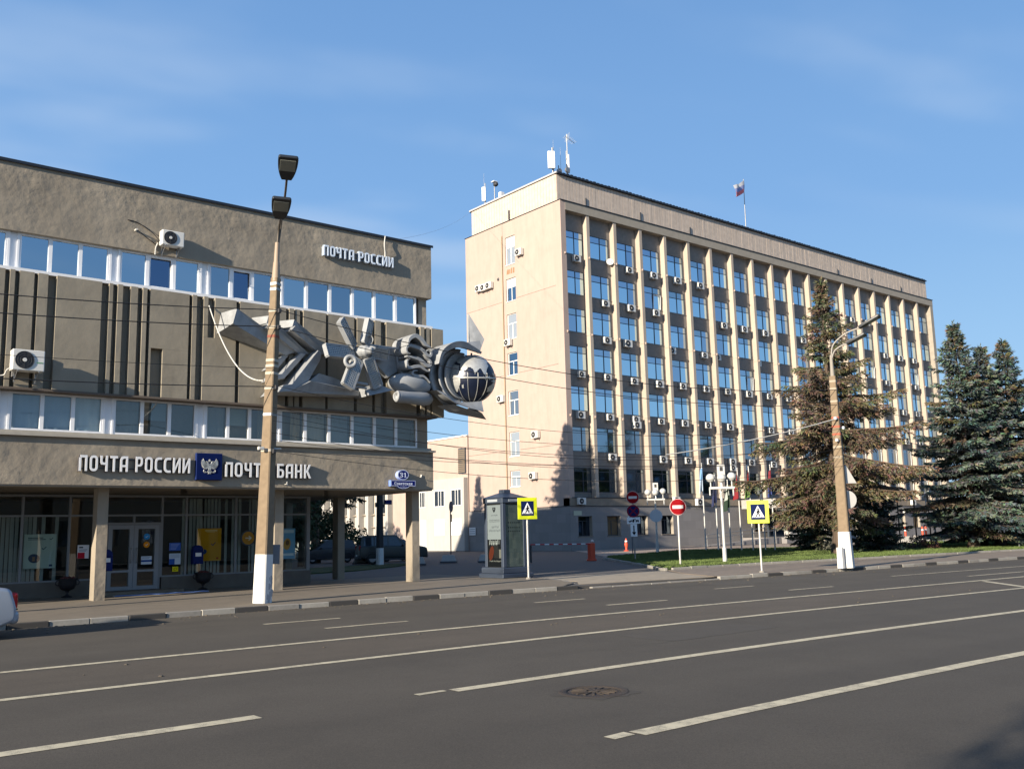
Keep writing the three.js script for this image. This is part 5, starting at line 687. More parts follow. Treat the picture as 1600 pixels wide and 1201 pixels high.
// ── every window unit of the block
{
  const proto = acParts(thing('air_conditioner', '', 'air conditioner', [0, 0, 0], 'air conditioners on the office block'), 0.92, 0.64, 0.34);
  const list = [[110.3, 27.6], [59.9, 27.2], [67.0, 27.2], [70.5, 27.2], [74.1, 27.4], [77.7, 27.3], [106.9, 27.5], [63.5, 23.5], [67.0, 23.4], [70.6, 23.6], [81.3, 23.5], [84.8, 23.7], [88.6, 23.7], [95.9, 23.7], [99.3, 23.7], [114.1, 23.6], [117.7, 23.7], [121.4, 23.7], [63.5, 19.8], [66.3, 19.7], [72.7, 19.4], [77.8, 20.0], [79.9, 19.7], [86.9, 19.6], [114.0, 20.0], [121.4, 19.9], [60.0, 15.9], [63.4, 15.9], [67.0, 15.8], [70.6, 15.8], [74.1, 15.9], [77.8, 16.0], [81.3, 16.0], [84.9, 16.0], [88.6, 15.9], [92.2, 16.0], [117.6, 16.2], [120.9, 16.1], [59.7, 12.5], [63.5, 12.3], [67.0, 12.5], [67.1, 11.6], [70.6, 12.3], [74.1, 12.5], [77.7, 12.4], [81.3, 12.4], [88.5, 12.3], [92.2, 12.2], [117.6, 12.4], [121.1, 12.4], [63.6, 8.5], [70.6, 8.6], [74.3, 8.5], [77.7, 8.5], [81.4, 7.8], [81.4, 8.5], [83.3, 7.9], [84.6, 8.5], [88.5, 8.4], [117.3, 8.4], [121.2, 8.5], [58.8, 4.3], [71.5, 4.45], [74.9, 4.25], [114.6, 3.3], [116.6, 4.3], [122.5, 3.2], [122.5, 4.3]];
  let first = true; const seen = {}; const r = rng(60);
  for (const [x, y] of list) {
    const k = x < FIN[0] ? 0 : FIN.findIndex((f) => x < f), low = y < 5, fl = low ? 0 : floorY.findIndex((v) => y < v + 0.7) , key = `${k}|${fl}`; seen[key] = (seen[key] ?? 0) + 1;
    let label;
    if (low) label = { 58.8: 'pale air conditioner on the stone ledge right at the near corner of the office block', 71.5: 'air conditioner on the ledge band just left of the no entry sign', 74.9: 'white air conditioner with dark fan on the ledge right of the no entry sign', 114.6: 'air conditioner fixed low beside the basement window near the right end', 116.6: 'air conditioner on the ledge band above the orange posts', 122.5: y > 4 ? 'upper air conditioner on the ledge band by the blue spruces' : 'lower air conditioner under the ledge band by the blue spruces' }[x];
    else label = `${seen[key] > 1 ? 'lower grey' : 'grey-white'} air conditioner ${fl === 6 ? 'under the top-floor window' : `below the ${nth[fl + 1]}-floor window`} in the ${nth[k]} bay from the near corner`;
    const z = low ? OZ + 0.09 : RZo, yy = low ? y : Math.min(y + 0.05, floorY[fl] - 0.42), pos = [x, low ? y : (seen[key] > 1 ? y : yy), z];
    if (first) { proto.position.set(...pos); proto.userData.label = label; first = false; } else { const c = copyOf(proto, pos, label); c.scale.setScalar(0.9 + 0.18 * r()); c.rotation.z = (r() - 0.5) * 0.02; }
  }
  // end wall units face the side street
  const side = acParts(thing('air_conditioner', 'air conditioner right of the top stair window on the end wall', 'air conditioner', [OX, 28.48, -68.3], 'air conditioners on the end wall'), 0.9, 0.66, 0.36); side.rotation.y = -Math.PI / 2;
  for (const [y, z, l] of [[26.26, -74.78, 'leftmost of three air conditioners high on the left of the end wall'], [26.18, -73.95, 'middle one of three air conditioners high on the end wall'], [26.2, -73.1, 'rightmost of three air conditioners high on the left of the end wall'], [19.9, -70.3, 'air conditioner under the third stair window from the top'], [14.54, -71.6, 'dark-shadowed air conditioner left of the stair window beside the globe'], [10.59, -66.6, 'air conditioner alone on the end wall right of the lower stair window'], [6.81, -67.11, 'lowest air conditioner on the end wall above the crossing sign']]) { const c = copyOf(side, [OX, y, z], l); c.rotation.y = -Math.PI / 2; }
  const dish = thing('satellite_dish', 'small grey satellite dish beside the top-floor window in the second bay', 'satellite dish', [64.3, 27.3, -62.9]);
  piece('reflector', new THREE.LatheGeometry([[0, 0], [0.2, 0.03], [0.34, 0.1], [0.36, 0.11], [0.2, 0.045], [0, 0.015]].map((p) => new THREE.Vector2(...p)), 24).rotateX(1.3).rotateY(-0.6), M.acCase, dish); piece('arm', merge([bar([0, -0.3, 0.02], [-0.2, -0.12, 0.45], 0.015, 6), bar([0, 0, -0.02], [0.1, -0.2, -0.22], 0.02, 6), rbox(0.07, 0.07, 0.14, 0.02).translate(-0.2, -0.1, 0.45)]), M.steel, dish);
  const cam = thing('wall_vent', 'small dark round vent on the upper left of the end wall', 'vent', [OX, 26.6, -71.9]); piece('cap', new THREE.SphereGeometry(0.16, 16, 10).scale(0.7, 1, 1), M.acDark, cam); piece('collar', new THREE.TorusGeometry(0.15, 0.03, 8, 18).rotateY(Math.PI / 2), M.steel, cam);
}
// ── roof aerials, flag
{
  function panelAntenna(x, y, z, h, label, turn = 0) { const t = thing('panel_antenna', label, 'antenna', [x, y, z], 'roof antennas'); piece('mast', bar([0, 0, 0], [0, h + 0.5, 0], 0.05, 8), M.steel, t); piece('radome', rbox(0.42, h * 0.8, 0.2, 0.06, 3), M.whiteTrim, t, [-0.1, h * 0.62, 0.18]); piece('clamp', merge([rbox(0.12, 0.08, 0.25, 0.02).translate(-0.04, h * 0.35, 0.06), rbox(0.12, 0.08, 0.25, 0.02).translate(-0.04, h * 0.85, 0.06)]), M.steel, t); t.rotation.y = turn; return t; }
  panelAntenna(57.9, 35.0, -63.6, 2.15, 'wide white panel antenna at the near roof corner of the office block', -0.5).scale.set(1.7, 1, 1.2);
  panelAntenna(59.6, 35.0, -63.5, 2.2, 'narrow white panel antenna right of the wide one at the roof corner', 0.8);
  panelAntenna(58.0, 35.0, -74.2, 1.9, 'tall pale panel antenna at the left end of the office roof', -0.9);
  for (const [x, z, l] of [[58.9, -63.9, 'grey drum antenna between the two white panels on the roof corner'], [59.3, -63.2, 'dark slim drum antenna beside the narrow panel on the roof corner']]) { const t = thing('drum_antenna', l, 'antenna', [x, 35, z]); piece('drum', new THREE.CylinderGeometry(0.26, 0.26, 0.2, 20).rotateX(Math.PI / 2), M.steel, t, [0, 0.6, 0.1]); piece('pole', bar([0, 0, 0], [0, 1.2, 0], 0.04, 8), M.acDark, t); }
  { const t = thing('yagi_aerial', 'television aerial with many rods on a thin mast at the roof corner', 'aerial', [60.0, 35, -63.8]); piece('mast', bar([0, 0, 0], [0, 4.6, 0], 0.04, 8), M.cableWhite, t); const b = [bar([-0.3, 4.3, 0.1], [1.3, 4.1, -0.3], 0.025, 6)]; for (let i = 0; i < 7; i++) b.push(bar([-0.2 + i * 0.23, 4.3 - i * 0.03, 0.45 - i * 0.05], [-0.2 + i * 0.23, 4.3 - i * 0.03, -0.35 - i * 0.05], 0.012, 4)); for (let i = 0; i < 4; i++) b.push(bar([-0.1 + i * 0.05, 3.9, 0.3 - 0.2 * i], [0.1 + i * 0.05, 4.7, 0.3 - 0.2 * i], 0.012, 4)); piece('boom', merge(b), M.cableWhite, t); }
  for (const [x, z, h, l] of [[58.2, -63.8, 3.6, 'thin lightning rod above the wide roof antenna'], [59.1, -63.8, 3.0, 'thin whip aerial between the roof corner antennas'], [58.1, -74.5, 3.6, 'thin lightning rod at the left end of the office roof']]) { const t = thing('whip_aerial', l, 'aerial', [x, 35, z]); piece('rod', bar([0, 0, 0], [0, h, 0], 0.022, 6, 0.008), M.steel, t); piece('foot', rbox(0.2, 0.12, 0.2, 0.03), M.acDark, t, [0, 0.06, 0]); }
  { const t = thing('roof_equipment', 'small camera and cabinet on a post at the left end of the office roof', 'equipment', [58.2, 35, -72.9]); piece('post', bar([0, 0, 0], [0, 2.0, 0], 0.05, 8), M.steel, t); piece('camera', new THREE.SphereGeometry(0.24, 18, 12).scale(1, 1, 1.3), M.acDark, t, [0.05, 1.9, 0.15]); piece('cap', rbox(0.5, 0.1, 0.5, 0.03), M.whiteTrim, t, [0, 2.2, 0]); piece('cabinet', rbox(0.5, 0.8, 0.4, 0.04), M.whiteTrim, t, [0.1, 0.4, 1.0]); }
  { // tricolour on the roof
    const t = thing('roof_flagpole', 'flagpole with white, blue and red flag on the office roof', 'flag', [90.0, 35.0, -65.6]);
    piece('pole', bar([0, 0, 0], [0.12, 7.4, 0], 0.06, 8, 0.035), M.steel, t);
    const N = 26; [[0.62, 0.62, 0.64], [0.26, 0.30, 0.55], [0.85, 0.20, 0.20]].forEach((c, k) => { const g = new THREE.PlaneGeometry(1, 1, N, 3), p = g.attributes.position; for (let i = 0; i < p.count; i++) { const u = p.getX(i) + 0.5, v = p.getY(i) + 0.5, yy = (2 - k + v) * 0.46; p.setXYZ(i, -u * 2.25 + 0.10 * Math.sin(u * 7 + yy * 2), yy - u * 1.45 + 0.35 * u * u + 0.09 * Math.sin(u * 8 + yy), 0.20 * Math.sin(u * 8 + yy * 1.2) * (0.3 + u) + 0.25 * u); } g.computeVertexNormals(); piece(['white_stripe', 'blue_stripe', 'red_stripe'][k], g, new THREE.MeshPhysicalMaterial({ color: C(c[0], c[1], c[2]), roughness: 1, transmission: 0.5, thickness: 0, side: THREE.DoubleSide }), t, [0.1, 5.75, 0]); });
  }
}
// ── lower wing behind: beige above, white below, a row of pilasters further back
{
  const t = thing('rear_wing', 'low wing behind the office block, beige above and white below', 'building', [57.6, 0, -80]);
  part('wall', [box(57.62, 80, 0, 11.5, -77.45, -87.6)], M.beige, t);
  part('coping', box(57.5, 80, 11.5, 11.62, -77.45, -87.7), M.whiteTrim, t);
  part('white_front', [box(57.1, 57.6, 0, 7.3, -77.5, -86.9)], M.white, t);
  part('louvre_frame', box(57.5, 57.62, 7.75, 10.3, -77.7, -78.95), M.frameDark, t);
  for (let i = 0; i < 12; i++) part('louvre', box(57.46, 57.56, 7.85 + i * 0.2, 7.85 + i * 0.2 + 0.12, -77.76, -78.9), std(0.2, 0.15, 0.1), t);
  for (const [y0, y1, z0, z1, whiteBlind] of [[4.5, 6.17, -80.8, -82.66, 0], [4.5, 6.17, -77.85, -79.65, 0], [4.5, 6.17, -84.2, -85.4, 0], [1.55, 3.2, -80.85, -82.66, 1], [1.55, 3.2, -77.9, -79.7, 1], [0.3, 3.2, -84.2, -85.3, 1]]) {
    const z = (z0 + z1) / 2, h = (z0 - z1) / 2, w = part('window', [box(57.04, 57.1, y0, y0 + 0.07, z - h, z + h), box(57.04, 57.1, y1 - 0.07, y1, z - h, z + h), box(57.04, 57.1, y0 + 0.07, y1 - 0.07, z - h, z - h + 0.08), box(57.04, 57.1, y0 + 0.07, y1 - 0.07, z + h - 0.08, z + h), box(57.042, 57.1, y0 + 0.07, y1 - 0.07, z - 0.2, z - 0.12), box(57.042, 57.1, y0 + 0.07, y1 - 0.07, z + 0.25, z + 0.33)], M.frameWhite, t);
    const q = piece('pane', new THREE.PlaneGeometry(2 * h - 0.16, y1 - y0 - 0.14), whiteBlind ? std(0.7, 0.69, 0.66, { roughness: 0.5 }) : M.darkGlass, w, [-0.53, (y0 + y1) / 2, z + 80]); q.rotation.y = -Math.PI / 2;  // lower windows: white blinds fill the panes
  }
  const u = thing('pilaster_building', 'pale low building with tall pilasters seen through the open passage', 'building', [57, 0, -100]);
  part('wall', [box(57.4, 82, 0, 12, -87.75, -125)], M.white, u);
  part('plain_bay', box(57.0, 57.4, 0, 10, -87.8, -90.6), M.beige, u);
  for (let i = 0; i < 9; i++) part('pilaster', box(56.7, 57.4, 0, 11, -91.2 - i * 2.1, -91.75 - i * 2.1), M.white, u);
  for (let i = 0; i < 8; i++) for (const y of [1.2, 2.6, 4.0]) part('cill', box(57.1, 57.4, y, y + 0.1, -91.76 - i * 2.1, -93.29 - i * 2.1), M.band, u);
  for (let i = 0; i < 8; i++) { const w = part('window', [box(57.3, 57.4, 4.2, 7.6, -91.9 - i * 2.1, -92.0 - i * 2.1), box(57.3, 57.4, 4.2, 7.6, -93.05 - i * 2.1, -93.15 - i * 2.1)], M.frameDark, u); const q = piece('pane', new THREE.PlaneGeometry(1.05, 3.4), i === 0 ? M.glassDark : std(0.55, 0.5, 0.42), w, [0.36, 5.9, 100 - 92.5 - i * 2.1]); q.rotation.y = -Math.PI / 2; }
  const pl = thing('wall_notice', 'white striped notice board on the shaded base of the end wall', 'notice', [57.5, 1.9, -76.7]); piece('board', rbox(0.03, 0.75, 1.05, 0.01), M.whiteTrim, pl, [0, 0, 0]); piece('line', merge([-0.2, 0, 0.2].map((y) => new THREE.BoxGeometry(0.012, 0.05, 0.9).translate(-0.018, y, 0))), M.kiosk, pl);
}

// ───────────────────────── poles, signs and street furniture ─────────────────────────
function taper(w0, w1, h, y0 = 0, ch = 0.16) { // square post with cut corners
  const ring = (w, y) => { const a = w / 2, c = a * (1 - 2 * ch); return [[a, c], [c, a], [-c, a], [-a, c], [-a, -c], [-c, -a], [c, -a], [a, -c]].map(([x, z]) => [x, y, z]); };
  const A = ring(w0, y0), B = ring(w1, y0 + h), f = []; for (let i = 0; i < 8; i++) f.push([i, i + 8, (i + 1) % 8 + 8, (i + 1) % 8]); f.push([15, 14, 13, 12, 11, 10, 9, 8]); return poly([...A, ...B], f);
}
function lampHead(t, joint, tip, halfW0 = 0.115, halfW1 = 0.235) { // LED street light head, seen from below
  const J = V(...joint), d = V(...tip).sub(J), L = d.length(); d.normalize();
  const s = new THREE.Shape(); s.moveTo(-halfW0, 0); s.quadraticCurveTo(-halfW1, L * 0.35, -halfW1, L * 0.9); s.quadraticCurveTo(-halfW1, L, -halfW1 * 0.8, L); s.lineTo(halfW1 * 0.8, L); s.quadraticCurveTo(halfW1, L, halfW1, L * 0.9); s.quadraticCurveTo(halfW1, L * 0.35, halfW0, 0); s.closePath();
  const up = V(0, 1, 0).addScaledVector(d, -d.y).normalize(), side = new THREE.Vector3().crossVectors(d, up), m = new THREE.Matrix4().makeBasis(side, d, up); // local y along the head, z up
  const h = piece('lamp_head', new THREE.ExtrudeGeometry(s, { depth: 0.05, bevelEnabled: true, bevelSize: 0.012, bevelThickness: 0.02, bevelSegments: 2 }), M.lamp, t); h.quaternion.setFromRotationMatrix(m); h.position.copy(J);
  piece('lens', rbox(halfW1 * 1.62, L * 0.48, 0.012, 0.005, 1), M.lampGlass, h, [0, L * 0.64, -0.023]); piece('fin', merge([0, 1, 2, 3].map((i) => new THREE.BoxGeometry(0.012, L * 0.5, 0.03).translate(-0.09 + i * 0.06, L * 0.3, 0.085))), M.lamp, h);
  return h;
}
{ // near concrete lamp post
  const t = thing('street_lamp', 'concrete lamp post with whitewashed foot before the post office', 'street lamp', [10.74, 0, -23.3]);
  const PR = -1.03; piece('pole', taper(0.345, 0.205, 8.55 - 1.2, 1.2, 0.09).rotateY(PR), M.concrete, t); piece('painted_foot', taper(0.37, 0.348, 1.22, 0, 0.09).rotateY(PR), M.limewash, t); 
  const chip = [], r = rng(19); for (let i = 0; i < 16; i++) { const y = 0.15 + r() * 1.0, w = 0.03 + r() * 0.08, h = 0.03 + r() * 0.16; chip.push(new THREE.BoxGeometry(0.006, h, w).rotateX((r() - 0.5) * 0.6).translate(0.2 - y * 0.009, y, (r() - 0.5) * 0.2)); chip.push(new THREE.BoxGeometry(w, h, 0.006).rotateZ((r() - 0.5) * 0.6).translate((r() - 0.3) * 0.22, y * 0.6, 0.2 - y * 0.005)); } piece('bare_patch', merge(chip).scale(0.92, 1, 0.92).rotateY(PR + 1.57), std(0.36, 0.36, 0.37), t);
  piece('steel_tube', merge([bar([0, 8.45, 0], [0, 9.0, 0], 0.115, 12, 0.085), bar([0, 9.0, 0], [-0.01, 9.55, 0.02], 0.075, 12, 0.06)]), std(0.33, 0.25, 0.18, { roughness: 0.6 }), t);
  piece('arm', merge([tube([[0, 9.4, 0], [-0.04, 9.9, 0.14], [-0.2, 9.98, 0.55], [-0.36, 9.95, 0.86]], 0.032, 24, 8), tube([[0.02, 9.4, 0], [0.0, 10.15, 0.2], [-0.35, 10.5, 1.1], [-0.72, 10.62, 1.95]], 0.032, 24, 8)]), std(0.10, 0.085, 0.07, { roughness: 0.5, metalness: 0.3 }), t);
  lampHead(t, [-0.36, 9.93, 0.84], [-0.62, 10.22, 1.5]); lampHead(t, [-0.72, 10.58, 1.93], [-0.98, 10.9, 2.55]);
  for (const [y, c] of [[8.35, 0], [8.2, 0], [7.6, 1], [7.15, 1], [6.25, 1], [6.1, 1], [5.9, 1], [5.5, 1], [6.9, 2], [4.8, 0], [3.85, 1]]) piece('clamp_band', taper(0.365 - 0.0186 * y + 0.014, 0.365 - 0.0186 * y + 0.012, 0.07, y, 0.09).rotateY(PR), [M.steel, std(0.45, 0.40, 0.32), std(0.22, 0.07, 0.045)][c], t);
  for (const [y, z] of [[7.62, 0.2], [7.17, 0.2], [5.55, 0.2], [3.86, 0.22]]) piece('insulator', merge([bar([0.05, y, 0.08], [0.05, y, z], 0.02, 6), rbox(0.09, 0.12, 0.09, 0.02).translate(0.05, y, z)]), M.acDark, t); 
  piece('bracket', merge([bar([-0.3, 3.9, 0.1], [0.3, 3.95, 0.1], 0.025, 6), rbox(0.16, 0.09, 0.1, 0.02).translate(-0.28, 3.92, 0.14)]), M.cableWhite, t);
  piece('sign_back', rbox(0.34, 0.5, 0.03, 0.01), std(0.16, 0.17, 0.19), t, [0.32, 1.22, -0.12]);
  t.rotation.z = -0.028;
  // its neighbour up the street, out of the picture, throws its shadow across the paving
  const o = copyOf(t, [-12.2, 0, -22.6], 'concrete lamp post further left up the street'); 
}
{
  const t = thing('street_lamp', 'concrete lamp post with double head in front of the brown spruce', 'street lamp', [33.5, 0, -20.75]);
  const PR = -1.2; piece('pole', taper(0.40, 0.24, 7.45 - 1.35, 1.35, 0.1).rotateY(PR), M.concrete, t); piece('painted_foot', taper(0.52, 0.42, 1.37, 0, 0.1).rotateY(PR), M.limewash, t);
  piece('side_post', taper(0.24, 0.22, 0.78, 0, 0.2), M.limewash, t, [-0.46, 0, 0.04]);
  piece('steel_tube', bar([0, 7.4, 0], [0, 8.3, 0], 0.085, 12, 0.055), std(0.26, 0.235, 0.20, { roughness: 0.7 }), t);
  piece('arm', merge([tube([[0, 8.2, 0], [0.02, 8.7, 0.12], [0.2, 9.1, 0.6], [0.38, 9.26, 1.15]], 0.03, 24, 8), tube([[0, 8.1, 0], [0, 8.45, 0.18], [0.08, 8.62, 0.45], [0.14, 8.68, 0.7]], 0.03, 20, 8)]), std(0.30, 0.28, 0.25, { roughness: 0.6 }), t);
  lampHead(t, [0.38, 9.24, 1.1], [0.66, 9.62, 1.85], 0.12, 0.22); lampHead(t, [0.14, 8.64, 0.68], [0.38, 8.95, 1.35], 0.12, 0.22);
  for (const y of [7.2, 6.9, 6.4, 5.75, 5.4, 5.1, 4.6, 4.2]) piece('clamp_band', taper(0.436 - 0.0263 * y + 0.014, 0.436 - 0.0263 * y + 0.012, 0.08, y, 0.1).rotateY(PR), y > 5 && y < 6 ? std(0.35, 0.1, 0.06) : std(0.34, 0.29, 0.22), t);
  for (const [y, x] of [[5.75, -0.25], [5.4, 0.25], [4.9, -0.25]]) piece('insulator', merge([bar([0, y, 0.1], [x, y, 0.14], 0.02, 6), rbox(0.1, 0.12, 0.1, 0.02).translate(x, y, 0.14)]), M.whiteTrim, t);
  const tri = new THREE.Shape(); tri.moveTo(0, 0.4); tri.lineTo(0.4, -0.32); tri.lineTo(-0.4, -0.32); tri.closePath();
  const a = thing('traffic_sign', 'grey back of a triangular sign on the second lamp post', 'sign', [33.76, 3.55, -20.65]); piece('board', new THREE.ExtrudeGeometry(tri, { depth: 0.02, bevelEnabled: false }).rotateY(-0.55), M.post, a); piece('strap', rbox(0.3, 0.04, 0.04, 0.01), M.steel, a, [-0.1, 0, -0.05]);
  const b = thing('traffic_sign', 'grey back of a round sign under the triangular one on the second lamp post', 'sign', [33.78, 2.6, -20.65]); piece('board', new THREE.CylinderGeometry(0.34, 0.34, 0.02, 28).rotateX(Math.PI / 2).rotateY(-0.55), M.post, b); piece('strap', rbox(0.3, 0.04, 0.04, 0.01), M.steel, b, [-0.1, 0, -0.05]);
}
const walker = (g, w, h) => { // pedestrian on the crossing
  g.fillStyle = '#061844'; g.fillRect(0, 0, w, h); g.fillStyle = '#d8dade'; g.beginPath(); g.moveTo(w / 2, h * 0.08); g.lineTo(w * 0.94, h * 0.86); g.lineTo(w * 0.06, h * 0.86); g.closePath(); g.fill();
  g.fillStyle = '#10131a'; g.strokeStyle = '#10131a'; g.lineCap = 'round'; g.beginPath(); g.arc(w * 0.52, h * 0.33, w * 0.06, 0, 7); g.fill(); g.lineWidth = w * 0.12; g.beginPath(); g.moveTo(w * 0.52, h * 0.42); g.lineTo(w * 0.50, h * 0.56); g.stroke(); g.lineWidth = w * 0.075; g.beginPath(); g.moveTo(w * 0.50, h * 0.56); g.lineTo(w * 0.58, h * 0.66); g.lineTo(w * 0.62, h * 0.80); g.moveTo(w * 0.50, h * 0.56); g.lineTo(w * 0.43, h * 0.68); g.lineTo(w * 0.36, h * 0.79); g.moveTo(w * 0.52, h * 0.41); g.lineTo(w * 0.42, h * 0.52); g.moveTo(w * 0.53, h * 0.41); g.lineTo(w * 0.62, h * 0.51); g.stroke();
  for (const k of [0.16, 0.26, 0.70, 0.80]) g.fillRect(w * k, h * 0.80, w * 0.05, h * 0.055);
};
function crossingSign(x, z, yc, size, turn, label) {
  const t = thing('crossing_sign', label, 'crossing sign', [x, 0, z]); t.rotation.y = turn;
  piece('post', bar([0, 0, -0.05], [0, yc + 0.25, -0.05], 0.034, 10), M.post, t); piece('foot_collar', new THREE.CylinderGeometry(0.08, 0.1, 0.06, 12).translate(0, 0.03, -0.05), M.kerbGrey, t);
  const b = piece('board', rbox(size, size * 1.06, 0.03, 0.012), std(0.50, 0.56, 0.008, { roughness: 0.4 }), t, [0, yc, 0.012]);
  piece('print', face(size * 0.66, size * 0.72, 0.0165), printed(256, 280, walker, { roughness: 0.35 }), b);
  piece('clip', merge([new THREE.BoxGeometry(0.16, 0.03, 0.06).translate(0, 0.2, -0.03), new THREE.BoxGeometry(0.16, 0.03, 0.06).translate(0, -0.2, -0.03)]), M.steel, b);
}
crossingSign(22.1, -26.2, 2.47, 0.72, -0.42, 'yellow-green bordered crossing sign beside the advertising pillar');
crossingSign(29.15, -21.5, 2.17, 0.78, -1.05, 'yellow bordered crossing sign on the far pavement before the entrance');
const discPrint = (fn) => printed(200, 200, fn, { roughness: 0.35 });
const noEntry = discPrint((g, w, h) => { g.fillStyle = '#8c0d16'; g.fillRect(0, 0, w, h); g.strokeStyle = '#cfcac6'; g.lineWidth = 4; g.beginPath(); g.arc(100, 100, 96, 0, 7); g.stroke(); g.fillStyle = '#d6d2ce'; g.fillRect(34, 80, 132, 40); });
const noStop = discPrint((g, w, h) => { g.fillStyle = '#0c1e56'; g.fillRect(0, 0, w, h); g.strokeStyle = '#7c1a30'; g.lineWidth = 22; g.beginPath(); g.arc(100, 100, 87, 0, 7); g.stroke(); g.lineWidth = 20; g.beginPath(); g.moveTo(38, 38); g.lineTo(162, 162); g.moveTo(162, 38); g.lineTo(38, 162); g.stroke(); });
function disc(t, y, r, mat, back = M.post) { const d = piece('disc', new THREE.CylinderGeometry(r, r, 0.02, 40).rotateX(Math.PI / 2), back, t, [0, y, 0.06]); piece('print', new THREE.CircleGeometry(r * 0.985, 40).translate(0, 0, 0.0125), mat, d); piece('clip', new THREE.BoxGeometry(0.12, 0.05, 0.05).translate(0, 0, -0.03), M.steel, d); }
{
  const a = thing('no_entry_sign', 'round red no entry sign on a white post at the lawn corner', 'road sign', [31.95, 0, -27.75]); a.rotation.y = -0.72; piece('post', bar([0, 0, 0], [0, 2.85, 0], 0.042, 10), M.post, a); disc(a, 2.57, 0.36, noEntry);
  const b = thing('no_entry_sign', 'round red no entry sign above a blue no stopping sign, further back', 'road sign', [37.2, 0, -35.4]); b.rotation.y = -0.78; piece('post', bar([0, 0, 0], [0, 3.6, 0], 0.042, 10), M.steel, b); disc(b, 3.34, 0.34, noEntry); 
  const c = thing('no_stopping_sign', 'round blue no stopping sign with red cross, under the further no entry sign', 'road sign', [37.2, 0, -35.4]); c.rotation.y = -0.78; disc(c, 2.62, 0.34, noStop);
  const d = thing('supplementary_plate', 'white plate with tow truck symbol under the blue no stopping sign', 'road sign', [37.2, 2.13, -35.4]); d.rotation.y = -0.78; piece('board', rbox(0.70, 0.34, 0.02, 0.01), M.whiteTrim, d, [0, 0, 0.06]); piece('print', face(0.68, 0.32, 0.072), printed(140, 66, (g, w, h) => { g.fillStyle = '#e9ebee'; g.fillRect(0, 0, w, h); g.fillStyle = '#12151a'; g.fillRect(16, 36, 62, 9); g.fillRect(62, 22, 18, 16); g.fillRect(92, 28, 34, 14); g.beginPath(); g.arc(30, 48, 7, 0, 7); g.arc(66, 48, 7, 0, 7); g.arc(98, 46, 6, 0, 7); g.arc(120, 46, 6, 0, 7); g.fill(); g.lineWidth = 4; g.beginPath(); g.moveTo(34, 36); g.lineTo(88, 14); g.lineTo(92, 28); g.stroke(); }), d);
  const e = thing('supplementary_plate', 'tall white plate with black downward arrow, lowest on its post', 'road sign', [37.2, 1.62, -35.4]); e.rotation.y = -0.78; piece('board', rbox(0.35, 0.66, 0.02, 0.01), M.whiteTrim, e, [0, 0, 0.06]); piece('print', face(0.33, 0.64, 0.072), printed(70, 134, (g, w, h) => { g.fillStyle = '#e9ebee'; g.fillRect(0, 0, w, h); g.fillStyle = '#101318'; g.fillRect(29, 14, 12, 80); g.beginPath(); g.moveTo(12, 86); g.lineTo(58, 86); g.lineTo(35, 122); g.fill(); }), e);
  const p = thing('parking_sign', 'small blue parking sign with white plate below, against the grey basement', 'road sign', [45.2, 0, -43.2]); p.rotation.y = -0.75; piece('post', bar([0, 0, 0], [0, 3.1, 0], 0.03, 8), std(0.1, 0.11, 0.13), p); piece('board', rbox(0.48, 0.48, 0.02, 0.01), M.blueBox, p, [0, 2.85, 0.04]); piece('print', face(0.46, 0.46, 0.052).translate(0, 2.85, 0), printed(96, 96, (g, w, h) => { g.fillStyle = '#1b3f94'; g.fillRect(0, 0, w, h); g.fillStyle = '#dfe6f2'; g.font = 'bold 74px sans-serif'; g.textAlign = 'center'; g.textBaseline = 'middle'; g.fillText('P', 48, 51); }), p); piece('plate', rbox(0.44, 0.2, 0.02, 0.01), M.whiteTrim, p, [0, 2.44, 0.04]); piece('plate_mark', merge([new THREE.BoxGeometry(0.1, 0.09, 0.006).translate(-0.08, 0, 0), new THREE.BoxGeometry(0.06, 0.11, 0.006).translate(0.07, 0, 0)]), M.kiosk, p, [0, 2.44, 0.053]);
  const q = thing('round_sign', 'dark round road sign on a thin post by the white rear wing', 'road sign', [47.2, 0, -66]); q.rotation.y = 0.6; piece('post', bar([0, 0, 0], [0, 4.2, 0], 0.05, 8), M.acDark, q); piece('disc', new THREE.CylinderGeometry(0.46, 0.46, 0.03, 30).rotateX(Math.PI / 2), std(0.05, 0.07, 0.10), q, [0, 3.95, 0.06]); piece('plate', rbox(0.34, 0.62, 0.03, 0.01), M.acDark, q, [0, 3.0, 0.06]);
}
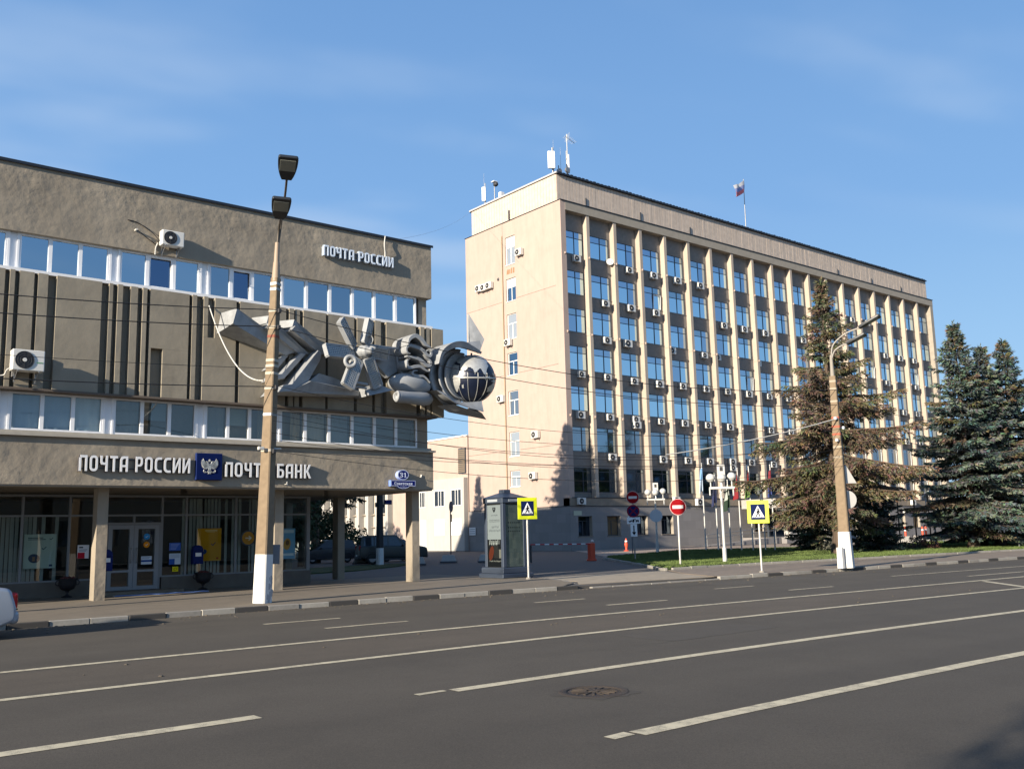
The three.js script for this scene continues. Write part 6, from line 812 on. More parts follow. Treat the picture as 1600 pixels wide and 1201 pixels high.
// globe lamps
function globeLamp(x, z, s, label, discSign) {
  const t = thing('globe_lamp', label, 'park lamp', [x, 0, z]); t.scale.setScalar(s);
  piece('post', merge([bar([0, 0, 0], [0, 0.75, 0], 0.10, 14, 0.095), bar([0, 0.75, 0], [0, 3.35, 0], 0.065, 14, 0.055)]), M.lampPost, t);
  piece('cross_arm', merge([rbox(1.15, 0.12, 0.14, 0.03).translate(0.05, 3.42, 0), bar([-0.5, 3.1, 0], [-0.5, 3.42, 0], 0.035, 8), bar([0.55, 3.05, 0], [0.55, 3.42, 0], 0.035, 8), bar([0, 3.2, -0.4], [0, 3.4, 0.4], 0.04, 8), bar([0.5, 3.45, 0], [0.5, 3.75, 0], 0.03, 8), bar([-0.45, 3.45, 0], [-0.45, 3.72, 0], 0.03, 8)]), M.lampPost, t);
  for (const [gx, gy, gz] of [[-0.45, 3.88, -0.02], [0.5, 3.92, 0], [0.0, 3.85, 0.32]]) piece('globe', new THREE.SphereGeometry(0.2, 24, 16).translate(gx, gy, gz), M.globeLamp, t);
  const b = piece('floodlight', rbox(0.34, 0.56, 0.24, 0.03), M.lampPost, t, [0.05, 4.2, -0.05]); piece('lens', rbox(0.14, 0.2, 0.02, 0.005), M.acDark, b, [0, 0.08, 0.12]); piece('bracket', bar([0, -0.75, 0], [0, -0.26, 0], 0.04, 8), M.whiteTrim, b);
  t.rotation.y = -0.75;
  if (discSign) { const d = thing('round_plate', 'pale round plate fixed to the further globe lamp post', 'road sign', [x, 0, z]); d.rotation.y = -0.75; piece('disc', new THREE.CylinderGeometry(0.42, 0.42, 0.02, 32).rotateX(Math.PI / 2), std(0.52, 0.56, 0.60), d, [0, 2.55, 0.12]); piece('strap', rbox(0.2, 0.06, 0.08, 0.01), M.steel, d, [0, 2.55, 0.07]); }
}
globeLamp(34.85, -27.65, 1, 'nearer white park lamp with three globes at the front of the lawn');
globeLamp(48.2, -43.8, 1.06, 'further white park lamp with globes before the grey basement', true);
globeLamp(64.5, -33.0, 0.92, 'white globe lamp half hidden left of the blue spruces');
// triangular-looking advertising pillar with pitched cap
{
  const t = thing('advertising_pillar', 'dark grey-blue advertising pillar with glazed posters on the pavement corner', 'advertising pillar', [22.62, 0, -28.12]); t.rotation.y = 0.0;
  const s = 0.56;
  piece('plinth', merge([rbox(2 * s + 0.34, 0.16, 2 * s + 0.34, 0.03).translate(0, 0.08, 0), rbox(2 * s + 0.2, 0.22, 2 * s + 0.2, 0.03).translate(0, 0.27, 0)]), M.kiosk, t);
  for (const [a, b] of [[-1, -1], [-1, 1], [1, -1], [1, 1]]) piece('corner_post', rbox(0.15, 2.34, 0.15, 0.02), M.kiosk, t, [a * (s - 0.075), 0.38 + 1.17, b * (s - 0.075)]);
  piece('core', new THREE.BoxGeometry(2 * s - 0.12, 2.34, 2 * s - 0.12), M.acDark, t, [0, 1.55, 0]);
  piece('header', rbox(2 * s + 0.06, 0.2, 2 * s + 0.06, 0.02), M.kiosk, t, [0, 2.82, 0]);
  const c = piece('cap', (() => { const g = new THREE.CylinderGeometry(0.2, (s + 0.07) * Math.SQRT2, 0.2, 4); g.rotateY(Math.PI / 4); return strip(g); })(), M.kiosk, t, [0, 3.02, 0]); piece('finial', rbox(0.32, 0.13, 0.32, 0.02), M.kiosk, c, [0, 0.15, 0]);
  const art = (g, w, h) => { g.fillStyle = '#8f9296'; g.fillRect(0, 0, w, h * 0.56); g.fillStyle = '#17181c'; g.fillRect(0, h * 0.56, w, h * 0.44);
    g.fillStyle = '#14161a'; g.beginPath(); g.moveTo(w / 2, h * 0.125); g.bezierCurveTo(w * 0.33, h * 0.07, w * 0.38, h * 0.01, w / 2, h * 0.045); g.bezierCurveTo(w * 0.62, h * 0.01, w * 0.67, h * 0.07, w / 2, h * 0.125); g.fill(); g.fillStyle = '#8f9296'; g.fillRect(w * 0.47, h * 0.05, w * 0.06, h * 0.03);
    g.fillStyle = '#3c3f45'; const rr = rng(4); const smear = (y, x0, x1, hh) => { for (let x = x0; x < x1; x += w * 0.045) { const k = rr(); g.globalAlpha = 0.5 + 0.4 * k; g.fillRect(x, y + (k > 0.7 ? hh * 0.3 : 0), w * 0.012, hh); if (k > 0.4) g.fillRect(x, y + hh * (k > 0.7 ? 0.8 : 0.1), w * 0.032, hh * 0.2); g.fillRect(x + w * 0.024, y + hh * 0.2, w * 0.01, hh * 0.8); } g.globalAlpha = 1; };
    smear(h * 0.155, w * 0.3, w * 0.74, h * 0.02); smear(h * 0.235, w * 0.17, w * 0.86, h * 0.016); smear(h * 0.262, w * 0.17, w * 0.86, h * 0.014); g.fillStyle = '#5a5e64'; smear(h * 0.335, w * 0.3, w * 0.8, h * 0.035); smear(h * 0.395, w * 0.12, w * 0.9, h * 0.035);
    g.fillStyle = '#d8d8d4'; smear(h * 0.56, w * 0.12, w * 0.88, h * 0.075); g.fillStyle = '#5d2a1c'; g.beginPath(); g.ellipse(w * 0.26, h * 0.78, w * 0.16, h * 0.12, 0.3, 0, 7); g.fill(); g.fillStyle = '#2c2a2a'; g.fillRect(w * 0.45, h * 0.66, w * 0.3, h * 0.2); g.fillStyle = '#77736c'; g.fillRect(w * 0.8, h * 0.72, w * 0.18, h * 0.14); g.fillStyle = '#b9b4aa'; smear(h * 0.895, w * 0.1, w * 0.95, h * 0.02); };
  const art2 = (g, w, h) => { g.fillStyle = '#6e7671'; g.fillRect(0, 0, w, h); const rr = rng(14); for (let i = 0; i < 60; i++) { g.globalAlpha = 0.25; g.fillStyle = ['#3f4a4c', '#a09a84', '#54605a', '#8d8c7c'][i % 4]; g.fillRect(rr() * w, rr() * h, 10 + rr() * 50, 20 + rr() * 90); } g.globalAlpha = 1; g.fillStyle = '#2e3438'; for (const y of [0.28, 0.36, 0.42]) for (let x = 0.15; x < 0.85; x += 0.12) g.fillRect(x * w, y * h, w * 0.07, h * 0.022); };
  const P = piece('poster', new THREE.PlaneGeometry(0.84, 2.26), printed(256, 690, art, { roughness: 0.25 }), t, [-s + 0.035, 1.53, 0]); P.rotation.y = -Math.PI / 2; piece('poster', new THREE.PlaneGeometry(0.84, 2.26), printed(256, 690, art2, { roughness: 0.25 }), t, [0, 1.53, s - 0.035]);
  const gl = piece('glass', new THREE.PlaneGeometry(0.82, 2.3), M.pane, t, [-s + 0.012, 1.55, 0]); gl.rotation.y = -Math.PI / 2; piece('glass', new THREE.PlaneGeometry(0.82, 2.3), M.pane, t, [0, 1.55, s - 0.012]);
  piece('header_strip', new THREE.BoxGeometry(0.012, 0.09, 0.6), std(0.3, 0.33, 0.36), t, [-s - 0.036, 2.82, 0]); piece('header_strip', new THREE.BoxGeometry(0.6, 0.09, 0.012), std(0.3, 0.33, 0.36), t, [0, 2.82, s + 0.036]);
}
// flagpoles before the entrance
{
  const flags = [['#6f97bd', '#a9b8c6', 'light blue and white'], ['#141a30', '#20284a', 'dark navy'], ['#9da39a', '#1a3020', 'white and dark green'], ['#8a1a22', '#7a161e', 'plain red'], ['#8a6a24', '#4b6a28', 'red, yellow and green'], ['#3d4450', '#666c74', 'dark grey'], ['#7a2830', '#36427a', 'red and blue']];
  const spots = [[53.8, -44.3, 5.5, 'leftmost'], [53.8, -43.2, 4.6, 'second'], [53.8, -42.1, 4.2, 'third'], [53.8, -41.2, 4.95, 'fourth'], [53.8, -40.25, 5.0, 'fifth'], [53.8, -39.25, 4.0, 'sixth'], [53.8, -38.5, 5.0, 'last']];
  spots.forEach(([x, z, h, which], i) => {
    const [c1, c2, l] = flags[i], t = thing('flagpole', `${which} flagpole in the row before the entrance, ${l} flag hanging`, 'flagpole', [x, 0, z], 'flagpoles before the entrance');
    piece('pole', bar([0, 0, 0], [0, h + 0.7, 0], 0.05, 8, 0.035), M.post, t); piece('finial', new THREE.SphereGeometry(0.06, 12, 8), M.silver, t, [0, h + 0.72, 0]);
    const mk = (y0, y1, c) => { const g = new THREE.PlaneGeometry(1, 1, 10, 10), p = g.attributes.position; for (let k = 0; k < p.count; k++) { const u = p.getX(k) + 0.5, v = p.getY(k) + 0.5, y = y0 + (y1 - y0) * v, fall = (h + 0.55 - y) / 1.8; p.setXYZ(k, -0.04 - u * 0.42 * (0.25 + fall * 0.8) + 0.05 * Math.sin(u * 9 + fall * 3), y - u * 0.55 * (1 - fall * 0.4), 0.12 * Math.sin(u * 8.5 + i) * (0.4 + fall)); } g.computeVertexNormals(); piece('cloth', g, new THREE.MeshStandardMaterial({ color: c, roughness: 0.85, side: THREE.DoubleSide }), t); };
    mk(h + 0.55, h - 0.3, i === 4 ? '#86291f' : c1); mk(h - 0.3, h - 1.15, c2);
  });
  for (const [x, z, h, l] of [[59.4, -34.2, 3.6, 'first'], [60.7, -33.5, 3.6, 'second'], [60.8, -32.4, 3.3, 'third'], [62.1, -32.1, 3.5, 'fourth']]) { const t = thing('dark_post', `${l} slim dark post from the left between the brown and blue spruces`, 'post', [x, 0, z], 'slim dark posts by the car park'); piece('pole', bar([0, 0, 0], [0, h, 0], 0.045, 8), M.black, t); piece('cap', new THREE.SphereGeometry(0.06, 10, 8), M.black, t, [0, h, 0]); }
}
// boom barrier, blocks, posts
{
  const t = thing('boom_barrier', 'red and white striped boom barrier with orange post across the drive', 'barrier', [37.4, 0, -38.9]);
  piece('post', merge([rbox(0.34, 0.95, 0.3, 0.04).translate(0, 0.5, 0), rbox(0.42, 0.1, 0.38, 0.02).translate(0, 0.05, 0)]), M.orange, t); piece('lamp', new THREE.SphereGeometry(0.09, 12, 8), M.globeLamp, t, [0.1, 1.06, 0]);
  const A = V(-0.15, 0.93, 0.05), B = V(-3.4, 0.98, -1.2); for (let i = 0; i < 13; i++) { const a = A.clone().lerp(B, i / 13), b = A.clone().lerp(B, (i + 1) / 13); piece('boom_band', bar(a, b, 0.032, 8), i % 2 ? M.whiteTrim : M.red, t); }
  piece('rest_post', bar([-3.4, 0, -1.2], [-3.4, 0.95, -1.2], 0.05, 8), M.acDark, t);
  const block = (n, label, x, z, s, turn) => { const o = thing('concrete_barrier', label, 'barrier block', [x, 0, z]); const w = 0.46 * s, u = 0.32 * s, h = 0.42 * s, d = 0.3 * s, e = 0.2 * s; piece('block', poly([[-w, 0, d], [w, 0, d], [w, 0, -d], [-w, 0, -d], [-u, h, e], [u, h, e], [u, h, -e], [-u, h, -e]], [[0, 1, 5, 4], [1, 2, 6, 5], [2, 3, 7, 6], [3, 0, 4, 7], [4, 5, 6, 7]]), M.white, o); piece('base', rbox(2 * w + 0.06, 0.09 * s, 2 * d + 0.06, 0.02), std(0.08, 0.08, 0.09), o, [0, 0.045 * s, 0]); piece('lifting_eye', new THREE.TorusGeometry(0.06, 0.012, 6, 14), M.steel, o, [0, h, 0]); o.rotation.y = turn; };
  block(1, 'white concrete barrier block seen under the passage left of the dark off-roader', 29.9, -51.2, 1.0, -0.6); block(2, 'white concrete barrier block just right of the corner column', 29.6, -44.6, 1.05, -0.6); block(3, 'white concrete barrier block left of the advertising pillar', 33.0, -46.4, 1.05, -0.6); block(4, 'white concrete barrier block half behind the advertising pillar', 34.2, -44.3, 1.05, -0.6);
  block(5, 'pale barrier block under the spruce branches, left of the orange posts', 68.5, -38.9, 1.6, -0.5); block(6, 'pale barrier block in front of the first orange post', 71.6, -39.4, 1.6, -0.5); block(7, 'pale barrier block behind the dark posts', 80.5, -42.5, 1.5, -0.5);
  [[82.0, -46.8, 'first'], [84.0, -45.8, 'second'], [85.6, -45.0, 'third'], [86.6, -45.2, 'fourth'], [89.4, -44.0, 'fifth']].forEach(([x, z, l]) => { const o = thing('orange_post', `${l} orange flexible post from the left at the car park edge`, 'traffic post', [x, 0, z], 'orange posts by the car park'); piece('stem', bar([0, 0.05, 0], [0, 1.35, 0], 0.10, 10, 0.085), M.orange, o); piece('base', new THREE.CylinderGeometry(0.24, 0.28, 0.09, 16).translate(0, 0.045, 0), M.orange, o); piece('reflective_band', new THREE.CylinderGeometry(0.098, 0.1, 0.12, 12), M.whiteTrim, o, [0, 1.05, 0]); });
  const c = thing('orange_post', 'lone orange traffic post before the grey basement wall', 'traffic post', [56.2, 0, -54.4]); piece('stem', new THREE.LatheGeometry([[0, 1.0], [0.06, 1.0], [0.09, 0.7], [0.16, 0.55], [0.10, 0.3], [0.06, 0.08], [0.2, 0.06], [0.22, 0]].map((p) => new THREE.Vector2(...p)), 14), M.orange, c); piece('reflective_band', new THREE.CylinderGeometry(0.1, 0.12, 0.1, 12), M.whiteTrim, c, [0, 0.78, 0]);
  // dark post with white foot under the passage
  const p = thing('dark_lamp_post', 'dark pole with white foot and small blue box, seen through the passage', 'pole', [29.0, 0, -47.5]); piece('pole', taper(0.34, 0.28, 4.8, 0.95), std(0.035, 0.034, 0.036), p); piece('painted_foot', taper(0.36, 0.342, 0.96, 0), M.limewash, p); piece('box', rbox(0.42, 0.26, 0.2, 0.02), M.blueBox, p, [0.55, 3.55, 0]); piece('bracket', merge([bar([0, 3.5, 0], [0.5, 3.55, 0], 0.025, 6), rbox(0.12, 0.2, 0.12, 0.03).translate(0.24, 3.35, 0), rbox(0.12, 0.26, 0.12, 0.03).translate(-0.24, 3.4, 0)]), M.acDark, p);
}

// ───────────────────────── trees ─────────────────────────
// a spruce: trunk, whorls of drooping boughs, each bough carrying side twigs of needle sprays
function spruce(t, o) {
  const r = rng(o.seed), H = o.h, pos = [], col = [], limb = [], nrm = [];
  const up = V(0, 1, 0), tmp = V(0, 0, 0);
  const blade = (p, d, s, len, w, c) => { // pointed needle spray, two leaves
    const a = p, e = p.clone().addScaledVector(d, len), m = p.clone().addScaledVector(d, len * 0.45), q = s.clone().multiplyScalar(w);
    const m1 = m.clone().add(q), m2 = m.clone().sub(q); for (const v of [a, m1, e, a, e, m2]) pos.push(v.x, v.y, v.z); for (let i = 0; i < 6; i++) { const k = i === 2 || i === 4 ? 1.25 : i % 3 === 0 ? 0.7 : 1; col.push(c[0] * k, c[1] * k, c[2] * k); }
  };
  const N = o.boughs ?? 230; const y0 = o.base;
  for (let b = 0; b < N; b++) {
    const f = Math.pow((b + r() * 0.9) / N, o.pow ?? 0.85), y = y0 + (H - y0) * f * 0.985, az = b * 2.39996 + (r() - 0.5) * 0.7;
    const taperR = Math.pow(1 - f, o.shape ?? 0.8), rag = o.wild ? 0.42 + 0.78 * r() + (r() < 0.12 ? 0.3 : 0) : 0.62 + 0.55 * r() + (r() < 0.1 ? 0.28 : 0), L = Math.max(0.18, o.r * taperR * rag * (f < 0.12 ? 0.72 + f * 2.3 : 1));
    if (o.gap && r() < o.gap) continue;
    if (o.skip && o.skip(f, az)) continue;
    const rise = 0.28 * f - 0.10 + (r() - 0.5) * 0.18, droop = (o.droop ?? 0.32) * (1 - f) + 0.06, dir = V(Math.cos(az), 0, Math.sin(az)), pts = [];
    for (let i = 0; i <= 6; i++) { const u = i / 6; pts.push(V(dir.x * L * u, y + L * (rise * u - droop * u * u + 0.16 * u * u * u * u), dir.z * L * u)); }
    const curve = new THREE.CatmullRomCurve3(pts); if (L > 0.5) limb.push(new THREE.TubeGeometry(curve, 5, 0.010 + L * 0.0065, 4));
    const tone = o.tones(f, az, r), side = new THREE.Vector3().crossVectors(dir, up), n = Math.max(4, Math.round(L * (o.dense ?? 6.5)));
    for (let i = 0; i < n; i++) {
      const u = o.bare + (1 - o.bare) * (i + r()) / n, p = curve.getPoint(u), tg = curve.getTangent(u), tl = (0.22 + 0.34 * L * (1 - u * 0.72) * (0.5 + 0.5 * r())) * Math.min(1, 0.35 + L * 0.3);
      for (const sgn of [-1, 1]) {
        const td = tg.clone().multiplyScalar(0.75).addScaledVector(side, sgn * (0.6 + 0.5 * r())); td.y -= 0.12 + (o.hang ?? 0.25) * r(); td.normalize();
        const m = Math.max(2, Math.round(tl / 0.17));
        for (let k = 0; k < m; k++) {
          const q = p.clone().addScaledVector(td, tl * (k + 0.3) / m); q.y -= 0.05 * k * (o.hang ?? 0.25); const tip = 0.78 + 0.5 * u * u, c = tone.map((v) => v * tip * (0.72 + 0.56 * r()));  // lit bough ends painted in: sprays pale outward, darken towards the trunk
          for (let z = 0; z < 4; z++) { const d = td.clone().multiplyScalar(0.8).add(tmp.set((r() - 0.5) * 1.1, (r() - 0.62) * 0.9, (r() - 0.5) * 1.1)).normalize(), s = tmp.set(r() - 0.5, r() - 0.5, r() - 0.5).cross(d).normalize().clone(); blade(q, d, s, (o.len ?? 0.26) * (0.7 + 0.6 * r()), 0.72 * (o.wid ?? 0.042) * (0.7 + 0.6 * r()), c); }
        }
      }
    }
  }
  for (let k = 0; k < 26; k++) { const c = o.tones(1, k, r); blade(V(0, H - 0.02 - k * 0.05, 0), V((r() - 0.5) * 1.2, 1, (r() - 0.5) * 1.2).normalize(), V(r() - 0.5, 0, r() - 0.5).normalize(), 0.26, 0.04, c); }
  const g = new THREE.BufferGeometry(); g.setAttribute('position', new THREE.BufferAttribute(new Float32Array(pos), 3)); g.setAttribute('color', new THREE.BufferAttribute(new Float32Array(col), 3)); g.computeVertexNormals();
  const tp = []; for (let i = 0; i <= 8; i++) tp.push(new THREE.Vector2((o.trunk ?? 0.24) * (1 - 0.94 * i / 8) * (i ? 1 : 1.35), H * 0.99 * i / 8 * (i === 1 ? 0.6 : 1)));
  piece('trunk', new THREE.LatheGeometry(tp, 14), M.bark, t); if (limb.length) piece('branches', merge(limb), M.bark, t);
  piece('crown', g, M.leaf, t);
}
const mixc = (a, b, k) => a.map((v, i) => v + (b[i] - v) * k);
const brown = [0.145, 0.105, 0.068], dkbrown = [0.085, 0.062, 0.042], olive = [0.105, 0.10, 0.045], green = [0.05, 0.068, 0.04], blue = [0.07, 0.098, 0.084], dkblue = [0.036, 0.055, 0.053], pale = [0.165, 0.19, 0.145];
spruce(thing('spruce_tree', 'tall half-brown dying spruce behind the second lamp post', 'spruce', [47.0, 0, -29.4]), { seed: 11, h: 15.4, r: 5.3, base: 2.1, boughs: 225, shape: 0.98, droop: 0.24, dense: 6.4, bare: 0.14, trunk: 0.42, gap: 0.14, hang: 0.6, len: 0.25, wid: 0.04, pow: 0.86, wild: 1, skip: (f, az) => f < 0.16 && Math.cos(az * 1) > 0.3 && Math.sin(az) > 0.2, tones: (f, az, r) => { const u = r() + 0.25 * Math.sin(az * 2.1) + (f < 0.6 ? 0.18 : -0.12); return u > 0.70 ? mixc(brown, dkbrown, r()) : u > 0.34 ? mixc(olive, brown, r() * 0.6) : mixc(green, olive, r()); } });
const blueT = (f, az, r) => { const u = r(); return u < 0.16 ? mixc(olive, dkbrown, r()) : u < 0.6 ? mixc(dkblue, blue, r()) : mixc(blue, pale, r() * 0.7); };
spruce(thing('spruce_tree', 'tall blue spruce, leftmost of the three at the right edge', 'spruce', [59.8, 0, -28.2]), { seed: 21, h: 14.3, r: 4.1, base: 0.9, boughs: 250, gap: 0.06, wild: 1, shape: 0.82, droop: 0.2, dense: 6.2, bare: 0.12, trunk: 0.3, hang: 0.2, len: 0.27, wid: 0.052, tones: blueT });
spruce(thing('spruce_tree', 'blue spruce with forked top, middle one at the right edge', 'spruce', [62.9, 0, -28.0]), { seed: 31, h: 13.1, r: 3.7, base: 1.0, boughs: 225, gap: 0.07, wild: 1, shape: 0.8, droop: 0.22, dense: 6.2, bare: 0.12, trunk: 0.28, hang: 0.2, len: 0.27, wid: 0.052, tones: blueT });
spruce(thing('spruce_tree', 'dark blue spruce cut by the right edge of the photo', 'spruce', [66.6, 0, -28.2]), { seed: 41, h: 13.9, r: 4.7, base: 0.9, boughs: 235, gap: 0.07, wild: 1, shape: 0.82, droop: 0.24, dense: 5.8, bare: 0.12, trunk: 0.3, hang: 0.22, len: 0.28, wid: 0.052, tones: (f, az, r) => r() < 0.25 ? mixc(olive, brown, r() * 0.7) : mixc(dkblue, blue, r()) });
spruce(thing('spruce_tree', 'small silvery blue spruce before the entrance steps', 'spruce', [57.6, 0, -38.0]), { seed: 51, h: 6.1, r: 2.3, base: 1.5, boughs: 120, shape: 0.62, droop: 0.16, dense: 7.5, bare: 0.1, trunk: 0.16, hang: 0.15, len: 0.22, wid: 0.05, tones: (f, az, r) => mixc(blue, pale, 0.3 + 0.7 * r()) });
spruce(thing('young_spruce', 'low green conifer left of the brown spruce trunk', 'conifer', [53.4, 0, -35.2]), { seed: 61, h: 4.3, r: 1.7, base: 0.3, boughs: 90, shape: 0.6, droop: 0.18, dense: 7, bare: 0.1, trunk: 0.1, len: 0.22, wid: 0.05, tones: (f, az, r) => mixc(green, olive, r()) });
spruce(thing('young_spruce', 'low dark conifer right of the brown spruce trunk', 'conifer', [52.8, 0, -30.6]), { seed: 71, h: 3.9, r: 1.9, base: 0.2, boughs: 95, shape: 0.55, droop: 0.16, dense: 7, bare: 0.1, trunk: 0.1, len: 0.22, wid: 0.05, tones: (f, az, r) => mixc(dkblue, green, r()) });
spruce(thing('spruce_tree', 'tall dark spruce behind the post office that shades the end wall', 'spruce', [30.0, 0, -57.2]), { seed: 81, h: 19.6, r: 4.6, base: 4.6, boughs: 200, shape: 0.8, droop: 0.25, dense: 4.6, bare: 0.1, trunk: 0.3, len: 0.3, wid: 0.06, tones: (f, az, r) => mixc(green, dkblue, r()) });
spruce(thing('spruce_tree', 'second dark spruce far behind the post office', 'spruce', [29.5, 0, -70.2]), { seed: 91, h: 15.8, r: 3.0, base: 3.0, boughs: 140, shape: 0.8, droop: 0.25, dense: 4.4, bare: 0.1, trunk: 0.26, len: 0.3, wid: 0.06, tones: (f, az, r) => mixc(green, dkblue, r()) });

// broadleaf trees and shrubs: limbs and leaf-sized faces gathered in uneven clumps
function broadleaf(t, o) {
  const r = rng(o.seed), pos = [], col = [], limbs = [], cl = [];
  const h0 = o.stem ?? 0; for (let i = 0; i < o.clumps; i++) { const a = r() * 6.283, u = Math.sqrt(r()), y = h0 + (o.h - h0) * (0.1 + 0.86 * r()), k = Math.sin(Math.PI * Math.min(0.97, 0.16 + 0.8 * (y - h0) / (o.h - h0))); cl.push(V(o.r * u * k * Math.cos(a), y, o.r * u * k * Math.sin(a))); }
  for (const c of cl) {
    const s = o.clump * (0.6 + 0.8 * r()), tone = mixc(o.a, o.b, r()); if (h0 > 0) limbs.push(bar([0, Math.max(0.4, c.y * 0.45), 0], c, 0.05, 5, 0.015));
    for (let i = 0; i < o.leaves; i++) { const d = V(r() - 0.5, (r() - 0.5) * 0.8, r() - 0.5).normalize().multiplyScalar(s * Math.cbrt(r())).add(c), n = V(r() - 0.5, r() - 0.3, r() - 0.5).normalize(), e = V(r() - 0.5, r() - 0.5, r() - 0.5).cross(n).normalize(), f = new THREE.Vector3().crossVectors(n, e), L = o.leaf * (0.7 + 0.6 * r()), k = 0.65 + 0.7 * r();
      const A = d.clone().addScaledVector(e, -L), B = d.clone().addScaledVector(f, L * 0.55), D = d.clone().addScaledVector(e, L), E = d.clone().addScaledVector(f, -L * 0.55); for (const v of [A, B, D, A, D, E]) { pos.push(v.x, v.y, v.z); col.push(tone[0] * k, tone[1] * k, tone[2] * k); } }
  }
  const g = new THREE.BufferGeometry(); g.setAttribute('position', new THREE.BufferAttribute(new Float32Array(pos), 3)); g.setAttribute('color', new THREE.BufferAttribute(new Float32Array(col), 3)); g.computeVertexNormals();
  if (h0 > 0) { piece('trunk', bar([0, 0, 0], [0.1, o.h * 0.6, 0], 0.2, 10, 0.08), M.bark, t); piece('branches', merge(limbs), M.bark, t); } else piece('stem', merge(Array.from({ length: 5 }, (_, i) => bar([0.1 * Math.cos(i * 1.3), 0, 0.1 * Math.sin(i * 1.3)], [0.5 * o.r * Math.cos(i * 1.3), o.h * 0.6, 0.5 * o.r * Math.sin(i * 1.3)], 0.03, 5, 0.012))), M.bark, t);
  piece('crown', g, M.leaf, t);
}
const lg = { a: [0.10, 0.135, 0.03], b: [0.05, 0.075, 0.022] }, dg = { a: [0.03, 0.05, 0.02], b: [0.05, 0.07, 0.028] };
broadleaf(thing('broadleaf_tree', 'sunlit yellow-green tree seen through the passage left of the pale building', 'tree', [34.2, 0, -70]), { seed: 5, h: 10, r: 2.7, stem: 1.2, clumps: 70, clump: 0.9, leaves: 90, leaf: 0.16, ...lg });
broadleaf(thing('shrub', 'rounded dark green shrub behind the parked cars under the passage', 'shrub', [35.6, 0, -66]), { seed: 6, h: 3.3, r: 2.6, clumps: 40, clump: 0.7, leaves: 110, leaf: 0.12, ...dg });
broadleaf(thing('broadleaf_tree', 'dark shaded tree left of the second passage column', 'tree', [25.6, 0, -50.5]), { seed: 7, h: 8, r: 2.6, stem: 1.0, clumps: 60, clump: 0.85, leaves: 95, leaf: 0.15, ...dg });
broadleaf(thing('broadleaf_tree', 'far olive tree behind the parked cars at the passage', 'tree', [29, 0, -86]), { seed: 8, h: 11, r: 5, stem: 1.0, clumps: 80, clump: 1.2, leaves: 80, leaf: 0.2, ...lg });
broadleaf(thing('shrub', 'small leafy shrub at the foot of the silvery spruce', 'shrub', [56.0, 0, -36.8]), { seed: 9, h: 1.3, r: 0.9, clumps: 18, clump: 0.35, leaves: 60, leaf: 0.07, ...dg });
for (const [x, z, s, l] of [[55.2, -31.6, 12, 'grey-green flower bed shrub right of the second lamp post'], [57.6, -30.6, 13, 'low grey shrub with red blooms in the lawn before the posts'], [52.6, -33.0, 14, 'low rounded shrub by the brown spruce trunk']]) broadleaf(thing('shrub', l, 'shrub', [x, 0, z]), { seed: s, h: 0.75, r: 1.3, clumps: 24, clump: 0.3, leaves: 55, leaf: 0.06, a: s === 13 ? [0.2, 0.06, 0.05] : [0.14, 0.14, 0.11], b: [0.07, 0.085, 0.05] });
broadleaf(thing('broadleaf_tree', 'street tree on the near pavement behind the camera', 'tree', [-15.3, 0, 2.95]), { seed: 15, h: 9.6, r: 1.9, stem: 4.6, clumps: 60, clump: 0.8, leaves: 80, leaf: 0.12, ...lg });
{ // the far end of the street: trees too distant to tell apart
  const r = rng(321), pos = [], col = []; for (const [x0, x1, z0, z1, h] of [[150, 420, -95, -20, 13], [130, 150, -110, -80, 12], [20, 60, -170, -130, 14]]) for (let i = 0; i < 520; i++) { const c = V(x0 + (x1 - x0) * r(), 0, z0 + (z1 - z0) * r()), hh = h * (0.3 + 0.7 * r()); c.y = hh * (0.25 + 0.75 * r()); for (let k = 0; k < 34; k++) { const d = V(r() - 0.5, r() - 0.5, r() - 0.5).multiplyScalar(4.2).add(c), a = V(r() - 0.5, r() - 0.5, r() - 0.5).multiplyScalar(1.7), b = V(r() - 0.5, r() - 0.5, r() - 0.5).multiplyScalar(1.7), q = 0.7 + 0.6 * r(); for (const v of [d, d.clone().add(a), d.clone().add(b)]) { pos.push(v.x, Math.max(0, v.y), v.z); col.push(0.045 * q, 0.062 * q, 0.028 * q); } } }
  const g = new THREE.BufferGeometry(); g.setAttribute('position', new THREE.BufferAttribute(new Float32Array(pos), 3)); g.setAttribute('color', new THREE.BufferAttribute(new Float32Array(col), 3)); g.computeVertexNormals();
  const m = shadows(new THREE.Mesh(g, M.leaf)); m.name = 'treeline'; m.userData = { kind: 'stuff', label: 'distant trees at the far end of the street', category: 'trees' }; scene.add(m);
}

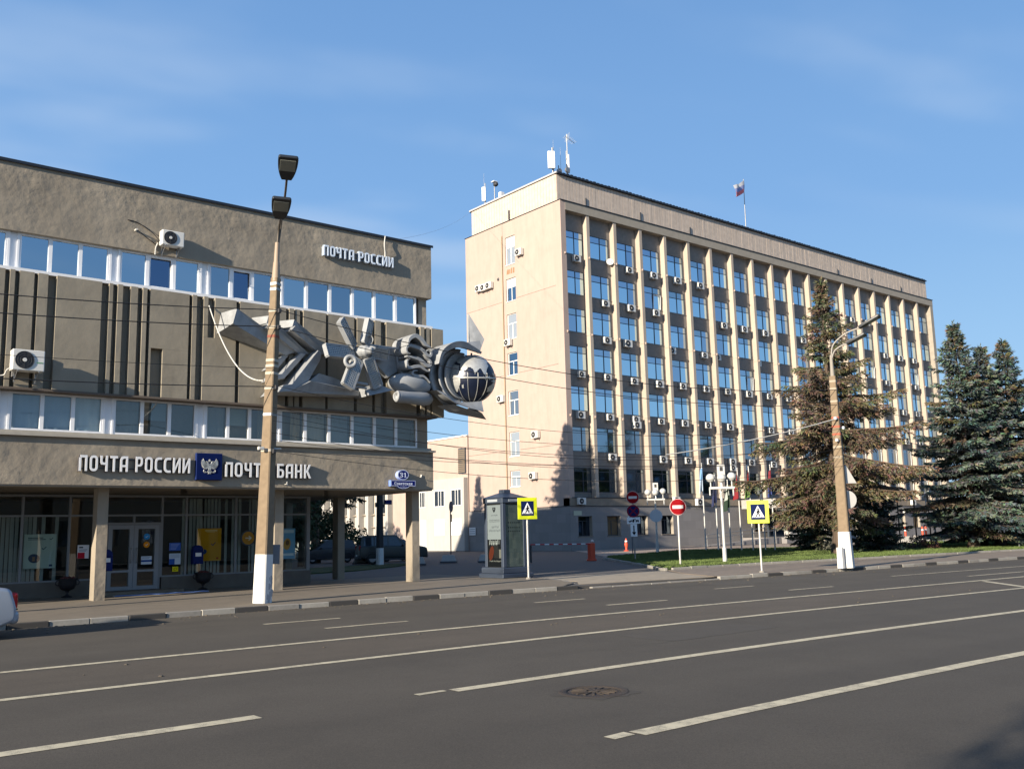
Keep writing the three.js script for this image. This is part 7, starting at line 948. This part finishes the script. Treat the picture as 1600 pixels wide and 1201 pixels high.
// ───────────────────────── cars ─────────────────────────
function car(t, o) { // along +X (front), base on the ground, profile per type
  const L = o.L, W = o.W, hw = W / 2, k = o.pts.map(([x, y]) => [x * L, y]);
  const body = new THREE.ExtrudeGeometry((() => { const c = new THREE.CatmullRomCurve3(k.map(([x, y]) => V(x, y, 0)), true, 'centripetal').getPoints(72); return new THREE.Shape(c.slice(0, 72).map((p) => new THREE.Vector2(p.x, p.y))); })(), { depth: W - 0.16, bevelEnabled: true, bevelSize: 0.06, bevelThickness: 0.08, bevelOffset: -0.06, bevelSegments: 4 }).translate(0, 0, -hw + 0.08);
  const B = piece('body', toSmooth(body), o.paint, t);
  const c = o.cabin.map(([x, y]) => [x * L, y]), n = c.length, top = o.inset ?? 0.2, v = []; // cabin narrows upwards
  for (const s of [-1, 1]) for (const [x, y] of c) v.push([x, y, s * (hw - 0.05 - (y > o.belt + 0.05 ? top : 0))]);
  const f = [[...Array(n).keys()], [...Array(n).keys()].map((i) => 2 * n - 1 - i)]; for (let i = 0; i < n; i++) { const j = (i + 1) % n; f.push([i, i + n, j + n, j]); }
  piece('cabin', poly(v, f), o.paint, t);
  const inset = (a, b, q) => [a[0] + (b[0] - a[0]) * q, a[1] + (b[1] - a[1]) * q];
  for (const s of [-1, 1]) { // side glass, slightly proud of the cabin side
    const zl = hw - 0.05, zt = hw - 0.05 - top, e = 0.006, P = (x, y) => [x * L, y, s * (zl + e - (top) * Math.max(0, Math.min(1, (y - o.belt) / (o.roof - o.belt))))];
    for (const [x0, x1, x2, x3] of o.side) piece('side_window', poly([P(x0, o.belt + 0.05), P(x1, o.belt + 0.05), P(x2, o.roof - 0.08), P(x3, o.roof - 0.08)], [s > 0 ? [0, 1, 2, 3] : [3, 2, 1, 0]]), M.carGlass, t);
    piece('mirror', rbox(0.12, 0.12, 0.18, 0.04).translate(o.mirror * L, o.belt + 0.08, s * (hw + 0.06)), o.paint, t);
    piece('door_handle', rbox(0.16, 0.025, 0.03, 0.01).translate((o.mirror - 0.24) * L, o.belt - 0.1, s * (hw + 0.012)), o.trim ?? o.paint, t);
    piece('sill_trim', rbox(L * 0.5, 0.1, 0.05, 0.02).translate(0.5 * L, 0.28, s * (hw - 0.01)), M.acDark, t);
  }
  for (const [a, b] of [o.front, o.rear]) { const y0 = a[1], y1 = b[1], w0 = hw - 0.13, w1 = hw - 0.1 - top, off = a[0] > b[0] ? 0.008 : -0.008; piece(a[0] > b[0] ? 'windscreen' : 'rear_window', poly([[a[0] * L + off, y0 + 0.02, -w0], [a[0] * L + off, y0 + 0.02, w0], [b[0] * L + off, y1 + 0.02, w1], [b[0] * L + off, y1 + 0.02, -w1]], [[0, 1, 2, 3]]), M.carGlass, t); }
  for (const x of o.wheels) for (const s of [-1, 1]) { const R = o.R, w = piece('wheel', new THREE.TorusGeometry(R * 0.80, R * 0.24, 10, 28).scale(1, 1, 1.25), M.tyre, t, [x * L, R, s * (hw - 0.09)]); piece('rim', merge([new THREE.CylinderGeometry(R * 0.62, R * 0.62, 0.14, 24).rotateX(Math.PI / 2), ...[0, 1, 2, 3, 4].map((i) => new THREE.BoxGeometry(R * 0.16, R * 1.15, 0.16).rotateZ(i * 1.2566))]), M.rim, w); piece('arch', new THREE.TorusGeometry(R * 1.16, 0.05, 6, 24, Math.PI).translate(0, 0, s * 0.06), M.acDark, w); }
  for (const s of [-1, 1]) { piece('headlamp', rbox(0.10, 0.16, 0.34, 0.04).translate(o.hl[0] * L, o.hl[1], s * (hw - 0.24)), M.headlamp, t); piece('tail_lamp', rbox(o.tlw ?? 0.12, o.tlh ?? 0.3, 0.2, 0.05).translate(o.tl[0] * L, o.tl[1], s * (hw - 0.12)), M.tail, t); }
  piece('bumper', merge([rbox(0.16, 0.2, W - 0.1, 0.06).translate(L - 0.06, 0.42, 0), rbox(0.2, 0.26, W - 0.02, 0.09).translate(0.05, 0.40, 0)]), o.bumper ?? o.paint, t); piece('bumper_gap', rbox(0.1, 0.025, W - 0.06, 0.01).translate(0.035, 0.545, 0), M.acDark, t); piece('boot_gap', rbox(0.06, 0.02, W - 0.5, 0.008).translate(0.03, 0.60, 0), M.acDark, t);
  piece('plate', new THREE.BoxGeometry(0.02, 0.11, 0.5).translate(-0.036, 0.5, 0), M.whiteTrim, t);
}
function toSmooth(g) { return toCreasedNormals(strip(g), 0.7); }
const paint = (r, g, b) => new THREE.MeshPhysicalMaterial({ color: C(r, g, b), roughness: 0.4, metalness: 0.35, clearcoat: 0.35, clearcoatRoughness: 0.2 });
const sedan = (p) => ({ L: 4.2, W: 1.66, paint: p, belt: 0.88, roof: 1.40, R: 0.29, inset: 0.17, pts: [[0.015, 0.3], [0.0, 0.5], [0.012, 0.74], [0.03, 0.9], [0.06, 0.945], [0.22, 0.955], [0.30, 0.92], [0.70, 0.90], [0.95, 0.76], [0.99, 0.62], [1.0, 0.42], [0.985, 0.26], [0.5, 0.22]], cabin: [[0.17, 0.9], [0.29, 1.36], [0.34, 1.41], [0.52, 1.42], [0.57, 1.39], [0.72, 0.88]], side: [[0.23, 0.43, 0.43, 0.315], [0.445, 0.66, 0.555, 0.445]], mirror: 0.66, front: [[0.72, 0.88], [0.575, 1.36]], rear: [[0.17, 0.92], [0.285, 1.33]], wheels: [0.2, 0.8], hl: [0.975, 0.66], tl: [0.016, 0.70], tlh: 0.30, tlw: 0.16 });
const suv = (p) => ({ L: 4.1, W: 1.75, paint: p, belt: 1.0, roof: 1.66, R: 0.35, inset: 0.13, pts: [[0.01, 0.4], [0.0, 0.6], [0.01, 1.0], [0.03, 1.05], [0.70, 1.04], [0.93, 0.98], [0.985, 0.88], [1.0, 0.6], [0.99, 0.4], [0.5, 0.34]], cabin: [[0.015, 1.02], [0.04, 1.6], [0.08, 1.68], [0.50, 1.69], [0.55, 1.65], [0.70, 1.0]], side: [[0.06, 0.21, 0.21, 0.085], [0.225, 0.41, 0.41, 0.225], [0.425, 0.63, 0.53, 0.425]], mirror: 0.63, front: [[0.70, 1.02], [0.555, 1.6]], rear: [[0.015, 1.06], [0.04, 1.56]], wheels: [0.19, 0.81], hl: [0.98, 0.78], tl: [0.012, 0.95], trim: M.acDark, bumper: std(0.04, 0.045, 0.05) });
const hatch = (p) => ({ ...sedan(p), L: 3.8, pts: [[0.015, 0.3], [0.0, 0.5], [0.012, 0.9], [0.04, 0.95], [0.30, 0.94], [0.70, 0.92], [0.95, 0.78], [0.99, 0.62], [1.0, 0.42], [0.985, 0.26], [0.5, 0.22]], cabin: [[0.02, 0.92], [0.10, 1.40], [0.16, 1.46], [0.50, 1.47], [0.55, 1.43], [0.74, 0.9]], rear: [[0.02, 0.94], [0.10, 1.36]], side: [[0.1, 0.22, 0.22, 0.15], [0.24, 0.43, 0.43, 0.24], [0.445, 0.66, 0.55, 0.445]] });
{ const t = thing('parked_car', 'silver-blue saloon car at the kerb, cut by the left edge', 'car', [4.33, ROAD_Y, -20.75]); t.rotation.y = Math.PI; car(t, sedan(paint(0.30, 0.34, 0.40))); }
{ const t = thing('off_road_car', 'dark grey-green off-road car parked beyond the passage', 'car', [29.2, 0, -50.4]); t.rotation.y = -0.38; car(t, suv(paint(0.022, 0.03, 0.032))); }
{ const t = thing('parked_car', 'dark hatchback parked left of the off-road car', 'car', [32.6, 0, -56.5]); t.rotation.y = Math.PI - 0.25; car(t, hatch(paint(0.03, 0.03, 0.035))); }
{ const t = thing('parked_car', 'dark low car mostly hidden behind the off-road car', 'car', [31.9, 0, -53.6]); t.rotation.y = 0.1; car(t, sedan(paint(0.05, 0.05, 0.05))); }
{ const t = thing('parked_car', 'pale car parked far right behind the blue spruces', 'car', [96, 0, -46.5]); t.rotation.y = 0.3; car(t, sedan(paint(0.55, 0.55, 0.54))); }
{ const t = thing('parked_car', 'dark red car parked behind the trunks of the blue spruces', 'car', [103, 0, -44]); t.rotation.y = 0.2; car(t, hatch(paint(0.2, 0.02, 0.025))); }

// ───────────────────────── overhead wires ─────────────────────────
function wire(label, a, b, sag, r = 0.011, m = M.wire) { const A = V(...a), B = V(...b), p = []; for (let i = 0; i <= 14; i++) { const u = i / 14, q = A.clone().lerp(B, u); q.y -= 4 * sag * u * (1 - u); p.push(q); } return single('overhead_wire', tube(p, r, 40, 5), m, label, 'wire', 'wires between the lamp posts'); }
const pz = -23.12;
wire('uppermost black wire crossing the grooved wall left of the lamp post', [-12, 7.45, -22.4], [10.93, 7.64, pz], 0.62, 0.014);
wire('second black wire from the top crossing the grooved wall', [-12, 7.0, -22.4], [10.93, 7.18, pz], 0.58, 0.014);
wire('thin grey wire crossing the wall just below the large air conditioner', [-12, 6.2, -22.4], [10.9, 6.05, pz], 0.45, 0.007);
wire('lower black wire passing above the lower window row', [-12, 5.5, -22.4], [10.87, 5.56, pz], 0.42, 0.013);
wire('uppermost wire passing over the sculpture and globe to the far post', [10.97, 7.64, pz], [33.5, 6.9, -20.6], 0.75, 0.012);
wire('second wire crossing the sculpture towards the far post', [10.97, 7.18, pz], [33.5, 6.3, -20.6], 0.72, 0.011);
[[5.6, 5.7, 0.95], [5.0, 5.35, 0.85], [4.85, 5.0, 1.05], [4.65, 4.8, 0.75], [4.35, 4.6, 0.9], [4.15, 4.25, 0.55], [3.9, 4.3, 0.42], [3.86, 3.9, 0.7]].forEach(([a, b, s], i) => wire(`${['topmost', 'second', 'third', 'fourth', 'fifth', 'sixth', 'seventh', 'lowest'][i]} of the thin wires crossing the end wall below the globe`, [10.85, a, pz + 0.06 * (i % 2)], [33.5, b, -20.6 + 0.05 * (i % 3)], s, 0.0075));
wire('pale cable rising to the second lamp post across the office front', [24.4, 4.1, -21.6], [33.4, 5.76, -20.6], 0.12, 0.02, M.cableWhite);
wire('faint long wire from the post office roof up to the office roof', [16.6, 12.25, -30], [57.6, 34.9, -76], 0.8, 0.006, std(0.2, 0.24, 0.3));
wire('thin wire running on to the right past the second lamp post', [33.5, 6.4, -20.6], [62, 6.2, -18.6], 0.6, 0.009); wire('lower thin wire running on to the right past the second lamp post', [33.5, 5.3, -20.6], [62, 5.2, -18.6], 0.6, 0.009);
{ const p = []; for (let i = 0; i <= 20; i++) { const u = i / 20, q = V(10.9, 8.68, -27.74).lerp(V(10.72, 5.75, -23.4), u); q.y -= 4 * 0.62 * u * (1 - u); p.push(q); } single('hanging_cable', tube(p, 0.02, 40, 6), M.cableWhite, 'white cable sagging from the grooved wall down to the lamp post', 'cable'); }

// ───────────────────────── the other side of the street, behind the camera ─────────────────────────
{
  const t = thing('facing_building', 'ochre building on the near side of the street', 'building', [30, 0, 14]);
  part('wall', box(14, 62, 0, 8, 13, 26), std(0.38, 0.30, 0.20, { map: again(texPlaster, 6) }), t); const w = []; for (let x = 16; x < 60; x += 3.1) for (const y of [1.4, 4.9]) w.push(box(x, x + 1.4, y, y + 1.9, 12.9, 13)); part('windows', w, M.glassDark, t); part('cornice', box(13.7, 62.3, 8, 8.4, 12.7, 26), M.white, t);
  const u = thing('facing_block', 'long brown block further along the near side of the street', 'building', [200, 0, 20]);
  part('wall', box(105, 320, 0, 15, 16, 34), std(0.20, 0.165, 0.13, { map: again(texPlaster, 6) }), u); const q = []; for (let x = 108; x < 318; x += 3.4) for (const y of [1.5, 4.8, 8.1, 11.4]) q.push(box(x, x + 1.6, y, y + 1.9, 15.9, 16)); part('windows', q, M.glassDark, u); part('cornice', box(104.6, 320.4, 15, 15.5, 15.6, 34), M.white, u);
  [[118, 13, 21], [131, 11, 17], [142, 14, 23], [158, 12, 19], [172, 13, 22], [188, 12, 18], [206, 13, 20]].forEach(([x, z, h], i) => broadleaf(thing('broadleaf_tree', `${nth[i]} street tree along the near pavement to the right`, 'tree', [x, 0, z], 'street trees on the near pavement'), { seed: 200 + i, h, r: 4.5, stem: 2.5, clumps: 60, clump: 1.5, leaves: 60, leaf: 0.3, ...dg }));
}
renderer.render(scene, camera);
